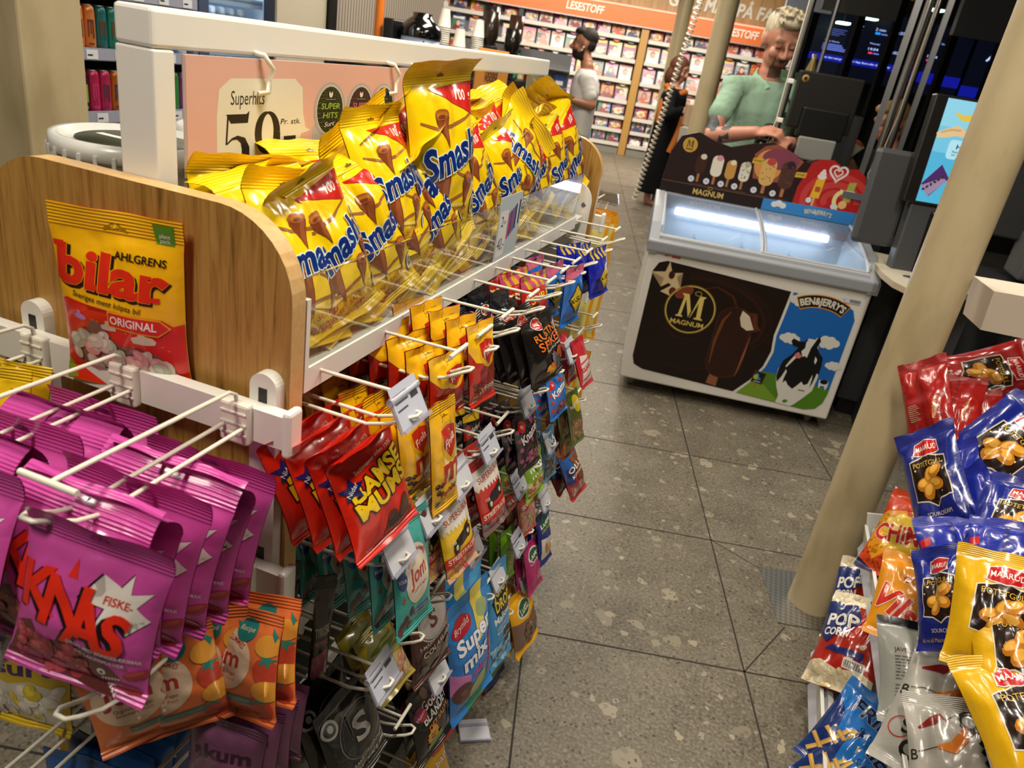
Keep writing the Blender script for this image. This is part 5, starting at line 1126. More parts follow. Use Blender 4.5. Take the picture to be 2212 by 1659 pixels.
def serifM(a, x, y, s, col):
    a.poly([(x-.5*s, y-.45*s), (x-.5*s, y-.40*s), (x-.42*s, y-.38*s), (x-.34*s, y+.36*s), (x-.42*s, y+.42*s), (x-.42*s, y+.46*s), (x-.18*s, y+.46*s), (x+.02*s, y-.18*s), (x-.04*s, y-.42*s), (x-.25*s, y+.25*s), (x-.31*s, y-.38*s), (x-.24*s, y-.40*s), (x-.24*s, y-.45*s)], col)
    a.poly([(x-.04*s, y-.42*s), (x+.02*s, y-.42*s), (x+.22*s, y+.46*s), (x+.44*s, y+.46*s), (x+.44*s, y+.42*s), (x+.38*s, y+.38*s), (x+.42*s, y-.38*s), (x+.5*s, y-.40*s), (x+.5*s, y-.45*s), (x+.18*s, y-.45*s), (x+.18*s, y-.40*s), (x+.26*s, y-.38*s), (x+.23*s, y+.2*s), (x+.04*s, y-.42*s)], col)
serifM(F, .248, .415, .125, '#d6c06c'); F.ring(.265, .482, .016, .012, .003, '#b5953f', 16)
F.text('MAGNUM', .245, .333, .024, '#d0b660', w=.155, bold=.05)
# stick ice cream
F.poly([(.405, .06), (.412, .115), (.455, .118), (.455, .053)], '#8a5638')
F.rrect(.375, .10, .545, .455, .075, '#3a1c12', n=8); F.rrect(.382, .108, .53, .45, .068, '#2c140d', n=8); F.line([(.395, .16), (.392, .28), (.405, .38), (.43, .43)], [.004, .014, .014, .004], '#6a3a22'); F.line([(.527, .12), (.537, .22), (.545, .33)], [.002, .010, .002], '#8a5040')
F.poly([(.475, .452), (.50, .44), (.545, .445), (.57, .36), (.545, .352), (.51, .37), (.475, .40)], '#4a2416'); F.poly([(.478, .445), (.515, .425), (.535, .39), (.55, .365), (.52, .355), (.49, .37), (.475, .41)], '#cfc3ae'); F.poly([(.53, .44), (.548, .435), (.56, .39), (.585, .365), (.55, .37), (.535, .40)], '#5a2c1a')
F.text('M', .455, .165, .022, '#22100a')
# sky side
SKY = '#1a62b4'
F.poly([(.672, .575), (.664, .45), (.657, .36), (.667, .28), (.652, .20), (.612, .12), (.556, .043), (.88, .03), (.93, .045), (.955, .08), (.963, .13), (.965, .50), (.945, .545), (.91, .56)], SKY)
F.poly([(.64, .175), (.74, .178), (.86, .165), (.963, .15), (.963, .13), (.955, .08), (.93, .045), (.88, .03), (.556, .043), (.612, .12)], '#4d7d1c'); F.poly([(.625, .145), (.74, .055), (.755, .038), (.556, .043), (.612, .12)], '#73952b')
def cloud(x, y, s):
    for dx, dy, r in ((-.9, 0, .5), (-.35, .3, .55), (.3, .3, .55), (.85, .05, .5), (.3, -.3, .5), (-.4, -.3, .45), (0, 0, .6)): F.ell(x+dx*s, y+dy*s, r*s, r*s*.92, '#d2d2cb', n=12)
cloud(.722, .545, .042); cloud(.718, .36, .034); cloud(.885, .375, .040); cloud(.945, .27, .028)
F.line([(.735+.155*math.sin(t)*1.0+.075, .545-.10+.10*math.cos(t)+.012) for t in [-.75+1.5*i/14 for i in range(15)]], .062, '#d08a2a')
F.line([(.735+.155*math.sin(t)*1.0+.075, .545-.10+.10*math.cos(t)+.012) for t in [-.73+1.46*i/14 for i in range(15)]], .053, '#17130f')
F.text('BEN&JERRY\'S', .81, .553, .033, '#d9d5c6', w=.20, arc=.22, bold=.10)
# cow
K = '#0f0f10'; Wc = '#d4d3cd'
F.poly([(.71, .205), (.725, .25), (.752, .28), (.775, .31), (.80, .37), (.845, .365), (.868, .30), (.885, .26), (.895, .20), (.89, .13), (.86, .085), (.83, .045), (.815, .032), (.745, .036), (.748, .075), (.728, .115), (.713, .16)], Wc)
F.poly([(.712, .205), (.72, .25), (.748, .285), (.768, .325), (.742, .33), (.728, .35), (.735, .365), (.765, .355), (.785, .36), (.792, .375), (.797, .33), (.785, .31), (.80, .285), (.81, .30), (.812, .34), (.833, .375), (.843, .40), (.855, .375), (.848, .345), (.865, .32), (.887, .30), (.893, .26), (.895, .215), (.885, .22), (.88, .17), (.873, .14), (.872, .19), (.868, .21), (.86, .16), (.845, .15), (.83, .165), (.815, .14), (.80, .12), (.775, .135), (.76, .155), (.748, .14), (.748, .165), (.752, .20), (.745, .21), (.735, .17), (.722, .14), (.713, .165)], K)
F.poly([(.743, .22), (.757, .245), (.772, .275), (.778, .305), (.770, .30), (.752, .262), (.738, .225)], Wc); F.poly([(.853, .30), (.866, .285), (.864, .262), (.856, .272)], Wc); F.poly([(.797, .378), (.835, .378), (.822, .335), (.818, .285), (.807, .292), (.79, .285), (.803, .30), (.804, .345)], Wc)
F.ell(.777, .287, .016, .013, '#c87078', -.5, 12); F.poly([(.773, .052), (.785, .062), (.80, .058), (.792, .044), (.778, .043)], '#4d7d1c')
F.rect(.818, .112, .865, .132, '#d9d5d0'); F.rect(.826, .118, .858, .126, '#86807a')
F.poly([(.905, .19), (.92, .195), (.935, .188), (.948, .19), (.95, .165), (.944, .145), (.935, .165), (.92, .165), (.914, .148), (.908, .165)], Wc); F.ell(.928, .185, .018, .012, K, n=10)
F.poly([(.625, .09), (.631, .12), (.637, .12), (.632, .088)], '#9a6a3a'); F.poly([(.605, .115), (.612, .175), (.668, .168), (.660, .108)], '#5a3a22'); F.poly([(.610, .119), (.616, .170), (.663, .164), (.656, .113)], '#111315'); F.poly([(.615, .14), (.622, .163), (.632, .160), (.64, .145), (.65, .135), (.63, .125)], '#2f86b4'); F.ell(.622, .142, .010, .013, '#a8b43a'); F.ell(.642, .148, .006, .007, '#111315'); F.rect(.618, .118, .65, .122, '#b5b5b0')
F.rect(.085, .625, .155, .645, '#d0ccc8') if False else None
F.text('AHT', .085, .628, .010, '#b83a34', bold=.06); F.rect(.105, .622, .145, .634, '#c05a54')
F.rect(.88, .575, .965, .597, '#cfd3dc'); F.text('U', .892, .586, .011, '#2a3f8a')
for k in range(12): F.rect(.915+.004*k, .578, .917+.004*k+.001*(k % 2), .593, '#1c1c1e')
m = MB(); flat_art(m, F, FW, M=Matrix.Translation((FW/2, -.0015, .066)), off=.00022, m=lambda c: mat(c, .28, 0, 'print', 0, .4)); m.build('front_print', FZR)
# header board
HD = thing('header_board', 'dark and red wavy ice cream header board on the back edge of the freezer', 'sign board', FM @ Matrix.Translation((0, FD-.045, .875)))
hp = [(.0, .06), (.015, .20), (.05, .275), (.13, .305), (.22, .275), (.30, .262), (.40, .295), (.50, .315), (.60, .285), (.67, .255), (.72, .275), (.80, .285), (.86, .25), (.92, .262), (.965, .235), (.98, .17), (.975, .06)]
hp = [(x*FW, z) for x, z in hp]
m = MB(); m.prism([(hp[0][0], .0)]+hp[:]+[(hp[-1][0], .0)], -.006, .006, mat('#3a2018', .4, 0, 'card'), M=XZ); m.build('board', HD)
H = Art(.33); W1 = lambda x: x
top = [(x/FW, z/FW) for x, z in hp]
cut = [p for p in top if p[0] <= .68]
H.poly([(0, .0)]+top[:10]+[(.70, .255), (.665, .14), (.66, .0)], '#22100f')
H.poly([(.44, .14)]+[(.42, .255), (.46, .30), (.515, .318), (.58, .298), (.66, .258), (.60, .14)], '#8a4a36'); H.ell(.50, .215, .07, .075, '#c98a4c'); H.ell(.55, .25, .09, .05, '#7a3a4a')
H.poly([(.66, .0), (.665, .14), (.70, .262), (.735, .285), (.80, .29), (.86, .256), (.92, .268), (.965, .24), (.985, .17), (.98, .0)], '#a61c1c')
for r in (.17, .12, .07): H.ring(.86, .10, r, r*.8, .03, '#b83a36', 24, 0, PI*1.2)
H.ell(.10, .245, .036, .036, '#c9a24a', n=24); H.ell(.10, .245, .033, .033, '#b8923c', n=24); serifM(H, .10, .25, .036, '#17100c'); H.rect(.082, .222, .118, .227, '#3a2a14')
for i, (x, c, tip, r) in enumerate(((.175, '#3a1e14', '#cfc4b0', .026), (.255, '#d8d0bd', '#c58a96', .028), (.325, '#b98a44', '#d8ccb0', .025), (.395, '#cfcab8', '#a8a290', .026), (.505, '#c9a05a', '#b0403a', .036), (.60, '#4a2c22', '#2a1a2a', .036))):
    k = r/.026; H.rect(x-.007*k, .075, x+.005*k, .13, '#a06a42'); H.rrect(x-r, .115, x+r, .115+.095*k, r*.85, c, n=6); H.ell(x+.006, .115+.085*k, r*.6, .014*k, tip, n=10)
    if i in (3, 4, 5):
        rr = random.Random(i)
        for _ in range(14): H.ell(x+rr.uniform(-.8, .8)*r, .12+rr.uniform(.01, .08)*k, .0035, .003, '#6a5a4a' if i != 5 else '#6a4434', n=6)
    H.ell(x-.032*k, .085, .0155, .0155, '#c9ccd4', n=14); H.text('39,' if i > 2 else '35,', x-.032*k, .085, .010, '#2a2a30', shear=.1); H.rect(x-.03, .062, x+.03, .065, '#5a3a30')
for x, y, r in ((.445, .225, -.1), (.665, .195, .05)): H.poly([(x-.028, y-.014), (x-.026, y+.012), (x+.026, y+.016), (x+.024, y-.010)], '#c9a23a'); H.text('NYHET', x, y+.001, .011, '#2a1a10', w=.042, bold=.05)
def heart(a, x, y, s, col, w):
    pts = [(x+s*.062*16*math.sin(t)**3, y+s*.062*(13*math.cos(t)-5*math.cos(2*t)-2*math.cos(3*t)-math.cos(4*t))) for t in [2*PI*i/32 for i in range(33)]]; a.line(pts, w, col)
heart(H, .835, .235, .042, '#dcc8c4', .010); heart(H, .835, .235, .020, '#dcc8c4', .007)
H.poly([(.735, .10), (.745, .19), (.785, .195), (.78, .10)], '#d9a82a'); H.ell(.765, .205, .022, .014, '#dfcfc8'); H.ell(.766, .22, .016, .012, '#dfcfc8'); H.ell(.767, .232, .009, .010, '#dfcfc8'); H.rect(.752, .06, .762, .10, '#c9a86a'); H.rect(.75, .13, .775, .155, '#a8502a')
H.ring(.885, .11, .04, .05, .02, '#d6cf8a', 16, .6, 4.6); H.poly([(.895, .10), (.90, .20), (.935, .205), (.93, .11)], '#9aa04a'); H.text('TWISTER', .905, .155, .014, '#e0dcc0', w=.075, bold=.06); H.ell(.90, .09, .02, .02, '#d8b070')
H.ell(.735, .085, .014, .014, '#c9ccd4', n=12); H.ell(.86, .075, .014, .014, '#c9ccd4', n=12)
H.rect(.0, .0, .655, .055, '#1c100e'); H.rect(.0, .055, .66, .058, '#6a4a34'); H.text('MAGNUM', .245, .027, .030, '#c9ad62', w=.155, bold=.05); H.ring(.25, .052, .012, .008, .002, '#b5953f', 12)
H.poly([(.52, .0), (.52, .055), (.98, .062), (.98, .0)], '#2f7fc4')
for dx, dy, r in ((-.02, 0, .016), (0, .008, .018), (.022, 0, .016)): H.ell(.60+dx, .035+dy, r, r*.9, '#d2d4d0')
H.text("BEN&JERRY'S", .80, .032, .022, '#1a1612', w=.14, arc=.3, bold=.16); H.text("BEN&JERRY'S", .80, .032, .022, '#d9d5c6', w=.135, arc=.3, bold=.05)
m = MB(); flat_art(m, H, FW, M=Matrix.Translation((FW/2, -.0066, 0)), off=.0002, m=lambda c: mat(c, .4, 0, 'print', 0, .4)); m.build('printed_face', HD)
m = MB()
for x in (.01, .95): m.box(x, x+.02, -.004, .012, -.02, .09, LGREY)
m.build('bracket', HD)
# ================================================================= crisps stand on the right
CS = thing('crisps_stand', 'white stepped crisps stand with price rails at the right edge', 'display stand', TR(.75, 1.1, 0)); CSI = CS.matrix_world.inverted()
RAIL = mat('#c6c8d2', .3, 0, 'price_rail')
def cpart(m, name, parent=None):
    o = m.build(name, parent or CS); o.matrix_local = CSI if not parent else Matrix(); return o
m = MB(); m.box(.99, 1.02, .25, 2.0, 0, .98, OAK); m.box(.985, .99, .25, 2.0, .02, .98, WHITEM); m.box(.50, 1.0, .27, 1.98, 0, .03, WHITEM); cpart(m, 'back_panel')
for k, (x, z, y1, d) in enumerate(((.452, .085, 1.66, .42), (.520, .318, 2.0, .40), (.592, .52, 1.98, .38))):
    m = MB(); Mx = Matrix.Translation((x, 0, z)) @ Matrix.Rotation(-.12 if k == 0 else -.25, 4, 'Y')
    m.box(0, d, .25, y1, -.012, -.004, WHITEM, Mx); m.box(-.004, .004, .25, y1, -.012, .062, WHITE, Mx); m.box(.0, d, y1-.006, y1, -.012, .10, WHITE, Mx); cpart(m, 'tray')
    Mx = Mx @ Matrix.Translation((-.002, 0, -.006)) @ Matrix.Rotation(-.1+.62*1, 4, 'Y')
    m = MB(); m.box(-.012, -.006, .25, y1-.01, -.012, .062, RAIL, Mx); m.box(-.016, -.004, .25, y1-.01, .060, .066, WHITE, Mx)
    for j in range(3): 
        y = (.95, 1.3, 1.72)[j]
        m.box(-.0128, -.012, y-.04, y+.04, .004, .054, mat('#d4d4d8', .5, 0, 'paper'), Mx)
        for q in range(3): m.box(-.0132, -.0128, y-.03, y-.005+.012*q, .010+.010*q, .014+.010*q, mat('#4a4a50', .5, 0, 'ink'), Mx)
    cpart(m, 'price_rail')
for y in (.27, 1.96):
    m = MB(); m.box(.60, .99, y, y+.012, .0, .60, WHITEM); cpart(m, 'side_plate')
ARTS.update({
 'redp': ('#8f1210', lambda: art_pg('#8f1210', 'PAPRIKA'), 1.4), 'bluep': ('#17257f', lambda: art_pg('#17257f', 'SOURCREAM'), 1.4), 'yelp': ('#d9a80e', lambda: art_pg('#d9a80e', 'SALT'), 1.4),
 'chims': ('#1d1a4c', lambda: art_chims(), 1.4), 'vils': ('#dd8f12', lambda: art_vils(), 1.35), 'silver': ('#8b8d86', lambda: art_silver(), 1.2), 'chipsw': ('#a5a39b', lambda: art_chipsw(), 1.35), 'pop': ('#a82414', lambda: art_pop(), 1.5), 'fries': ('#1c6fc0', lambda: art_fries(), 1.4)})
def crisp(a, x, y, s, c='#c98a24', t=0):
    a.ell(x, y, s, s*.7, c, t, 12); a.ell(x-.1*s, y+.15*s, s*.7, s*.4, '#dca542', t, 10)
def art_pg(base, flav):
    a = Art(1.4); a.poly([(.20, .42), (.22, .95), (.5, 1.02), (.80, .95), (.82, .42), (.62, .40), (.5, .33), (.38, .40)], '#cfc6ae'); a.poly([(.215, .435), (.235, .935), (.5, 1.0), (.785, .935), (.805, .435), (.61, .415), (.5, .35), (.39, .415)], '#20120c')
    for x, y, t in ((.40, .62, .3), (.52, .72, 1.0), (.60, .60, -.3), (.46, .53, .8), (.62, .76, .4)): crisp(a, x, y, .12, '#b8741c', t)
    a.poly([(.30, 1.02), (.32, 1.19), (.5, 1.23), (.70, 1.19), (.72, 1.02), (.5, .98)], '#d8cfc6'); a.poly([(.315, 1.03), (.335, 1.18), (.5, 1.215), (.685, 1.18), (.705, 1.03), (.5, .995)], '#b5181c'); a.text('MAARUD', .51, 1.105, .075, '#ece2da', w=.33, bold=.03)
    a.text('POTETGULL', .51, .88, .07, '#c9a23c', w=.46, bold=.02); a.text(flav, .51, .25, .05, '#d8d0bc', w=.4); a.text('hå ru så Maarud', .30, .14, .05, '#c9b060', shear=.3, w=.4); return a
def art_plain(base, txt):
    a = Art(1.4); a.rect(.47, .1, .53, 1.3, base); a.text('POTETGULL', .72, .55, .06, '#c9a23c', w=.36, rot=1.4); a.text(txt, .80, .5, .035, '#c9c0b0', w=.3, rot=1.4)
    for k in range(9): a.rect(.15, .4+.03*k, .40-.03*(k % 3), .41+.03*k, '#b5a890')
    a.poly([(.02, .9), (.16, .93), (.16, 1.05), (.02, 1.02)], '#b5181c'); return a
ARTS['redq'] = ('#9a1613', lambda: art_plain('#86100e', 'PAPRIKA'), 1.4); ARTS['blueq'] = ('#1c2a94', lambda: art_plain('#152070', 'SOURCREAM'), 1.4)
def art_chims():
    a = Art(1.4); a.star(.45, .72, .75, .45, 14, '#c8461a', .2, .3, 3); a.star(.45, .66, .5, .26, 14, '#e0941c', .1, .3, 5); a.star(.42, .64, .34, .2, 12, '#e8c440', .3, .2, 7)
    a.poly([(0, 1.4), (1, 1.4), (1, 1.0), (.4, 1.08), (0, .95)], '#c8401c'); a.text('PAPRIKA', .60, 1.20, .09, '#b02a5a', w=.46, rot=.1, bold=.06); a.text('KICK', .66, 1.08, .09, '#b02a5a', w=.3, rot=.1, bold=.06)
    a.text('CHiMS', .44, .68, .26, '#c42418', w=.76, rot=.18, bold=.08, out=[('#e8e0d4', .06)]); [crisp(a, x, y, .16, '#b8701c', t) for x, y, t in ((.82, .35, .4), (.78, .95, -.3), (.62, .2, .8))]; return a
def art_vils():
    a = Art(1.35); a.poly([(.3, 1.35), (1, 1.35), (1, 1.12), (.45, 1.2)], '#b8201a'); a.text('MINIBAG', .70, 1.25, .06, '#ece0d0', w=.3, bold=.05); a.text('SALT', .60, 1.02, .11, '#a8401a', w=.32, rot=-.1, bold=.06, out=[('#4a1a10', .03)]); a.text('CRUNCH', .55, .88, .12, '#a8401a', w=.46, rot=-.12, bold=.06, out=[('#4a1a10', .03)])
    a.text('Vils', .30, .48, .34, '#c42a1c', w=.62, rot=-.5, bold=.09, out=[('#e8dccb', .06)]); [crisp(a, x, y, .17, '#b5822c', t) for x, y, t in ((.74, .58, .3), (.82, .5, -.3), (.70, .48, .1))]; a.poly([(.2, .1), (.9, .15), (.8, .35), (.5, .25)], '#c9701a'); return a
def art_silver():
    a = Art(1.2); a.rect(0, 1.10, 1, 1.2, '#131211'); a.line([(.72, 0), (.73, 1.1)], .006, '#5a5b56'); a.text('JAVEL, SE DET!', .34, .78, .05, '#4a1e18', w=.40, bold=.03)
    rr = random.Random(2)
    for k in range(17):
        y = .70-.035*k-(.03 if k > 7 else 0); x = .14
        while x < .54: w = rr.uniform(.02, .06); a.rect(x, y, x+w, y+.014, '#55544e'); x += w+.012
    a.text('Sørlands', .88, .90, .06, '#17150f', bold=.07, w=.24); a.text('CHIPS', .88, .82, .08, '#17150f', bold=.08, w=.26); return a
def art_chipsw():
    a = Art(1.35)
    for ch, x, y, r in (('C', .62, 1.12, -.3), ('H', .74, .98, -.25), ('I', .80, .86, -.2), ('P', .86, .74, -.2), ('S', .92, .60, -.2)): a.text(ch, x, y, .20, '#17150f', rot=-.75, bold=.09)
    a.line([(.12, .98), (.28, 1.06), (.36, 1.12), (.42, 1.08)], [.02, .09, .05, .01], '#7d1a14'); a.line([(.42, 1.1), (.52, 1.16), (.56, 1.06)], .008, '#2a2620')
    a.line([(.30, .80), (.46, .82), (.56, .92), (.60, 1.04)], [.03, .12, .12, .04], '#c9701c'); a.line([(.1, .75), (.2, .78), (.3, .80)], .008, '#2a2620'); a.text('B', .06, .72, .10, '#2a2620', bold=.02)
    a.text('Sørlands', .46, .42, .13, '#17150f', w=.6, rot=.15, bold=.08); a.text('CHIPS', .48, .24, .15, '#17150f', w=.55, rot=.15, bold=.09); a.rect(.70, .40, .95, .56, '#a8372c'); a.rect(.71, .41, .94, .55, '#b5b2a8'); a.text('ORIGINAL', .825, .48, .04, '#a8372c', w=.2, bold=.04); a.ring(.15, .36, .10, .10, .01, '#a8372c', 18); return a
def art_pop():
    a = Art(1.5); a.poly([(0, .0), (1, 0), (1, .30), (.8, .36), (.5, .28), (.2, .36), (0, .30)], '#cfc2a2'); candies(a, .03, .03, .97, .30, [('#ddd2b4', '#ece4cc'), ('#d0c098', '#e4d8b8'), ('#c8b080', '#e0d0a8')], 46, .06, 4)
    a.poly([(0, 1.5), (1, 1.5), (1, 1.25), (.5, 1.32), (0, 1.25)], '#d8cdb4'); candies(a, .03, 1.3, .97, 1.46, [('#ddd2b4', '#ece4cc'), ('#d0c098', '#e4d8b8')], 24, .055, 6)
    a.poly([(0, .75), (0, 1.28), (.15, 1.30), (.3, 1.26), (.45, 1.30), (.6, 1.05), (.45, .9), (.2, .62)], '#182a66'); a.text('POP', .32, 1.0, .20, '#e2dfd6', w=.46, rot=.1, bold=.09, out=[('#101a40', .04)]); a.text('CORN', .30, .80, .12, '#e2dfd6', w=.4, rot=.1, bold=.08)
    for x, y in ((.7, 1.1), (.85, .9), (.75, .7), (.62, .5)): a.ell(x, y, .05, .04, '#c8b8a0'); a.ell(x+.03, y+.02, .03, .03, '#d8ccb8')
    a.poly([(.2, .52), (.8, .50), (.8, .62), (.3, .60)], '#1c2c6e'); a.rect(.55, .33, .85, .48, '#cfc9c0'); [a.rect(.57+.016*k, .35, .576+.016*k+.005*(k % 2), .45, '#1c1a18') for k in range(16)]; return a
def art_fries():
    a = Art(1.4); a.poly([(0, 0), (.45, 0), (.2, .9), (0, 1.1)], '#16306e'); a.text('FRIES', .60, 1.05, .22, '#12224e', w=.7, rot=-.1, bold=.09, out=[('#cfd8e0', .04)]); a.text('Salt', .58, .80, .10, '#12224e', shear=.3, rot=-.1)
    for x0, y0, x1, y1 in ((.1, .15, .42, .7), (.2, .1, .55, .62), (.35, .05, .48, .75), (.15, .55, .75, .25), (.3, .6, .85, .35), (.55, .1, .62, .6), (.05, .4, .5, .08)): a.line([(x0, y0), ((x0+x1)/2+.03, (y0+y1)/2), (x1, y1)], .06, '#cfa04a'); a.line([(x0+.01, y0), ((x0+x1)/2+.04, (y0+y1)/2), (x1+.01, y1)], .02, '#e2bd70')
    return a
names = {'redp': 'red crisps bag with dark picture shield', 'bluep': 'blue crisps bag with dark picture shield', 'yelp': 'yellow crisps bag with red MAARUD label', 'chims': 'orange and navy crisps bag lettered CHiMS', 'vils': 'orange crisps bag lettered SALT CRUNCH', 'silver': 'silver crisps bag showing its printed back', 'chipsw': 'white crisps bag with black CHIPS lettering', 'pop': 'red and blue popcorn bag', 'fries': 'blue potato fries bag'}
names = {k: v.replace('MAARUD', 'white lettered').replace('lettered CHiMS', 'with starburst').replace('red white lettered label', 'red label') for k, v in names.items()}
pos = {'redp': ['lying across the back', 'upright at the far left corner', 'standing second from the far left corner', 'standing in the middle of the red ones', 'lying below the topmost red one'],
       'bluep': ['leaning over the rail', 'standing narrow behind the first blue one', 'large, lying with the picture shield up', 'tilted in the middle of the blue ones', 'at the right edge below the large one', 'low in front of the tilted one', 'low right, between yellow and large blue', 'hanging over the orange crisps'],
       'yelp': ['nearest the blue bags', 'at the right edge', 'lowest at the right edge', 'leaning on the upper rail'], 'chims': ['at the far end of the middle tray'], 'vils': ['next to the silver bag'], 'silver': ['in the middle tray'], 'chipsw': ['in the middle tray with orange drawing', 'nearest at the bottom edge'], 'pop': ['nearer one overhanging the lowest tray', 'behind the nearer one beside the pillar'], 'fries': ['lower tray, upper one', 'lower tray, at the bottom edge']}
PM = {}; cnt = {}
for i, (k, c, r, u, W, H) in enumerate(CHIPS):
    r, u = Vector(r), Vector(u); n = u.cross(r); q = cnt.get(k, 0); cnt[k] = q+1
    ak = {'redp': 'redq', 'bluep': 'blueq'}.get(k, k) if (k == 'redp' and q in (1, 2, 3)) or (k == 'bluep' and q in (1, 3, 5, 6)) else k
    ck = (ak, q % 2, round(W/H, 1))
    if ck not in PM:
        base, fn, A = ARTS[ak]; PM[ck] = (bag_mesh('crisps_bag', W, H, W*.36, base, fn(), 70+i*3, 22, 30, st=.10, sb=.07, wr=1.9 if k != 'silver' else .7, slump=.15, pinch=.12, folds=8, fold_len=.7), W)
    me, w0 = PM[ck]
    o = link('crisps_bag', me, None, frame(Vector(c)-u*H/2, r, n, u) @ Matrix.Scale(W/w0, 4))
    tag(o, names[k]+', '+pos[k][q], 'crisps bag', 'crisps bags: '+names[k] if len(pos[k]) > 1 else None)
# ================================================================= room shell
PLAS = mat('#cfc7b2', .6, 0, 'painted_wall'); PLASG = mat('#a8a59a', .6, 0, 'grey_wall'); NIGHT = mat('#040509', .6, 0, 'dark_hall')
def sbox(name, *a, m=PLAS):
    b = MB(); b.box(*a, m); return struct(b.build(name))
sbox('ceiling', -9, 7, -2, 19, 2.86, 2.95, m=mat('#8f8c84', .8, 0, 'ceiling'))
m = MB(); m.bbox(-3.2, -1.5, 1.242, 1.397, 0, 2.86, tex_mat('scuffed_beige_wall', lambda nt, b: pillar_mat(nt, b), .5), .006); struct(m.build('wall_left'))
sbox('wall_left_2', -3.5, -3.4, 1.4, 5.3, 0, 2.86, m=mat('#4a4a48', .7, 0, 'dark_wall'))
sbox('wall_left_3', -3.4, -2.62, 3.66, 4.12, 0, 2.86, m=mat('#b5ad98', .55, 0, 'beige_wall'))
sbox('trim_1', -2.66, -2.58, 4.13, 4.17, 0, 2.86, m=BLACK)
def rib(nt, b):
    tc = nt.nodes.new('ShaderNodeTexCoord'); w = nt.nodes.new('ShaderNodeTexWave'); w.bands_direction = 'Y'; w.inputs['Scale'].default_value = 9
    r = ramp(nt, [(.1, '#6e655b'), (.5, '#a59a8c'), (.9, '#b5aa9b')]); nt.links.new(tc.outputs['Object'], w.inputs[0]); nt.links.new(w.outputs['Fac'], r.inputs[0]); nt.links.new(r.outputs[0], b.inputs['Base Color'])
sbox('wall_left_4', -3.3, -2.9, 4.2, 6.3, 0, 2.86, m=tex_mat('ribbed_panel', rib, .5))
r_ = Vector((.9624, .2718, 0)); n_ = Vector((-.2718, .9624, 0)); A0 = Vector((-2.943, 13.326, 0))
MW = frame(A0, r_, n_, (0, 0, 1))          # magazine wall frame: x along the wall, y to the back
m = MB(); m.box(-6, 5.5, .55, .65, 0, 2.86, PLASG, MW); struct(m.build('wall_back'))
m = MB(); m.box(6.9, 7, -2, 19, 0, 2.86, NIGHT); struct(m.build('wall_right'))
m = MB(); m.tube([(-2.49, 4.50, 0), (-2.49, 4.50, 2.86)], .026, mat('#d9741a', .45, 0, 'orange_paint'), 12); struct(m.build('trim_2'))
# ================================================================= open drinks cooler with cans
SHF = mat('#8f94a6', .35, .2, 'shelf_lip'); CDK = mat('#1b1c20', .5, 0, 'cooler_dark')
CO = thing('drinks_cooler', 'open drinks cooler full of cans between beige wall and white frame post', 'cooler', TR(-2.9, 2.74, 0)); COI = CO.matrix_world.inverted()
def cop(m, name): o = m.build(name, CO); o.matrix_local = COI; return o
m = MB(); m.box(-3.3, -3.22, 2.0, 3.06, 0, 2.2, CDK); m.box(-3.3, -2.62, 1.98, 2.0, 0, 2.2, CDK); m.box(-3.3, -2.62, 3.04, 3.07, 0, 2.2, mat('#5d6680', .4, 0, 'cooler_side')); m.box(-3.3, -2.62, 2.0, 3.05, 2.15, 2.2, CDK); m.box(-3.3, -2.62, 2.0, 3.05, .0, .25, CDK); cop(m, 'cabinet')
LV = (1.392, 1.163, .925, .69)
for i, z in enumerate(LV):
    m = MB(); m.box(-3.22, -2.62, 2.0, 3.05, z-.02, z-.012, STEEL); m.box(-2.625, -2.605, 2.0, 3.05, z-.045, z, SHF); m.box(-2.607, -2.603, 2.0, 3.05, z-.042, z-.004, TAGP)
    for k in range(5):
        y = 2.40+.14*k+.03*i; m.box(-2.6025, -2.6015, y, y+.055, z-.04, z-.005, mat('#c9ccd2', .5, 0, 'paper')); m.box(-2.6015, -2.601, y+.006, y+.03, z-.028, z-.022, BLACK)
    cop(m, 'shelf')
canm = {}
def can_mesh(col, mark, lid='#b9bcc0'):
    if (col, mark) in canm: return canm[col, mark]
    m = MB(); c = mat(col, .28, .35, 'can'); m.lathe([(.018, 0), (.0245, .006), (.0258, .02), (.0258, .140), (.0235, .155), (.0195, .162)], c, 18); m.lathe([(.0195, .162), (.020, .165), (.018, .165), (.017, .160), (0, .160)], mat(lid, .3, .9, 'can_lid'), 18, cap=False)
    if mark:
        mk = mat(mark, .4, 0, 'can_print'); 
        for k, (y0, z0, z1) in enumerate(((-.011, .05, .11), (-.002, .06, .11), (.007, .045, .11))): m.box(.0245, .0266, y0, y0+.005, z0, z1, mk)
        m.box(.0235, .0264, -.011, .012, .105, .112, mk); m.box(.0235, .0264, -.010, .010, .022, .028, mk)
    canm[col, mark] = m.mesh('can'); return canm[col, mark]
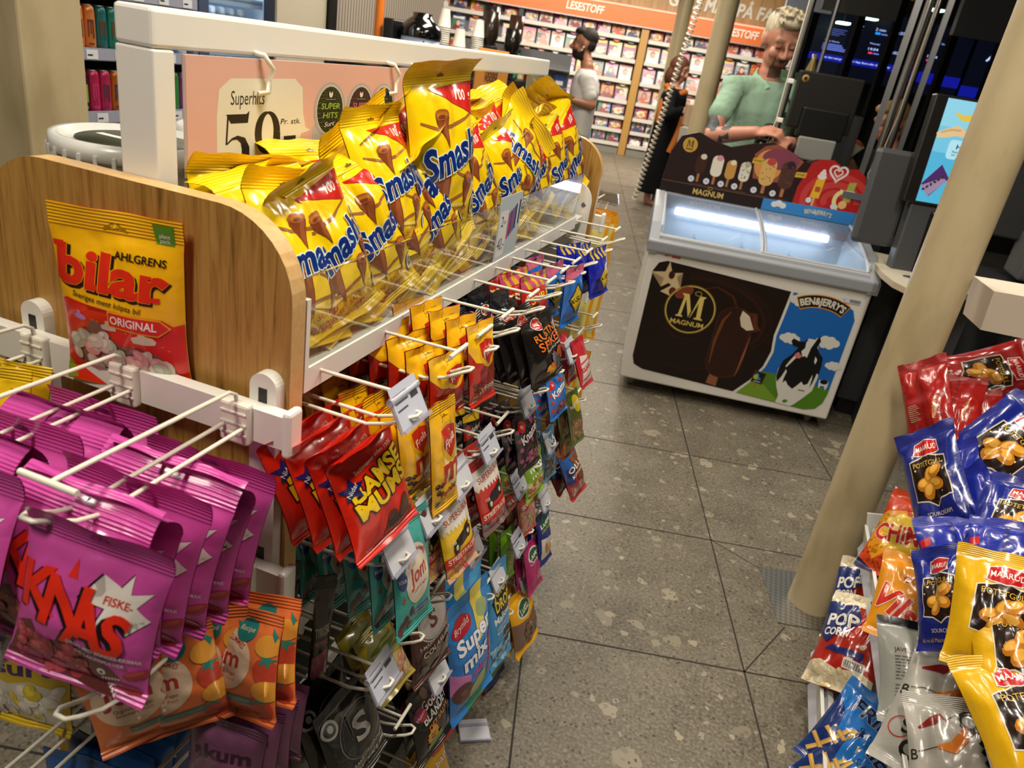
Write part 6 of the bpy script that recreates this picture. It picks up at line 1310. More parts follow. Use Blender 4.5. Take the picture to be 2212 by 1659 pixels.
rowsC = [[('#3a1c1a', ''), ('#5a2320', ''), ('#6a2a20', ''), ('#402020', ''), ('#7a3020', ''), ('#8a3a2a', ''), ('#5a2a24', ''), ('#30201e', ''), ('#c9ccd0', ''), ('#b0b8c4', ''), ('#c9ccd0', ''), ('#b0b8c4', '')],
         [('#c9784a', '#54302a'), ('#cf7a3e', '#54302a'), ('#c9783a', '#54302a'), ('#1f6a70', '#5a3a20'), ('#1f7a6a', '#5a3a20'), ('#3a1a18', ''), ('#3a1a18', ''), ('#b5602a', ''), ('#b5602a', ''), ('#8a6a3a', ''), ('#2a6aa0', ''), ('#c9ccd0', '')],
         [('#20221e', '#7fae2a'), ('#20221e', '#7fae2a'), ('#b5285a', '#b03060'), ('#b52a5e', '#46323a'), ('#b0641e', '#2a3050'), ('#a8601e', '#2a3050'), ('#3a2a20', ''), ('#3a7a2a', '#a89a2a'), ('#4a8a2a', '#2a7a70'), ('#2a4a20', '#a89a2a'), ('#3a8a3a', ''), ('#7a3a8a', '')],
         [('#8a7a2a', ''), ('#c9ccd0', ''), ('#3a3a5a', ''), ('#5a6a8a', ''), ('#2a5a9a', ''), ('#3a3a8a', ''), ('#c9ccd0', ''), ('#7a3a8a', ''), ('#9a4a9a', ''), ('#5a3a7a', ''), ('#4a4a8a', ''), ('#8a8a9a', '')]]
cn = {'#c9784a': 'peach', '#cf7a3e': 'orange', '#c9783a': 'orange', '#20221e': 'black'}
for i, rw in enumerate(rowsC):
    for k, (c, mk) in enumerate(rw):
        y = 2.385+.0555*k
        o = link('drink_can', can_mesh(c, mk), None, TR(-2.655, y, LV[i]-.0115, -.25+.1*math.sin(k*5+i)))
        tag(o, 'slim drink can, %s from the beige wall on the %s cooler shelf' % (ORD[k], ('top', 'second', 'third', 'fourth')[i]), 'can', 'cans in the open cooler')
# lit glass door cooler
GC = thing('glass_door_cooler', 'bright glass door cooler with white bottles left of the beige wall', 'cooler', TR(-2.9, 3.36, 0)); GCI = GC.matrix_world.inverted()
def gcp(m, name): o = m.build(name, GC); o.matrix_local = GCI; return o
CW = mat('#c9d4e0', .4, 0, 'cooler_white')
m = MB(); m.box(-3.3, -3.24, 3.08, 3.64, 0, 2.2, CW); m.box(-3.3, -2.64, 3.08, 3.10, 0, 2.2, CW); m.box(-3.3, -2.64, 3.62, 3.64, 0, 2.2, CW); m.box(-3.3, -2.64, 3.08, 3.64, 2.1, 2.2, CW); m.box(-3.3, -2.64, 3.08, 3.64, 0, .2, CW); gcp(m, 'cabinet')
for z in (1.42, 1.19, .96, .7):
    m = MB(); m.box(-3.24, -2.68, 3.1, 3.62, z-.012, z, glassy('cool_shelf', '#eaf2fa', .1, 1, .4, '#c9d8ea')); m.box(-2.69, -2.68, 3.1, 3.62, z-.03, z+.01, mat('#a8b8d0', .4, 0, 'lip')); gcp(m, 'shelf')
m = MB(); m.box(-2.64, -2.62, 3.08, 3.145, .1, 2.15, mat('#4a5570', .4, .3, 'door_frame')); m.box(-2.64, -2.62, 3.575, 3.64, .1, 2.15, mat('#2a3040', .4, .3, 'door_frame')); m.box(-2.64, -2.62, 3.1, 3.6, .1, .2, DARK); gcp(m, 'door_frame')
m = MB(); m.box(-2.634, -2.628, 3.145, 3.575, .2, 2.1, GLASS); gcp(m, 'door_glass')
m = MB(); m.tube([(-2.70, 3.125, .3), (-2.70, 3.125, 2.05)], .012, mat('#e4eeff', .4, 0, 'cool_lamp', 8.), 8); gcp(m, 'lamp_tube')
l = area('cooler_lamp', (-2.72, 3.14, 1.3), .06, 5, (.85, .93, 1), (PI/2, 0, .5), sy=1.5)
bm_ = MB(); bm_.lathe([(.026, 0), (.030, .01), (.030, .12), (.014, .15), (.014, .16)], mat('#c9ced4', .3, 0, 'bottle'), 14); bm_.lathe([(.0, .185), (.017, .185), (.017, .158)], mat('#e6e8ea', .4, 0, 'cap'), 14); bme = bm_.mesh('bottle')
for j, z in enumerate((1.19, .96, .70)):
    for k in range(12):
        o = link('milk_bottle', bme, None, TR(-2.74-.07*(k // 6), 3.18+.068*(k % 6), z)); tag(o, 'small white bottle, %s in the %s row of the glass door cooler' % (ORD[k], ('upper', 'middle', 'lower')[j]), 'bottle', 'bottles in the glass door cooler')
# ================================================================= coffee station
CF = thing('coffee_counter', 'dark coffee counter behind the candy stand', 'counter', TR(-2.45, 5.0, 0)); CFI = CF.matrix_world.inverted()
m = MB(); m.box(-2.85, -1.95, 4.3, 6.2, 0, 1.16, mat('#2b2723', .5, 0, 'counter')); o = m.build('cabinet', CF); o.matrix_local = CFI
m = MB(); m.box(-2.87, -1.93, 4.28, 6.2, 1.16, 1.19, mat('#1a1816', .35, 0, 'worktop')); o = m.build('worktop', CF); o.matrix_local = CFI
UR = thing('coffee_urn', 'black lidded coffee urn with pale blue label on the coffee counter', 'coffee urn', TR(-2.24, 4.58, 1.1905))
m = MB(); m.lathe([(.0, 0), (.118, 0), (.12, .01), (.12, .19), (.0, .19)], mat('#98a3bb', .4, 0, 'urn'), 30); m.build('body', UR)
m = MB(); m.lathe([(.126, .19), (.13, .20), (.128, .235), (.10, .275), (.062, .30), (.06, .325), (.0, .33)], mat('#08080a', .12, 0, 'gloss_black', 0, .6, .5), 30); m.build('lid', UR)
m = MB(); rr = random.Random(4)
for k in range(26): a_ = -.75+rr.uniform(-.35, .35); z = .10+rr.uniform(0, .07); m.box(.119, .1215, -.004, .004, z, z+.010, mat('#2a2a3a', .5, 0, 'print'), Matrix.Rotation(a_, 4, 'Z'))
m.build('label', UR)
m = MB(); m.bbox(-2.44, -2.37, 4.46, 4.66, 1.191, 1.46, BLACK, .01); tag(m.build('dispenser'), 'black dispenser box left of the coffee urn', 'dispenser')
cup = MB(); cup.lathe([(.028, 0), (.043, .105), (.045, .108), (.041, .106), (.027, .004)], mat('#d6d2c6', .5, 0, 'paper_cup'), 20); cupm = cup.mesh('cup')
for j, (x, y, n) in enumerate(((-2.22, 4.86, 22), (-2.12, 4.90, 14), (-2.10, 5.16, 20))):
    for k in range(n):
        o = link('paper_cup', cupm, None, TR(x+.001*math.sin(k), y, 1.3065+.0125*k, 0, PI)); tag(o, 'white paper cup, %s from the bottom of the %s stack on the coffee counter' % (ORD[k], ('left', 'middle', 'rear')[j]), 'paper cup', 'stacked paper cups')
for j, (x, y, c, h) in enumerate(((-2.05, 5.25, '#241a14', .42), (-2.16, 5.5, '#1b1512', .46), (-1.99, 5.55, '#15120f', .34), (-2.1, 5.9, '#3a2418', .44))):
    t = thing('coffee_grinder', 'dark coffee bean dispenser, %s of four along the coffee counter' % ORD[j], 'dispenser', TR(x, y, 1.191), 'bean dispensers')
    m = MB(); m.bbox(-.05, .05, -.05, .05, 0, h*.5, BLACK, .01); m.build('base', t); m = MB(); m.lathe([(.035, h*.5), (.055, h*.62), (.055, h), (.0, h)], mat(c, .2, 0, 'beans'), 18); m.build('hopper', t)
    m = MB(); m.box(.048, .052, -.018, .018, .02, h*.42, mat('#3fae7a', .4, 0, 'green_sign')); m.build('green_label', t)
m = MB(); m.prism([(-.13, 0), (.13, 0), (.10, .07), (-.06, .085)], -.07, .07, BLACK, M=Matrix.Translation((-2.02, 5.06, 1.191)) @ Matrix.Rotation(.3, 4, 'Z') @ XZ); tag(m.build('lid_box'), 'low black box in front of the paper cups', 'box')
# orange paper bag
PB = thing('paper_bag', 'orange brown folded paper bag standing behind the frame on a dark ledge', 'paper bag', TR(-1.40, 3.66, 1.131, .45))
m = MB(); pb = mat('#c98430', .6, 0, 'kraft'); m.add([(-.075, -.05, 0), (.075, -.05, 0), (.085, .05, 0), (-.075, .05, 0), (-.075, -.045, .20), (.08, -.05, .20), (.08, .045, .20), (-.075, .05, .20), (-.07, 0, .26), (.075, -.005, .26)], [(3, 2, 1, 0), (0, 1, 5, 4), (1, 2, 6, 5), (2, 3, 7, 6), (3, 0, 4, 7), (4, 5, 9, 8), (6, 7, 8, 9), (5, 6, 9), (7, 4, 8)], pb); m.build('bag', PB)
a = Art(1); a.text('FOODS', .5, .72, .2, '#2a1c10', w=.42, bold=.1); a.text('FOODS', .5, .5, .2, '#2a1c10', w=.42, bold=.1); m = MB(); flat_art(m, a, .14, M=Matrix.Translation((0, -.0525, .06))); m.build('printed_mark', PB)
m = MB(); m.box(-1.75, -1.1, 3.5, 3.95, 0, 1.13, mat('#1c1a18', .5, 0, 'ledge')); tag(m.build('ledge_cabinet'), 'dark narrow cabinet under the orange paper bag', 'cabinet')
# flat goods rack right of the bag (colourful small packs)
GR = thing('goods_rack', 'grey rack with small colourful packs between paper bag and frame end', 'rack', TR(-2.12, 6.0, 0, .27))
m = MB(); m.box(-.45, .45, -.02, .2, 0, .9, STEEL); m.box(-.45, .45, .18, .2, .9, 1.42, STEEL); m.build('frame', GR)
m = MB(); rr = random.Random(9)
for z in (.92, 1.05, 1.18, 1.31):
    m.box(-.45, .45, -.02, .2, z-.012, z-.004, STEEL)
m.build('shelf', GR); 
k = 0
for z in (.92, 1.05, 1.18):
    for j in range(8):
        p_ = MB(); p_.bbox(-.045, .045, -.02, .02, 0, rr.uniform(.07, .1), mat(rr.choice(['#2a4a8a', '#b5402a', '#c99a3a', '#7a8aa0', '#8a3a5a', '#d0c8b8', '#3a5a70']), .35, 0, 'pack'), .004); p_.box(-.03, .03, -.0205, -.02, .02, .05, mat('#d8d2c4', .5, 0, 'print'))
        o = p_.build('snack_pack', M=GR.matrix_world @ Matrix.Translation((-.39+.11*j, .06, z-.0035))); tag(o, 'small colourful pack, %s from left on the %s shelf of the grey goods rack' % (ORD[j], {.92: 'lower', 1.05: 'middle', 1.18: 'upper'}[z]), 'pack', 'packs on the grey rack')
# ================================================================= magazine wall
LIP = mat('#c9c5bb', .4, 0, 'rack_shelf')
def cover(seed):
    rr = random.Random(seed*13+1); bgc = rr.choice(['#8f9fb0', '#c9bfae', '#b98a78', '#2a2a30', '#c9b53a', '#5a7aa8', '#a83a44', '#a88aa8', '#4a6a4a', '#9aa0a8', '#8a4a6a', '#c97a3a'])
    a = Art(1.32); a.rect(0, 0, 1, 1.32, bgc); tc = rr.choice(['#1d1d22', '#c93a30', '#e8e4dc', '#d84a8a', '#e0c030'])
    a.rect(.06, 1.10, .94, 1.26, tc); sk = rr.choice(['#c99a80', '#a87858', '#d8b49c']); cl = rr.choice(['#7a2a3a', '#2a3a5a', '#d8d8d8', '#3a3a3a', '#b5543a', '#c9a0b0'])
    kind = seed % 4; hue = rr.choice(['#b5402a', '#2a5a8a', '#c9a02a', '#3a7a5a', '#7a2a5a', '#20242c', '#c9c2b5'])
    if seed % 3 == 0: a.rect(0, 0, 1, .45, hue); a.rect(.1, .08, .9, .14, '#d8d2c8')
    elif seed % 3 == 1: a.rect(0, 0, .5, 1.06, hue)
    if kind < 3: a.ell(.5, .22, .44, .50, cl); a.ell(.5, .80, .22, .27, rr.choice(['#2a1c16', '#6a4626', '#b58a50'])); a.ell(.5, .76, .155, .20, sk)
    else: a.ell(.5, .55, .34, .26, '#c9c2a8'); [a.ell(rr.uniform(.3, .7), rr.uniform(.42, .68), .09, .07, rr.choice(['#b5402a', '#c9902a', '#5a8a3a', '#d8c89a'])) for _ in range(9)]
    for k in range(5): a.rect(.06 if k % 2 else .62, .12+.16*k, .30 if k % 2 else .94, .17+.16*k, rr.choice([tc, cl, '#d8d2c8']))
    m = MB(); m.box(-.105, .105, 0, .006, 0, .277, mat('#d0ccc2', .5, 0, 'paper')); flat_art(m, a, .21, off=.0006, m=lambda c: mat(c, .25, 0, 'cover')); return m.mesh('magazine')
COV = [cover(i) for i in range(18)]
RL = [1.82, 1.49, 1.165, .845, .60, .38, .16]
def bay(s0, s1, nm, side, lab):
    t = thing('magazine_rack', lab, 'magazine rack', MW @ Matrix.Translation((s0, 0, 0)))
    w = s1-s0
    m = MB(); m.box(0, w, .30, .33, .0, 2.04, mat('#a3a19a', .5, 0, 'rack_back')); m.box(0, w, -.02, .30, 0, .11, mat('#7a776e', .5, 0, 'kick')); m.build('back_panel', t)
    for z in RL:
        d = .0 if z > .7 else -.04
        m = MB(); m.box(0, w, d, .30, z-.03, z-.018, LIP); m.box(0, w, d-.012, d, z-.03, z+.03, LIP); m.build('shelf', t)
    n = int(w/.238)
    for i, z in enumerate(RL):
        for k in range(n):
            c = random.Random(i*31+k*7+int(s0*10)).randrange(18); d = .055 if z > .7 else .01
            M = MW @ Matrix.Translation((s0+(k+.5)*w/n, d, z-.017)) @ Matrix.Rotation(-.22, 4, 'X')
            o = link('magazine', COV[c], None, M); tag(o, 'magazine, %s from left on %s shelf of the %s rack' % (ORD[k], ['top', 'second', 'third', 'fourth', 'fifth', 'sixth', 'bottom'][i], side), 'magazine', 'magazines on the wall rack')
bay(-1.6, .34, 8, 'left', 'left magazine rack bay behind the white-shirted person, under the orange band')
bay(.49, 3.0, 10, 'right', 'right magazine rack bay behind the round pillars, under the orange band')
bay(-3.1, -1.68, 5, 'outer left', 'outermost left magazine rack bay at the corner')
WOOD2 = wood('fascia_wood', [(.35, '#6e4e28'), (.55, '#8a6637'), (.75, '#9a7644'), (.95, '#a5824e')], (9, 9, 1.2), .5)
for s in (.35, 3.0):
    m = MB(); m.box(s, s+.12, -.04, .33, 0, 2.03, mat('#a9803f', .5, 0, 'post_wood'), MW); tag(m.build('rack_post'), 'light wooden post between the two magazine racks' if s < 1 else 'light wooden post at the right end of the magazine racks', 'post')
m = MB(); m.box(-1.69, -1.61, -.04, .33, 0, 2.03, BLACK, MW); tag(m.build('rack_post'), 'dark post at the left side of the left magazine rack', 'post')
OB = thing('orange_band', 'orange fascia band reading LESESTOFF above the magazine racks', 'sign', MW @ Matrix.Translation((-3.2, 0, 2.02)))
m = MB(); m.box(0, 6.32, -.10, .33, 0, .25, mat('#d2661c', .45, 0, 'orange_band')); m.box(0, 6.32, -.104, -.098, -.015, .0, STEEL); m.build('band', OB)
LT = Art(.25/6.32*1.0); m = MB()
def letters(mb, t, x, z, h, w, M, col='#e6ddd0', b=.06, th=.02):
    vs, fs, w0, h0 = text_geo(t, b*.36, .12, 3); k = h/.73; kx = w/w0
    mb.add([(x+p[0]*kx, 0, z+p[1]*k) for p in vs], fs, mat(col, .4, 0, 'letter'), M); mb.add([(x+p[0]*kx, th, z+p[1]*k) for p in vs], [f[::-1] for f in fs], mat(col, .4, 0, 'letter'), M)
    es = {}
    for f in fs:
        for i in range(len(f)): e = (f[i], f[(i+1) % len(f)]); es[e] = 1
    rim = [e for e in es if (e[1], e[0]) not in es]; n = len(vs)
    mb.add([(x+p[0]*kx, 0, z+p[1]*k) for p in vs]+[(x+p[0]*kx, th, z+p[1]*k) for p in vs], [(a, a+n, b2+n, b2) for a, b2 in rim], mat(col, .4, 0, 'letter'), M)
letters(m, 'LESESTOFF', 2.57, .14, .12, .62, Matrix.Translation((0, -.12, 0))); letters(m, 'LESESTOFF', 5.10, .14, .12, .62, Matrix.Translation((0, -.12, 0))); m.build('lettering', OB)
m = MB(); m.box(0, 6.30, -.13, -.105, .25, .275, mat('#ff8a70', .4, 0, 'red_light', 1.3)); m.build('light_strip', OB)
WB = thing('wood_fascia', 'wooden fascia with pale letters GOD MAT PÅ FARTEN above the orange band', 'sign', MW @ Matrix.Translation((-3.2, 0, 2.30)))
m = MB(); m.box(0, 6.32, -.08, .33, 0, .50, WOOD2); m.build('board', WB)
m = MB(); letters(m, 'GOD MAT PÅ FARTEN!', 5.02, .21, .19, 2.30, Matrix.Translation((0, -.10, 0)), '#bdb6a6', .09); m.build('lettering', WB)
# coiled cord hanging from the ceiling
m = MB(); pth = []
p0, p1 = Vector((-.42, 5.05, 2.86)), Vector((-.98, 7.4, .25))
p0, p1 = Vector((-1.08, 8.3, 2.30)), Vector((-1.32, 8.3, .10))
for i in range(420):
    f = i/419; q = p0.lerp(p1, f); th = 2*PI*f*46; pth.append((q.x+.026*math.cos(th), q.y+.026*math.sin(th), q.z))
m.tube(pth, .0085, mat('#cfc8b8', .4, 0, 'cord'), 6); tag(m.build('coiled_cord'), 'white coiled cord hanging between the two far pillars', 'cord')
# ================================================================= checkout counter, kiosks
CT = thing('checkout_counter', 'dark grey checkout counter behind and right of the freezer', 'counter', TR(1.0, 4.2, 0)); CTI = CT.matrix_world.inverted()
def ctp(m, name): o = m.build(name, CT); o.matrix_local = CTI; return o
CG = mat('#35373a', .45, 0, 'counter_grey')
m = MB(); m.bbox(.60, 2.4, 3.78, 4.35, .09, .77, CG, .004); m.box(.62, 2.4, 3.82, 4.3, 0, .09, BLACK); ctp(m, 'cabinet')
m = MB(); m.bbox(-.42, .60, 4.06, 4.42, .0, 1.0, CG, .004); ctp(m, 'cashier_cabinet')
m = MB(); m.box(-.45, .62, 4.04, 4.46, 1.0, 1.03, mat('#55565a', .4, 0, 'worktop')); ctp(m, 'cashier_worktop')
sl = [(.525, 3.9), (.53, 3.62), (.545, 3.42), (.575, 3.28), (.62, 3.20), (.67, 3.18), (.73, 3.21), (.98, 3.49), (.99, 3.9)]
m = MB(); m.prism(sl, .776, .80, mat('#c5bda9', .4, 0, 'ledge_white'), mside=mat('#a8977a', .5, 0, 'ledge_edge')); m.lathe([(.034, 0), (.034, .002), (.026, .003), (0, .002)], STEEL, 24, M=Matrix.Translation((.66, 3.44, .80))); ctp(m, 'kiosk_ledge')
m = MB(); m.prism([(1.06, 3.86), (1.02, 3.70), (1.05, 3.5), (1.13, 3.36), (1.22, 3.34), (1.7, 3.6), (1.7, 3.9)], .776, .80, mat('#c5bda9', .4, 0, 'ledge_white'), mside=mat('#a8977a', .5, 0, 'ledge_edge')); ctp(m, 'kiosk_ledge')
m = MB(); m.box(.70, .95, 3.55, 3.80, 0, .776, mat('#4a4c50', .45, .2, 'pedestal')); m.box(1.15, 1.6, 3.6, 3.8, 0, .776, mat('#4a4c50', .45, .2, 'pedestal')); ctp(m, 'pedestal')
KR = Matrix.Rotation(.275, 4, 'Z')
S1 = Art(1.62); S1.rect(0, 0, 1, 1.62, '#7fc0da'); S1.rect(0, 0, 1, .8, '#4aa4cc'); S1.rect(0, .8, 1, 1.2, '#68b4d4')
S1.line([(.18, 1.42), (.32, 1.36), (.50, 1.38), (.64, 1.48), (.70, 1.58)], [.02, .09, .12, .09, .03], '#c9b04a'); S1.ell(.86, 1.30, .14, .15, '#9a2a34', 0, 20); S1.ell(.84, 1.47, .07, .03, '#4a7a2a', .3, 10); S1.ell(.82, 1.36, .04, .03, '#c87a7a', 0, 10)
S1.line([(0, 1.05), (.14, 1.10), (.30, 1.16), (.46, 1.12), (.52, 1.14)], [.08, .14, .16, .10, .03], '#c9b088'); S1.line([(.05, 1.1), (.2, 1.16), (.36, 1.17)], .03, '#b59466')
S1.rrect(.24, .72, .96, 1.02, .06, '#9fd0e4'); S1.poly([(.48, .73), (.56, .73), (.56, .64)], '#9fd0e4'); S1.text('Hei du!', .58, .92, .075, '#152440', w=.42, bold=.05)
for k, t in enumerate(('Start med å skanne', 'en vare eller trykk', 'på skjermen')): S1.text(t, .58, .84-.052*k, .034, '#152440', w=(.52, .5, .34)[k], bold=.03)
S1.poly([(.0, .28), (.18, .10), (.42, .42), (.24, .62)], '#43265e'); S1.poly([(.0, .25), (.16, .10), (.40, .38), (.32, .42)], '#8a7a9a'); [S1.ell(.06+.05*k, .2+.045*k, .03, .02, '#3a2a20', k, 8) for k in range(6)]
S1.rect(.44, .47, .50, .51, '#a83a44'); S1.text('English', .58, .49, .022, '#dfe8ee'); S1.ell(.56, .29, .13, .13, '#12285a', 0, 24); S1.line([(.50, .24), (.52, .33), (.60, .25), (.62, .34)], .022, '#d8e4ea'); S1.line([(.53, .25), (.55, .33)], .012, '#d9c83a'); S1.text('NARVESEN', .56, .12, .035, '#12285a', w=.34, bold=.05)
def screen_m(c): return mat(c, .3, 0, 'lit_screen', .62)
def kiosk(M, lab, k):
    t = thing('self_checkout_kiosk', lab, 'self-checkout kiosk', M)
    m = MB(); m.bbox(-.165, .165, -.012, .03, .0, .43, mat('#1a1816', .35, 0, 'bezel'), .006); m.build('screen_housing', t)
    m = MB(); flat_art(m, S1, .252, M=Matrix.Translation((.012, -.0125, .011)), off=.0002, m=screen_m); m.build('lit_display', t)
    m = MB(); m.bbox(-.03, .18, -.02, .10, -.30, -.02, mat('#0f0f11', .3, 0, 'scanner_black'), .01); m.box(.03, .12, -.0215, -.02, -.095, -.06, BLACK); m.build('scanner', t)
    m = MB(); m.box(.045, .085, -.0225, -.0205, -.060, -.052, mat('#ff2a50', .4, 0, 'red_led', 9.)); [m.box(.04+.012*q, .045+.012*q, -.0222, -.0205, -.088, -.082, mat('#c02030', .4, 0, 'red_led', 1.5)) for q in range(4)]; m.build('scan_light', t)
    m = MB(); m.bbox(-.30, -.12, .05, .09, -.20, .20, mat('#46474a', .45, .1, 'kiosk_grey'), .02); m.bbox(-.12, .0, .0, .06, -.32, -.0, mat('#55575a', .4, .3, 'kiosk_silver'), .006); m.build('bracket', t)
kiosk(Matrix.Translation((.70, 3.62, 1.08)) @ KR @ Matrix.Translation((-.0, 0, 0)) @ Matrix.Rotation(-.10, 4, 'X'), 'lit self-checkout kiosk reading Hei du left of the near pillar', 0)
m = MB(); m.bbox(1.03, 1.5, 4.15, 4.2, .95, 1.45, mat('#3c3d3e', .4, .2, 'kiosk_back'), .01); m.bbox(1.18, 1.28, 3.95, 4.2, .80, 1.0, mat('#6a6c6e', .4, .3, 'kiosk_grey'), .01); tag(m.build('kiosk_back'), 'grey back of a second kiosk right of the near pillar', 'kiosk')
m = MB(); m.bbox(1.09, 1.2, 3.5, 3.58, .8005, .845, WHITE, .012); tag(m.build('small_box'), 'small white box on the right-hand ledge beyond the pillar', 'box')
# cashier screen, card terminal, plate
MO = thing('cash_register', 'black cashier screen seen from behind with round gold sticker, beyond the freezer header', 'cash register', Matrix.Translation((.155, 4.26, 1.03)) @ KR)
m = MB(); m.bbox(-.165, .155, -.02, .03, .235, .50, mat('#1f1e1b', .4, 0, 'screen_back'), .008); m.bbox(-.11, .12, -.05, .0, .20, .34, mat('#111110', .4, 0, 'screen_back'), .008); m.bbox(-.05, .06, -.02, .04, .0, .25, BLACK, .008); m.build('screen', MO)
m = MB(); m.lathe([(.018, 0), (.018, .001), (0, .001)], mat('#a8864a', .5, 0, 'sticker'), 20, M=Matrix.Translation((-.135, -.0205, .465)) @ Matrix.Rotation(PI/2, 4, 'X')); m.box(-.142, -.128, -.0222, -.0215, .458, .472, BLACK); m.build('sticker', MO)
m = MB(); m.bbox(-.10, .09, -.075, -.06, .095, .205, mat('#8f8f8a', .45, .1, 'plate'), .008); m.bbox(-.02, .02, -.07, .0, .0, .12, STEEL, .004); m.build('mounting_plate', MO)
TM = thing('card_terminal', 'black card terminal left of the cashier screen', 'card terminal', Matrix.Translation((-.07, 4.20, 1.03)) @ KR)
m = MB(); m.bbox(-.055, .055, -.03, .03, .0, .165, mat('#101012', .35, 0, 'terminal'), .012); m.bbox(-.03, .04, -.035, .035, .165, .235, mat('#161618', .4, 0, 'terminal'), .02); m.build('body', TM)
m = MB(); m.tube([(-.03, -.03, .14), (-.055, -.045, .10), (-.05, -.05, .04), (-.02, -.05, .0)], .004, WIRE, 8); m.build('cable', TM)
# chrome posts and cables
def post(x, y, z0, r, lab, m_=CHROME, z1=2.86):
    m = MB(); m.tube([(x, y, z0), (x, y, z1)], r, m_, 14); return tag(m.build('chrome_post'), lab, 'post', 'chrome posts at the checkout')
post(-.035, 4.12, 1.03, .014, 'thin chrome post crossing the green-shirted person')
bpy.data.objects['chrome_post'].select_set(False)
m = MB(); [m.bbox(-.052, -.018, 4.10, 4.14, z, z+.022, WHITE, .004) for z in (1.28, 1.46)]; m.tube([(-.05, 4.105, 2.8), (-.052, 4.10, 1.47), (-.05, 4.10, 1.29), (-.07, 4.10, 1.10)], .003, WIRE, 6); tag(m.build('post_cable'), 'white cable clipped to the thin chrome post', 'cable')
post(.10, 5.5, 1.0, .012, 'thin chrome post behind the cashier', STEEL)
m = MB(); m.box(.43, .46, 4.50, 4.52, 0, 2.86, STEEL); tag(m.build('chrome_post'), 'flat steel upright left of the chrome posts', 'post', 'chrome posts at the checkout')
post(.49, 4.46, 0, .020, 'thickest chrome post of the bundle behind the freezer'); post(.55, 4.62, 0, .016, 'second chrome post of the bundle, right of the thickest')
m = MB(); m.box(.575, .60, 4.50, 4.53, 0, 2.86, STEEL); tag(m.build('chrome_post'), 'flat steel upright right of the chrome posts', 'post', 'chrome posts at the checkout')
m = MB(); m.tube([(.52, 4.44, 2.8), (.52, 4.44, 1.4), (.50, 4.42, 1.2), (.47, 4.42, 1.10), (.49, 4.42, 1.04), (.52, 4.43, 1.06), (.52, 4.44, 1.2)], .003, mat('#b5ad98', .4, 0, 'cable'), 6); tag(m.build('post_cable'), 'pale cable looping down the thickest chrome post', 'cable')
# hanging sign backs
def hang(x, y, z, w, h, lab, c='#3b3b3a'):
    t = thing('hanging_board', lab, 'sign board', Matrix.Translation((x, y, z)) @ KR, 'boards hung from the ceiling')
    m = MB(); m.box(-w/2, w/2, -.02, .02, 0, h, mat(c, .5, 0, 'board_back')); m.build('board', t)
    m = MB(); [m.tube([(s*w*.4, 0, h), (s*w*.4, 0, 2.86-z)], .004, STEEL, 6) for s in (-1, 1)]; m.build('rod', t)
hang(.25, 6.0, 1.955, .50, .34, 'dark grey board hanging left of the chrome posts'); hang(1.08, 5.05, 1.83, .80, .5, 'wide dark board hanging behind the near pillar', '#26282a'); hang(-.08, 6.9, 2.02, .36, .3, 'pale blue paper sign hanging above the cashier', '#aab4c6')
m = MB(); m.lathe([(0, 0), (.05, .02), (.075, .08), (.07, .14), (.03, .18), (0, .185)], mat('#c98a1a', .5, 0, 'orange_shape'), 20, M=Matrix.Translation((.47, 5.1, 1.98))); m.tube([(.47, 5.1, 2.15), (.47, 5.1, 2.86)], .003, STEEL, 6); tag(m.build('hanging_ornament'), 'orange shape hanging behind the chrome posts', 'ornament')
# bottle and green crate behind the screen
GB = thing('green_crate', 'dark green crate rim behind the cashier screen', 'crate', Matrix.Translation((.09, 5.0, 1.36)) @ KR)
m = MB(); gm = mat('#1c4a26', .5, 0, 'green_plastic'); [m.box(*b, gm) for b in ((-.19, .19, -.1, -.085, .0, .17), (-.19, .19, .085, .1, .0, .17), (-.19, -.175, -.1, .1, .0, .17), (.175, .19, -.1, .1, 0, .17))]; m.box(-.19, .19, -.1, .1, 0, .01, gm); m.build('crate', GB)
m = MB(); m.box(-.25, .4, 4.85, 5.15, 0, 1.355, mat('#18191b', .6, 0, 'shelf_block')); tag(m.build('shelf_block'), 'dark shelf unit behind the cashier', 'shelf')
m = MB(); m.lathe([(0, 0), (.036, 0), (.038, .02), (.038, .15), (.014, .24), (.014, .27), (0, .27)], mat('#7d6a3c', .15, 0, 'bottle_glass', 0, .6), 20); m.lathe([(.0385, .05), (.0385, .12)], mat('#c9c8bc', .5, 0, 'label'), 20, cap=False); tag(m.build('bottle', M=Matrix.Translation((.05, 4.98, 1.3705))), 'amber bottle with pale label in the green crate', 'bottle')
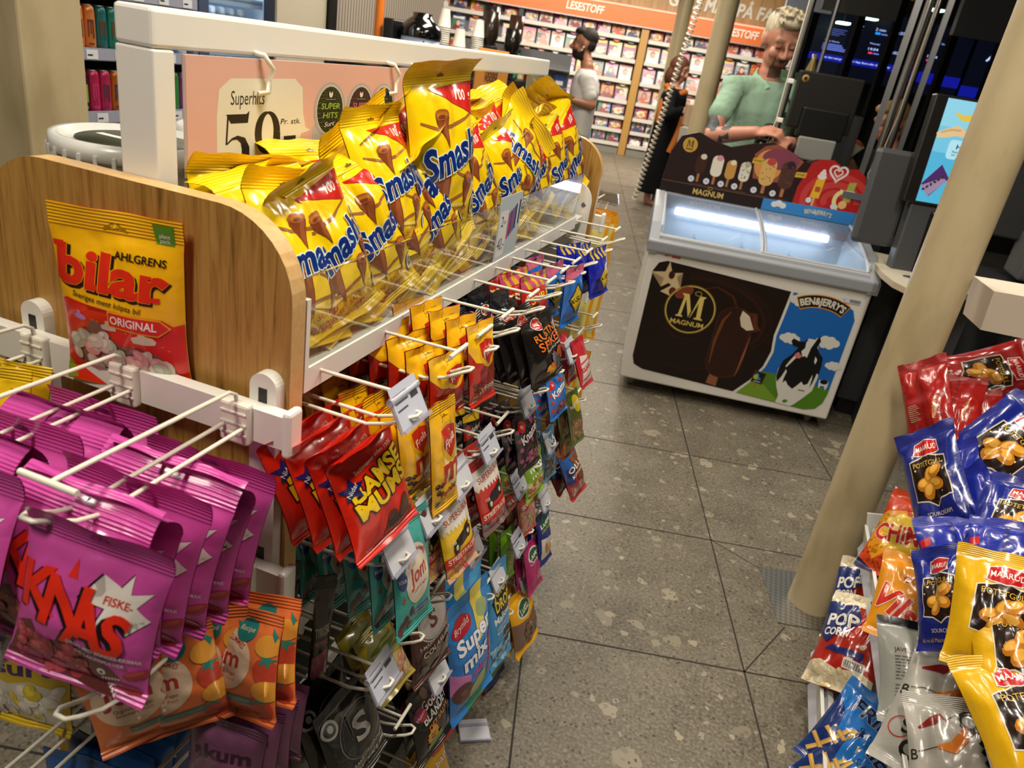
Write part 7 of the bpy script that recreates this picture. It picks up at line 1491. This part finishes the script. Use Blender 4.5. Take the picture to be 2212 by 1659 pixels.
# ================================================================= dark station hall behind glass
HM = frame((0, 0, 0), r_, n_, (0, 0, 1))     # x along the view-facing wall, y depth
m = MB(); m.box(2.62, 9, 9.6, 9.7, 0, 2.86, NIGHT, HM); struct(m.build('wall_back_2'))
m = MB()
for x in (2.08, 2.48, 2.80, 3.32, 3.75): m.box(x, x+.06, 7.5, 7.58, 0, 2.86, mat('#030304', .8, 0, 'mullion', 0, .1), HM)
m.box(2.08, 6, 7.5, 7.56, 0, .1, BLACK, HM); struct(m.build('window_1'))
m = MB(); m.box(2.09, 6, 7.53, 7.535, .1, 2.86, GLASS, HM); struct(m.build('window_2'))
def board(x, z, w, h, lines, lab, y=9.3):
    t = thing('departure_screen', lab, 'screen', HM @ Matrix.Translation((x, y, z)), 'departure screens in the dark hall')
    m = MB(); m.box(0, w, -.0, .06, 0, h, mat('#05060c', .3, 0, 'screen_black')); m.build('housing', t)
    a = Art(h/w); a.rect(.01, .01, .99, h/w-.01, '#05060f')
    for kind, *v in lines:
        if kind == 'r': a.rect(*v)
        else: a.text(v[0], v[1], v[2], v[3], v[4], w=v[5])
    m = MB(); flat_art(m, a, w, M=Matrix.Translation((w/2, -.002, 0)), off=.0006, m=lambda c: mat(c, .3, 0, 'lit_screen', 2.0)); m.build('lit_display', t)
rr = random.Random(6); W_ = '#8f9be0'
L1_ = [('r', .02, .30, .98, .42, '#0c1070'), ('t', 'Last den ned gr', .76, .36, .035, '#b8c2ee', .40), ('t', 'Track Works', .66, .66, .03, W_, .3)]
for k in range(4): L1_.append(('r', .50, .50+.032*k, .50+rr.uniform(.34, .5), .515+.032*k, '#5a68c0'))
for k in range(4): L1_.append(('r', .52, .78+.035*k, .52+rr.uniform(.25, .42), .775+.035*k, '#5a68c0'))
board(2.50, 1.64, .55, .72, L1_, 'left blue departure screen with text lines beyond the cashier')
L2_ = [('r', .0, .30, 1, .42, '#0c1070'), ('t', 'atis i App Store eller Google Play', .44, .36, .035, '#b8c2ee', .84), ('t', '2 min', .45, 1.0, .05, '#a8b4e8', .2), ('r', .36, .91, .46, .95, '#1c7ad0'), ('r', .48, .915, .62, .935, '#5a68c0'), ('t', 'Nittedal', .42, .74, .03, W_, .2), ('t', '14:04', .42, .64, .05, '#a8b4e8', .2), ('r', .34, .55, .42, .585, '#d02a5a'), ('r', .44, .555, .56, .575, '#5a68c0'), ('t', '1:25', .86, 1.0, .05, '#a8b4e8', .16), ('t', '1:02', .86, .64, .05, '#a8b4e8', .16), ('r', .06, 1.0, .1, 1.01, W_), ('r', .05, .94, .09, .95, W_), ('r', .04, .88, .08, .89, W_)]
board(3.10, 1.64, .55, .72, L2_, 'middle blue departure screen showing 2 min and 14:04')
board(3.82, 1.62, .55, .72, [('r', .0, .22, 1, .42, '#0c1070'), ('t', '13:44', .3, .72, .05, '#a8b4e8', .2), ('r', .2, .63, .3, .66, '#d02a5a'), ('r', .32, .95, .36, 1.0, '#1c7ad0'), ('t', 'Eidsvoll', .5, .97, .03, W_, .2)], 'right blue departure screen between posts and kiosk')
L4_ = [('r', .0, .1, 1, .3, '#0c1070')]+[('t', '%02d:%02d' % (13, 5+4*k), .62, 1.05-.075*k, .04, '#a8b4e8', .14) for k in range(9)]+[('r', .78, 1.03-.075*k, .84, 1.07-.075*k, ('#c03a7a', '#3aa04a', '#2a7ac0')[k % 3]) for k in range(9)]+[('r', .30+.02*k, .80+.025*k, .34+.025*k, .83+.03*k, '#aab4ea') for k in range(8)]
board(4.40, 1.62, .55, .75, L4_, 'far right departure screen with column of times beside the pillar')
for k, (x, y, z) in enumerate(((2.66, 8.6, 2.13), (2.92, 8.6, 2.21), (3.53, 8.6, 2.38))):
    m = MB(); m.box(0, .12, 0, .10, 0, .02, mat('#d8fff0', .5, 0, 'hall_lamp', 5.), HM @ Matrix.Translation((x, y, z))); m.tube([(.06, .05, .02), (.06, .05, 2.86-z)], .004, BLACK, 6, HM @ Matrix.Translation((x, y, z))); tag(m.build('hall_lamp'), 'small greenish lamp, %s from left above the departure screens' % ORD[k], 'lamp', 'hall lamps')
# white carton at the top of the crisps stand
m = MB(); m.add([(-.16, -.07, 0), (.16, -.07, 0), (.16, .07, 0), (-.16, .07, 0), (-.17, -.08, .10), (.16, -.08, .11), (.16, .08, .11), (-.17, .08, .10)], [(3, 2, 1, 0), (4, 5, 6, 7), (0, 1, 5, 4), (1, 2, 6, 5), (2, 3, 7, 6), (3, 0, 4, 7)], mat('#cdbfae', .6, 0, 'carton'))
tag(m.build('carton', M=TR(.735, 2.13, .965, .1)), 'white open carton above the crisps stand beside the pillar', 'carton')
# ================================================================= people
def _cap(bm, p0, p1, r0, r1, n=12):
    p0, p1 = Vector(p0), Vector(p1); L = (p1-p0).length; k = max(2, int(L/max(.008, min(r0, r1)*.6)))
    for i in range(k+1):
        f = i/k; bmesh.ops.create_icosphere(bm, subdivisions=2, radius=r0+(r1-r0)*f, matrix=Matrix.Translation(p0.lerp(p1, f)))
def _ell(bm, c, r, M=None):
    X = Matrix.Translation(c) @ Matrix.Diagonal((*r, 1)); bmesh.ops.create_icosphere(bm, subdivisions=3, radius=1, matrix=(M @ X) if M else X)
def _loft(bm, secs, ax, fw, seg=28):
    """closed tube through elliptical sections: (centre, half width, half depth)"""
    rings = []
    for c, w, d in secs:
        c = Vector(c); rings.append([bm.verts.new(c+ax*w*math.cos(2*PI*k/seg)+fw*d*(math.sin(2*PI*k/seg))) for k in range(seg)])
    for a, b in zip(rings, rings[1:]):
        for k in range(seg): bm.faces.new((a[k], a[(k+1) % seg], b[(k+1) % seg], b[k]))
    bm.faces.new(rings[0][::-1]); bm.faces.new(rings[-1])
def remesh(bm, voxel, smooth=4):
    bmesh.ops.recalc_face_normals(bm, faces=bm.faces[:])
    me = bpy.data.meshes.new('tmp'); bm.to_mesh(me); bm.free(); ob = bpy.data.objects.new('tmp', me); COL.objects.link(ob)
    r = ob.modifiers.new('r', 'REMESH'); r.mode = 'VOXEL'; r.voxel_size = voxel
    s = ob.modifiers.new('s', 'SMOOTH'); s.factor = .5; s.iterations = smooth
    dg = bpy.context.evaluated_depsgraph_get(); dg.update(); out = bpy.data.meshes.new_from_object(ob.evaluated_get(dg))
    bpy.data.objects.remove(ob); bpy.data.meshes.remove(me)
    out.polygons.foreach_set('use_smooth', [True]*len(out.polygons)); return out
def paint(me, mats, fn):
    me.materials.clear()
    for m in mats: me.materials.append(m)
    me.polygons.foreach_set('material_index', [fn(p.center) for p in me.polygons]); me.update()
def headframe(c, f, roll=0, s=1.0):
    f = Vector(f).normalized(); x = f.cross(Vector((0, 0, 1))).normalized(); z = x.cross(f)
    return frame(c, x, f, z) @ Matrix.Rotation(roll, 4, 'Y') @ Matrix.Scale(s, 4)
def head(bm, H):
    _ell(bm, (0, -.012, .035), (.076, .096, .090), H); _ell(bm, (0, .022, -.045), (.060, .070, .070), H); _ell(bm, (0, .052, -.088), (.030, .030, .024), H); _ell(bm, (0, .0, -.065), (.056, .055, .048), H)
    for s in (-1, 1):
        _ell(bm, (s*.036, .062, -.018), (.026, .026, .026), H); _ell(bm, (s*.077, -.008, .0), (.010, .021, .034), H); _ell(bm, (s*.032, .076, .018), (.015, .012, .010), H)
    q = lambda a, b, r0, r1: _cap(bm, H @ Vector(a), H @ Vector(b), r0, r1)
    q((-.045, .074, .040), (.045, .074, .040), .013, .013); q((0, .088, .030), (0, .112, -.016), .008, .014); _ell(bm, (0, .100, -.022), (.019, .014, .010), H)
    q((-.018, .086, -.052), (.018, .086, -.052), .009, .009); q((-.016, .085, -.066), (.016, .085, -.066), .010, .010)
def facepaint(H, skin, beard=None, brow='#4a3626', lip='#9a5548', stub=None):
    Hi = H.inverted(); mats = [skin, mat(brow, .7, 0, 'brow'), mat(lip, .5, 0, 'lip'), mat(beard or brow, .8, 0, 'beard'), mat('#120e0c', .3, 0, 'eye')]
    def fn(c):
        p = Hi @ c
        if abs(p.z) > .16 or abs(p.x) > .12 or abs(p.y) > .15: return 0
        if p.y > .060 and .036 < p.z < .050 and .012 < abs(p.x) < .055: return 1
        if p.y > .070 and .006 < p.z < .013 and .018 < abs(p.x) < .046: return 4
        if p.y > .082 and -.067 < p.z < -.049 and abs(p.x) < .023: return 2
        if beard and p.y > .045 and -.125 < p.z < -.034 and (abs(p.x) < .036 or stub) and not (p.z > -.046 and abs(p.x) < .0): 
            if not stub and abs(p.x) < .034 and (p.z < -.066 or abs(p.x) > .021 or p.z > -.048): return 3
            if stub and p.z < -.03: return 3
        if stub and beard and p.y > -.005 and -.12 < p.z < -.045: return 3
        return 0
    return mats, fn
def hand(bm, wrist, d, up, s=1., curl=.6, side=1):
    """palm and five bent fingers; d = pointing direction, up = back of the hand"""
    d = Vector(d).normalized(); up = Vector(up); up = (up-d*up.dot(d)).normalized(); x = d.cross(up)*side; w = Vector(wrist)
    M = frame(w+d*.045*s, x, d, up); _ell(bm, (0, 0, 0), (.040*s, .052*s, .017*s), M)
    for i, (o, l) in enumerate(((-.030, .062), (-.010, .074), (.011, .068), (.030, .052))):
        b = w+d*.085*s+x*o*s; r = .0085*s; m_ = b+(d*math.cos(curl*.6)-up*math.sin(curl*.6))*l*.5*s; e = m_+(d*math.cos(curl*1.7)-up*math.sin(curl*1.7))*l*.5*s
        _cap(bm, b-d*.02*s, m_, r*1.1, r); _cap(bm, m_, e, r, r*.85)
    t0 = w+d*.03*s-x*.034*s; t1 = t0+(d*.6-x*.7-up*.25).normalized()*.035*s; t2 = t1+(d*.95-up*.45).normalized()*.028*s
    _cap(bm, t0, t1, .012*s, .010*s); _cap(bm, t1, t2, .010*s, .0085*s)
SKIN = lambda c: mat(c, .5, 0, 'skin', 0, .4)
# ---- cashier
def build_cashier():
    t = thing('person', 'person with short grey hair and mint polo shirt behind the freezer, looking down, arm tattooed', 'person', TR(-.13, 4.56, 0)); TI = t.matrix_world.inverted()
    ax = Vector((.82, .57, 0)).normalized(); fw = Vector((.57, -.82, 0)).normalized()
    H = headframe((-.140, 4.475, 1.645), (.34, -.78, -.40), .05, 1.14)
    sk = SKIN('#b9806a'); bm = bmesh.new(); head(bm, H)
    nb = Vector((-.155, 4.50, 1.46)); _cap(bm, (-.150, 4.50, 1.57), nb, .056, .062)
    Rs, Ls = Vector((-.325, 4.385, 1.405)), Vector((.085, 4.65, 1.430)); Re, Rw = Vector((-.345, 4.215, 1.155)), Vector((-.130, 4.085, 1.215)); Le, Lw = Vector((.175, 4.50, 1.17)), Vector((.03, 4.17, 1.19))
    wc = Vector((-.12, 4.57, 1.0))
    def torso(b, k):
        _loft(b, [(wc+Vector((0, 0, -.12)), .17*k, .125*k), (wc, .165*k, .125*k), (wc+Vector((-.005, -.01, .16)), .175*k, .130*k), (wc+Vector((-.01, -.025, .30)), .195*k, .130*k), (wc+Vector((-.015, -.03, .40)), .185*k, .105*k), (wc+Vector((-.025, -.045, .46)), .10*k, .075*k)], ax, fw)
    torso(bm, .90); _cap(bm, Rs, Re, .044, .045); _cap(bm, Re, Rw, .049, .033); _cap(bm, Ls, Le, .044, .045); _cap(bm, Le, Lw, .047, .033)
    hand(bm, Rw, (.80, -.28, .22), (0, -.5, .85), 1.05, .8, 1); hand(bm, Lw, (-.2, -.9, .1), (0, 0, 1), 1.05, .8, -1)
    for s in (-1, 1):
        hp = wc+ax*.09*s+Vector((0, 0, -.12)); _cap(bm, hp, hp+Vector((0, 0, -.44)), .082, .058); _cap(bm, hp+Vector((0, 0, -.44)), hp+Vector((0, 0, -.84)), .058, .042); _cap(bm, hp+Vector((0, 0, -.845)), hp+Vector((0, 0, -.845))+fw*.14, .034, .03)
    me = remesh(bm, .0075, 3); mats, fn = facepaint(H, sk, '#5a4030', '#8a7458', '#8f5244'); ink = mat('#3a3f42', .6, 0, 'tattoo'); mats.append(ink)
    d = (Rw-Re).normalized()
    def fn2(c):
        k = fn(c)
        if k == 0:
            v = c-Re; a = v.dot(d)
            if -.09 < a < .13 and v.length < .15 and c.z < 1.28 and (v-d*a).dot(Vector((-.55, -.75, .1))) > -.005 and noise.noise(c*26+Vector((3, 1, 7)))+.25*math.cos(a*50) > .02: return 5
        return k
    paint(me, mats, fn2); o = link('body', me, t); o.matrix_local = TI
    sh = bmesh.new(); torso(sh, 1.06); _cap(sh, Rs+Vector((.02, .01, -.005)), Rs.lerp(Re, .54), .062, .064); _cap(sh, Ls+Vector((-.02, -.01, -.005)), Ls.lerp(Le, .54), .062, .064); _cap(sh, Rs, wc+Vector((-.02, -.03, .41)), .056, .080); _cap(sh, Ls, wc+Vector((-.02, -.03, .41)), .056, .080)
    ms = remesh(sh, .009, 3)
    def cloth(nt, b):
        tc = nt.nodes.new('ShaderNodeTexCoord'); n = nt.nodes.new('ShaderNodeTexNoise'); n.inputs['Scale'].default_value = 9; n.inputs['Detail'].default_value = 3; n.inputs['Distortion'].default_value = 1.2
        bp = nt.nodes.new('ShaderNodeBump'); bp.inputs['Strength'].default_value = .5; bp.inputs['Distance'].default_value = .02
        nt.links.new(tc.outputs['Object'], n.inputs['Vector']); nt.links.new(n.outputs['Fac'], bp.inputs['Height']); nt.links.new(bp.outputs[0], b.inputs['Normal']); b.inputs['Base Color'].default_value = (*lin('#8fae97'), 1)
    MINT = tex_mat('mint_polo', cloth, .8, .2); ms.materials.append(MINT); o = link('polo_shirt', ms, t); o.matrix_local = TI
    m = MB(); kf = H @ Vector((0, .03, -.15))
    for s in (-1, 1):
        c0 = nb+ax*.075*s+fw*.0; c1 = nb+ax*.028*s+fw*.085+Vector((0, 0, -.035)); c2 = nb-fw*.07+ax*.03*s+Vector((0, 0, .035)); c3 = nb+ax*.075*s+fw*.05+Vector((0, 0, -.06)); up_ = Vector((0, 0, .028))
        m.add([c2+up_, c0+up_, c1+up_*.3, c3+Vector((0, 0, -.02)), c0+ax*.03*s-up_*.3, c2-fw*.012-up_*.4], [(0, 1, 4, 5), (1, 2, 3, 4)], MINT, sm=True)
    o = m.build('collar', t); o.matrix_local = TI
    chest = wc+Vector((-.01, -.025, .31)); P = chest+fw*.145+ax*.08
    m = MB(); letters(m, 'SUPERS', 0, 0, .026, .13, frame(P, ax, [-x for x in fw], (0, 0, 1)), '#14201c', .08, .004); m.tube([nb+ax*.07+fw*.02, nb+ax*.075+fw*.09-Vector((0, 0, .05)), P+Vector((0, 0, .03))], .004, BLACK, 6); o = m.build('lanyard_print', t); o.matrix_local = TI
    hb = bmesh.new(); _ell(hb, (0, -.028, .058), (.079, .096, .086), H); _ell(hb, (0, .035, .112), (.060, .052, .030), H); _ell(hb, (0, -.05, .0), (.076, .062, .07), H)
    for k in range(60):
        rr = random.Random(k); x, y = rr.uniform(-.055, .055), rr.uniform(-.06, .07); z = .098+.052*math.sqrt(max(0, 1-(x/.075)**2-(y/.11)**2)); _cap(hb, H @ Vector((x, y, z-.015)), H @ Vector((x*1.1+.012*rr.random(), y+.028, z+.010)), .008, .004)
    mh = remesh(hb, .006, 1)
    def hair(nt, b):
        tc = nt.nodes.new('ShaderNodeTexCoord'); mp = nt.nodes.new('ShaderNodeMapping'); mp.inputs['Scale'].default_value = (60, 60, 14); n = nt.nodes.new('ShaderNodeTexNoise'); n.inputs['Scale'].default_value = 2; n.inputs['Detail'].default_value = 4
        r = ramp(nt, [(.3, '#8f8468'), (.5, '#b5aa90'), (.7, '#cfc6ae')]); L = nt.links.new; L(tc.outputs['Object'], mp.inputs[0]); L(mp.outputs[0], n.inputs['Vector']); L(n.outputs['Fac'], r.inputs[0]); L(r.outputs[0], b.inputs['Base Color'])
    mh.materials.append(tex_mat('grey_blond_hair', hair, .6)); o = link('hair', mh, t); o.matrix_local = TI
    tr = bmesh.new()
    for s in (-1, 1): hp = wc+ax*.09*s+Vector((0, 0, -.10)); _cap(tr, hp, hp+Vector((0, 0, -.82)), .094, .065)
    mt = remesh(tr, .016, 2); mt.materials.append(mat('#1c1d22', .8, 0, 'trousers')); o = link('trousers', mt, t); o.matrix_local = TI
build_cashier()
# ---- person in white t-shirt, seen from the side
def build_walker():
    t = thing('person', 'bearded person in white t-shirt and black trousers reading before the magazine racks', 'person', TR(-1.80, 7.08, 0)); TI = t.matrix_world.inverted()
    fw = Vector((-.93, -.36, 0)).normalized(); ax = Vector((fw.y, -fw.x, 0))*-1     # ax: to the far shoulder
    H = headframe((-1.895, 7.20, 1.520), (-.95, -.30, -.06), 0, 1.08); bm = bmesh.new(); head(bm, H); S = SKIN('#9a674c')
    _cap(bm, (-1.865, 7.20, 1.45), (-1.815, 7.15, 1.345), .056, .062); hc = Vector((-1.775, 7.02, .80))
    near, far = Vector((-1.755, 6.965, 1.245)), Vector((-1.865, 7.31, 1.245)); e, w = Vector((-1.655, 6.91, 1.045)), Vector((-1.835, 6.82, 1.065)); e2, w2 = Vector((-1.80, 7.33, 1.04)), Vector((-1.98, 7.06, 1.05))
    def torso(b, k): _loft(b, [(hc+Vector((0, 0, -.14)), .155*k, .115*k), (hc, .155*k, .118*k), (hc+Vector((0, .02, .18)), .150*k, .115*k), (hc+Vector((-.01, .07, .36)), .170*k, .125*k), (hc+Vector((-.025, .10, .46)), .165*k, .105*k), (hc+Vector((-.035, .12, .53)), .09*k, .07*k)], ax, fw)
    torso(bm, .90); _cap(bm, near, e, .044, .042); _cap(bm, e, w, .042, .029); _cap(bm, far, e2, .044, .042); _cap(bm, e2, w2, .042, .029)
    hand(bm, w, (-.85, -.25, .40), (.2, -.9, .3), 1., .9, 1); hand(bm, w2, (-.8, -.5, .2), (.2, .9, .3), 1., .9, -1)
    for s in (-1, 1):
        hp = hc+ax*.085*s+Vector((0, 0, -.10)); kn_ = hp+fw*(.10*s)+Vector((0, 0, -.33)); an = hp+fw*(.16*s)+Vector((0, 0, -.645)); _cap(bm, hp, kn_, .085, .058); _cap(bm, kn_, an, .056, .038); _cap(bm, Vector((an.x, an.y, .035)), Vector((an.x, an.y, .035))+fw*.15, .035, .028)
    me = remesh(bm, .010, 2); mats, fn = facepaint(H, S, '#1c1410', '#1c1410', '#8a4a40', True); paint(me, mats, fn); o = link('body', me, t); o.matrix_local = TI
    sh = bmesh.new(); torso(sh, 1.08); _cap(sh, near, near.lerp(e, .62), .070, .066); _cap(sh, far, far.lerp(e2, .62), .070, .066); _cap(sh, near, far, .075, .075)
    ms = remesh(sh, .012, 3); ms.materials.append(mat('#c9c6c2', .85, 0, 'white_tee', 0, .2)); o = link('t_shirt', ms, t); o.matrix_local = TI
    hb = bmesh.new(); _ell(hb, (0, -.030, .064), (.078, .090, .080), H); _ell(hb, (0, .03, .108), (.062, .055, .032), H); _ell(hb, (0, -.05, .01), (.074, .056, .06), H); mh = remesh(hb, .008, 1); mh.materials.append(mat('#1a120e', .75, 0, 'dark_hair')); o = link('hair', mh, t); o.matrix_local = TI
    m = MB(); p = H @ Vector((-.088, .006, -.012)); m.ball(p, (.008, .008, .009), WHITE); m.tube([p, p+Vector((-.012, -.006, -.032))], .0045, WHITE, 6); o = m.build('earbud', t); o.matrix_local = TI
    tr = bmesh.new()
    _loft(tr, [(hc+Vector((0, 0, -.12)), .165, .13), (hc+Vector((0, 0, .01)), .160, .124)], ax, fw)
    for s in (-1, 1): hp = hc+ax*.085*s+Vector((0, 0, -.06)); _cap(tr, hp, hp+fw*(.10*s)+Vector((0, 0, -.37)), .10, .075); _cap(tr, hp+fw*(.10*s)+Vector((0, 0, -.37)), hp+fw*(.16*s)+Vector((0, 0, -.66)), .075, .06)
    mt = remesh(tr, .014, 2); mt.materials.append(mat('#131316', .85, 0, 'trousers')); o = link('trousers', mt, t); o.matrix_local = TI
    M = frame((-1.985, 6.82, 1.10), Vector((.3, -.95, 0)).normalized(), Vector((.95, .3, .25)).normalized(), Vector((.2, .1, 1)).normalized())
    o = link('magazine', COV[4], None, M @ Matrix.Translation((0, 0, -.06)) @ Matrix.Scale(.8, 4)); tag(o, 'open magazine held by the white-shirted person', 'magazine')
build_walker()
# ---- person in long black coat
def build_coat():
    t = thing('person', 'red-haired person in long black coat with orange scarf, holding a paper bag', 'person', TR(-1.23, 8.75, 0)); TI = t.matrix_world.inverted()
    fw = Vector((.9, -.43, 0)).normalized(); ax = Vector((-fw.y, fw.x, 0)); H = headframe((-1.245, 9.0, 1.45), (.9, -.35, -.25), 0, 1.05); bm = bmesh.new(); head(bm, H); b0 = Vector((-1.23, 8.90, 0))
    _cap(bm, (-1.25, 8.98, 1.36), (-1.26, 8.96, 1.27), .05, .055); s0, e0, w0 = Vector((-1.24, 8.80, 1.215)), Vector((-1.21, 8.70, 1.00)), Vector((-1.09, 8.66, 1.07)); s1, e1, w1 = Vector((-1.20, 9.07, 1.215)), Vector((-1.12, 9.02, 1.0)), Vector((-1.02, 8.86, 1.05))
    _loft(bm, [(b0+Vector((0, 0, .72)), .15, .11), (b0+Vector((0, 0, 1.0)), .15, .11), (b0+Vector((0, .02, 1.2)), .16, .11), (b0+Vector((-.01, .04, 1.28)), .09, .07)], ax, fw)
    for s, e, w in ((s0, e0, w0), (s1, e1, w1)): _cap(bm, s, e, .05, .04); _cap(bm, e, w, .04, .028)
    hand(bm, w0, (.85, -.3, .1), (0, -.8, .5), .95, .9, 1); hand(bm, w1, (.8, -.5, .1), (0, .8, .5), .95, .9, -1)
    for s in (-1, 1): hp = b0+ax*.08*s+Vector((0, 0, .72)); _cap(bm, hp, hp+Vector((0, 0, -.66)), .075, .04); _cap(bm, b0+ax*.08*s+Vector((0, 0, .035)), b0+ax*.08*s+fw*.14+Vector((0, 0, .035)), .035, .028)
    me = remesh(bm, .011, 2); mats, fn = facepaint(H, SKIN('#b5806a')); paint(me, mats, fn); o = link('body', me, t); o.matrix_local = TI
    ct = bmesh.new(); _loft(ct, [(b0+Vector((0, 0, .14)), .21, .17), (b0+Vector((0, 0, .6)), .19, .155), (b0+Vector((0, 0, 1.0)), .175, .135), (b0+Vector((0, .02, 1.19)), .18, .125), (b0+Vector((-.01, .04, 1.27)), .11, .09)], ax, fw)
    for s, e, w in ((s0, e0, w0), (s1, e1, w1)): _cap(ct, s, e, .068, .058); _cap(ct, e, w, .057, .045)
    mc = remesh(ct, .014, 2); mc.materials.append(mat('#0c0c0f', .85, 0, 'coat', 0, .2)); o = link('coat', mc, t); o.matrix_local = TI
    hb = bmesh.new(); _ell(hb, (0, -.028, .045), (.096, .105, .10), H); _ell(hb, (0, -.06, -.06), (.10, .07, .12), H); _ell(hb, (.055, -.0, -.04), (.036, .07, .11), H); _ell(hb, (-.055, -.0, -.04), (.036, .07, .11), H); mh = remesh(hb, .010, 1); mh.materials.append(mat('#5a2f18', .7, 0, 'auburn_hair')); o = link('hair', mh, t); o.matrix_local = TI
    m = MB(); sc = mat('#b5641a', .85, 0, 'scarf'); m.tube([(-1.34, 8.93, 1.28), (-1.27, 8.86, 1.24), (-1.17, 8.87, 1.22), (-1.12, 8.95, 1.25)], .035, sc, 10); m.tube([(-1.30, 8.85, 1.25), (-1.33, 8.78, 1.1), (-1.32, 8.77, .9)], .030, sc, 8); m.tube([(-1.06, 8.78, 1.0), (-1.08, 8.72, .80), (-1.12, 8.70, .62)], .035, sc, 8); o = m.build('scarf', t); o.matrix_local = TI
    m = MB(); pb = mat('#b59a7a', .7, 0, 'kraft'); m.bbox(-.08, .08, -.05, .05, 0, .22, pb, .01); o = m.build('paper_bag', M=TR(-.955, 8.60, .93, .4)); tag(o, 'pale brown paper bag held by the person in the black coat', 'paper bag')
    m = MB(); m.box(-1.0, -.25, 8.2, 8.75, 0, .93, mat('#a5a49c', .5, 0, 'ledge_grey')); tag(m.build('side_counter'), 'grey counter in front of the person in the black coat', 'counter')
build_coat()
# ---- fair haired youngster behind the chrome posts
def build_kid():
    t = thing('person', 'fair-haired youngster in black behind the chrome posts, looking down at food', 'person', TR(.70, 5.66, 0)); TI = t.matrix_world.inverted()
    fw = Vector((-.85, -.52, 0)).normalized(); ax = Vector((-fw.y, fw.x, 0)); H = headframe((.640, 5.70, 1.340), (-.82, -.45, -.38), 0, 1.05); bm = bmesh.new(); head(bm, H); b0 = Vector((.72, 5.70, 0))
    _cap(bm, (.67, 5.71, 1.25), (.70, 5.70, 1.17), .045, .05); s0, e0, w0 = Vector((.60, 5.58, 1.12)), Vector((.55, 5.43, .95)), Vector((.43, 5.28, 1.10)); s1, e1, w1 = Vector((.80, 5.84, 1.12)), Vector((.72, 5.82, .92)), Vector((.55, 5.66, 1.0))
    _loft(bm, [(b0+Vector((0, 0, .62)), .14, .10), (b0+Vector((0, 0, .95)), .13, .10), (b0+Vector((0, 0, 1.10)), .14, .095), (b0+Vector((0, 0, 1.18)), .07, .06)], ax, fw)
    for s, e, w in ((s0, e0, w0), (s1, e1, w1)): _cap(bm, s, e, .042, .035); _cap(bm, e, w, .035, .025)
    hand(bm, w0, (-.5, -.3, .5), (-.5, .2, .8), .85, 1., 1); hand(bm, w1, (-.8, -.4, .3), (0, .5, .8), .85, 1., -1)
    for s in (-1, 1): hp = b0+ax*.075*s+Vector((0, 0, .62)); _cap(bm, hp, hp+Vector((0, 0, -.56)), .065, .036); _cap(bm, b0+ax*.075*s+Vector((0, 0, .03)), b0+ax*.075*s+fw*.13+Vector((0, 0, .03)), .03, .025)
    me = remesh(bm, .010, 2); mats, fn = facepaint(H, SKIN('#b57a62'), None, '#8a6a44'); paint(me, mats, fn); o = link('body', me, t); o.matrix_local = TI
    ct = bmesh.new(); _loft(ct, [(b0+Vector((0, 0, .55)), .165, .125), (b0+Vector((0, 0, .95)), .15, .12), (b0+Vector((0, 0, 1.10)), .16, .115), (b0+Vector((0, 0, 1.17)), .09, .08)], ax, fw)
    for s, e in ((s0, e0), (s1, e1)): _cap(ct, s, s.lerp(e, .8), .058, .05)
    for s in (-1, 1): hp = b0+ax*.075*s+Vector((0, 0, .60)); _cap(ct, hp, hp+Vector((0, 0, -.5)), .08, .055)
    mc = remesh(ct, .012, 2); mc.materials.append(mat('#0e0e11', .85, 0, 'black_cloth', 0, .2)); o = link('clothes', mc, t); o.matrix_local = TI
    hb = bmesh.new(); _ell(hb, (0, -.026, .052), (.081, .094, .086), H); _ell(hb, (0, -.055, -.02), (.076, .055, .08), H); _ell(hb, (0, .04, .10), (.062, .05, .032), H); mh = remesh(hb, .008, 1); mh.materials.append(mat('#9a7440', .65, 0, 'fair_hair')); o = link('hair', mh, t); o.matrix_local = TI
    m = MB(); m.lathe([(.012, 0), (.045, .11), (.04, .112), (0, .09)], mat('#cfc4ae', .7, 0, 'food_paper'), 14); m.ball((0, 0, .11), (.034, .034, .02), mat('#b5542a', .6, 0, 'food')); tag(m.build('wrapped_food', M=TR(.405, 5.215, 1.10, 0, .2, .35)), 'white paper wrap of food in the hand of the fair-haired youngster', 'food')
build_kid()
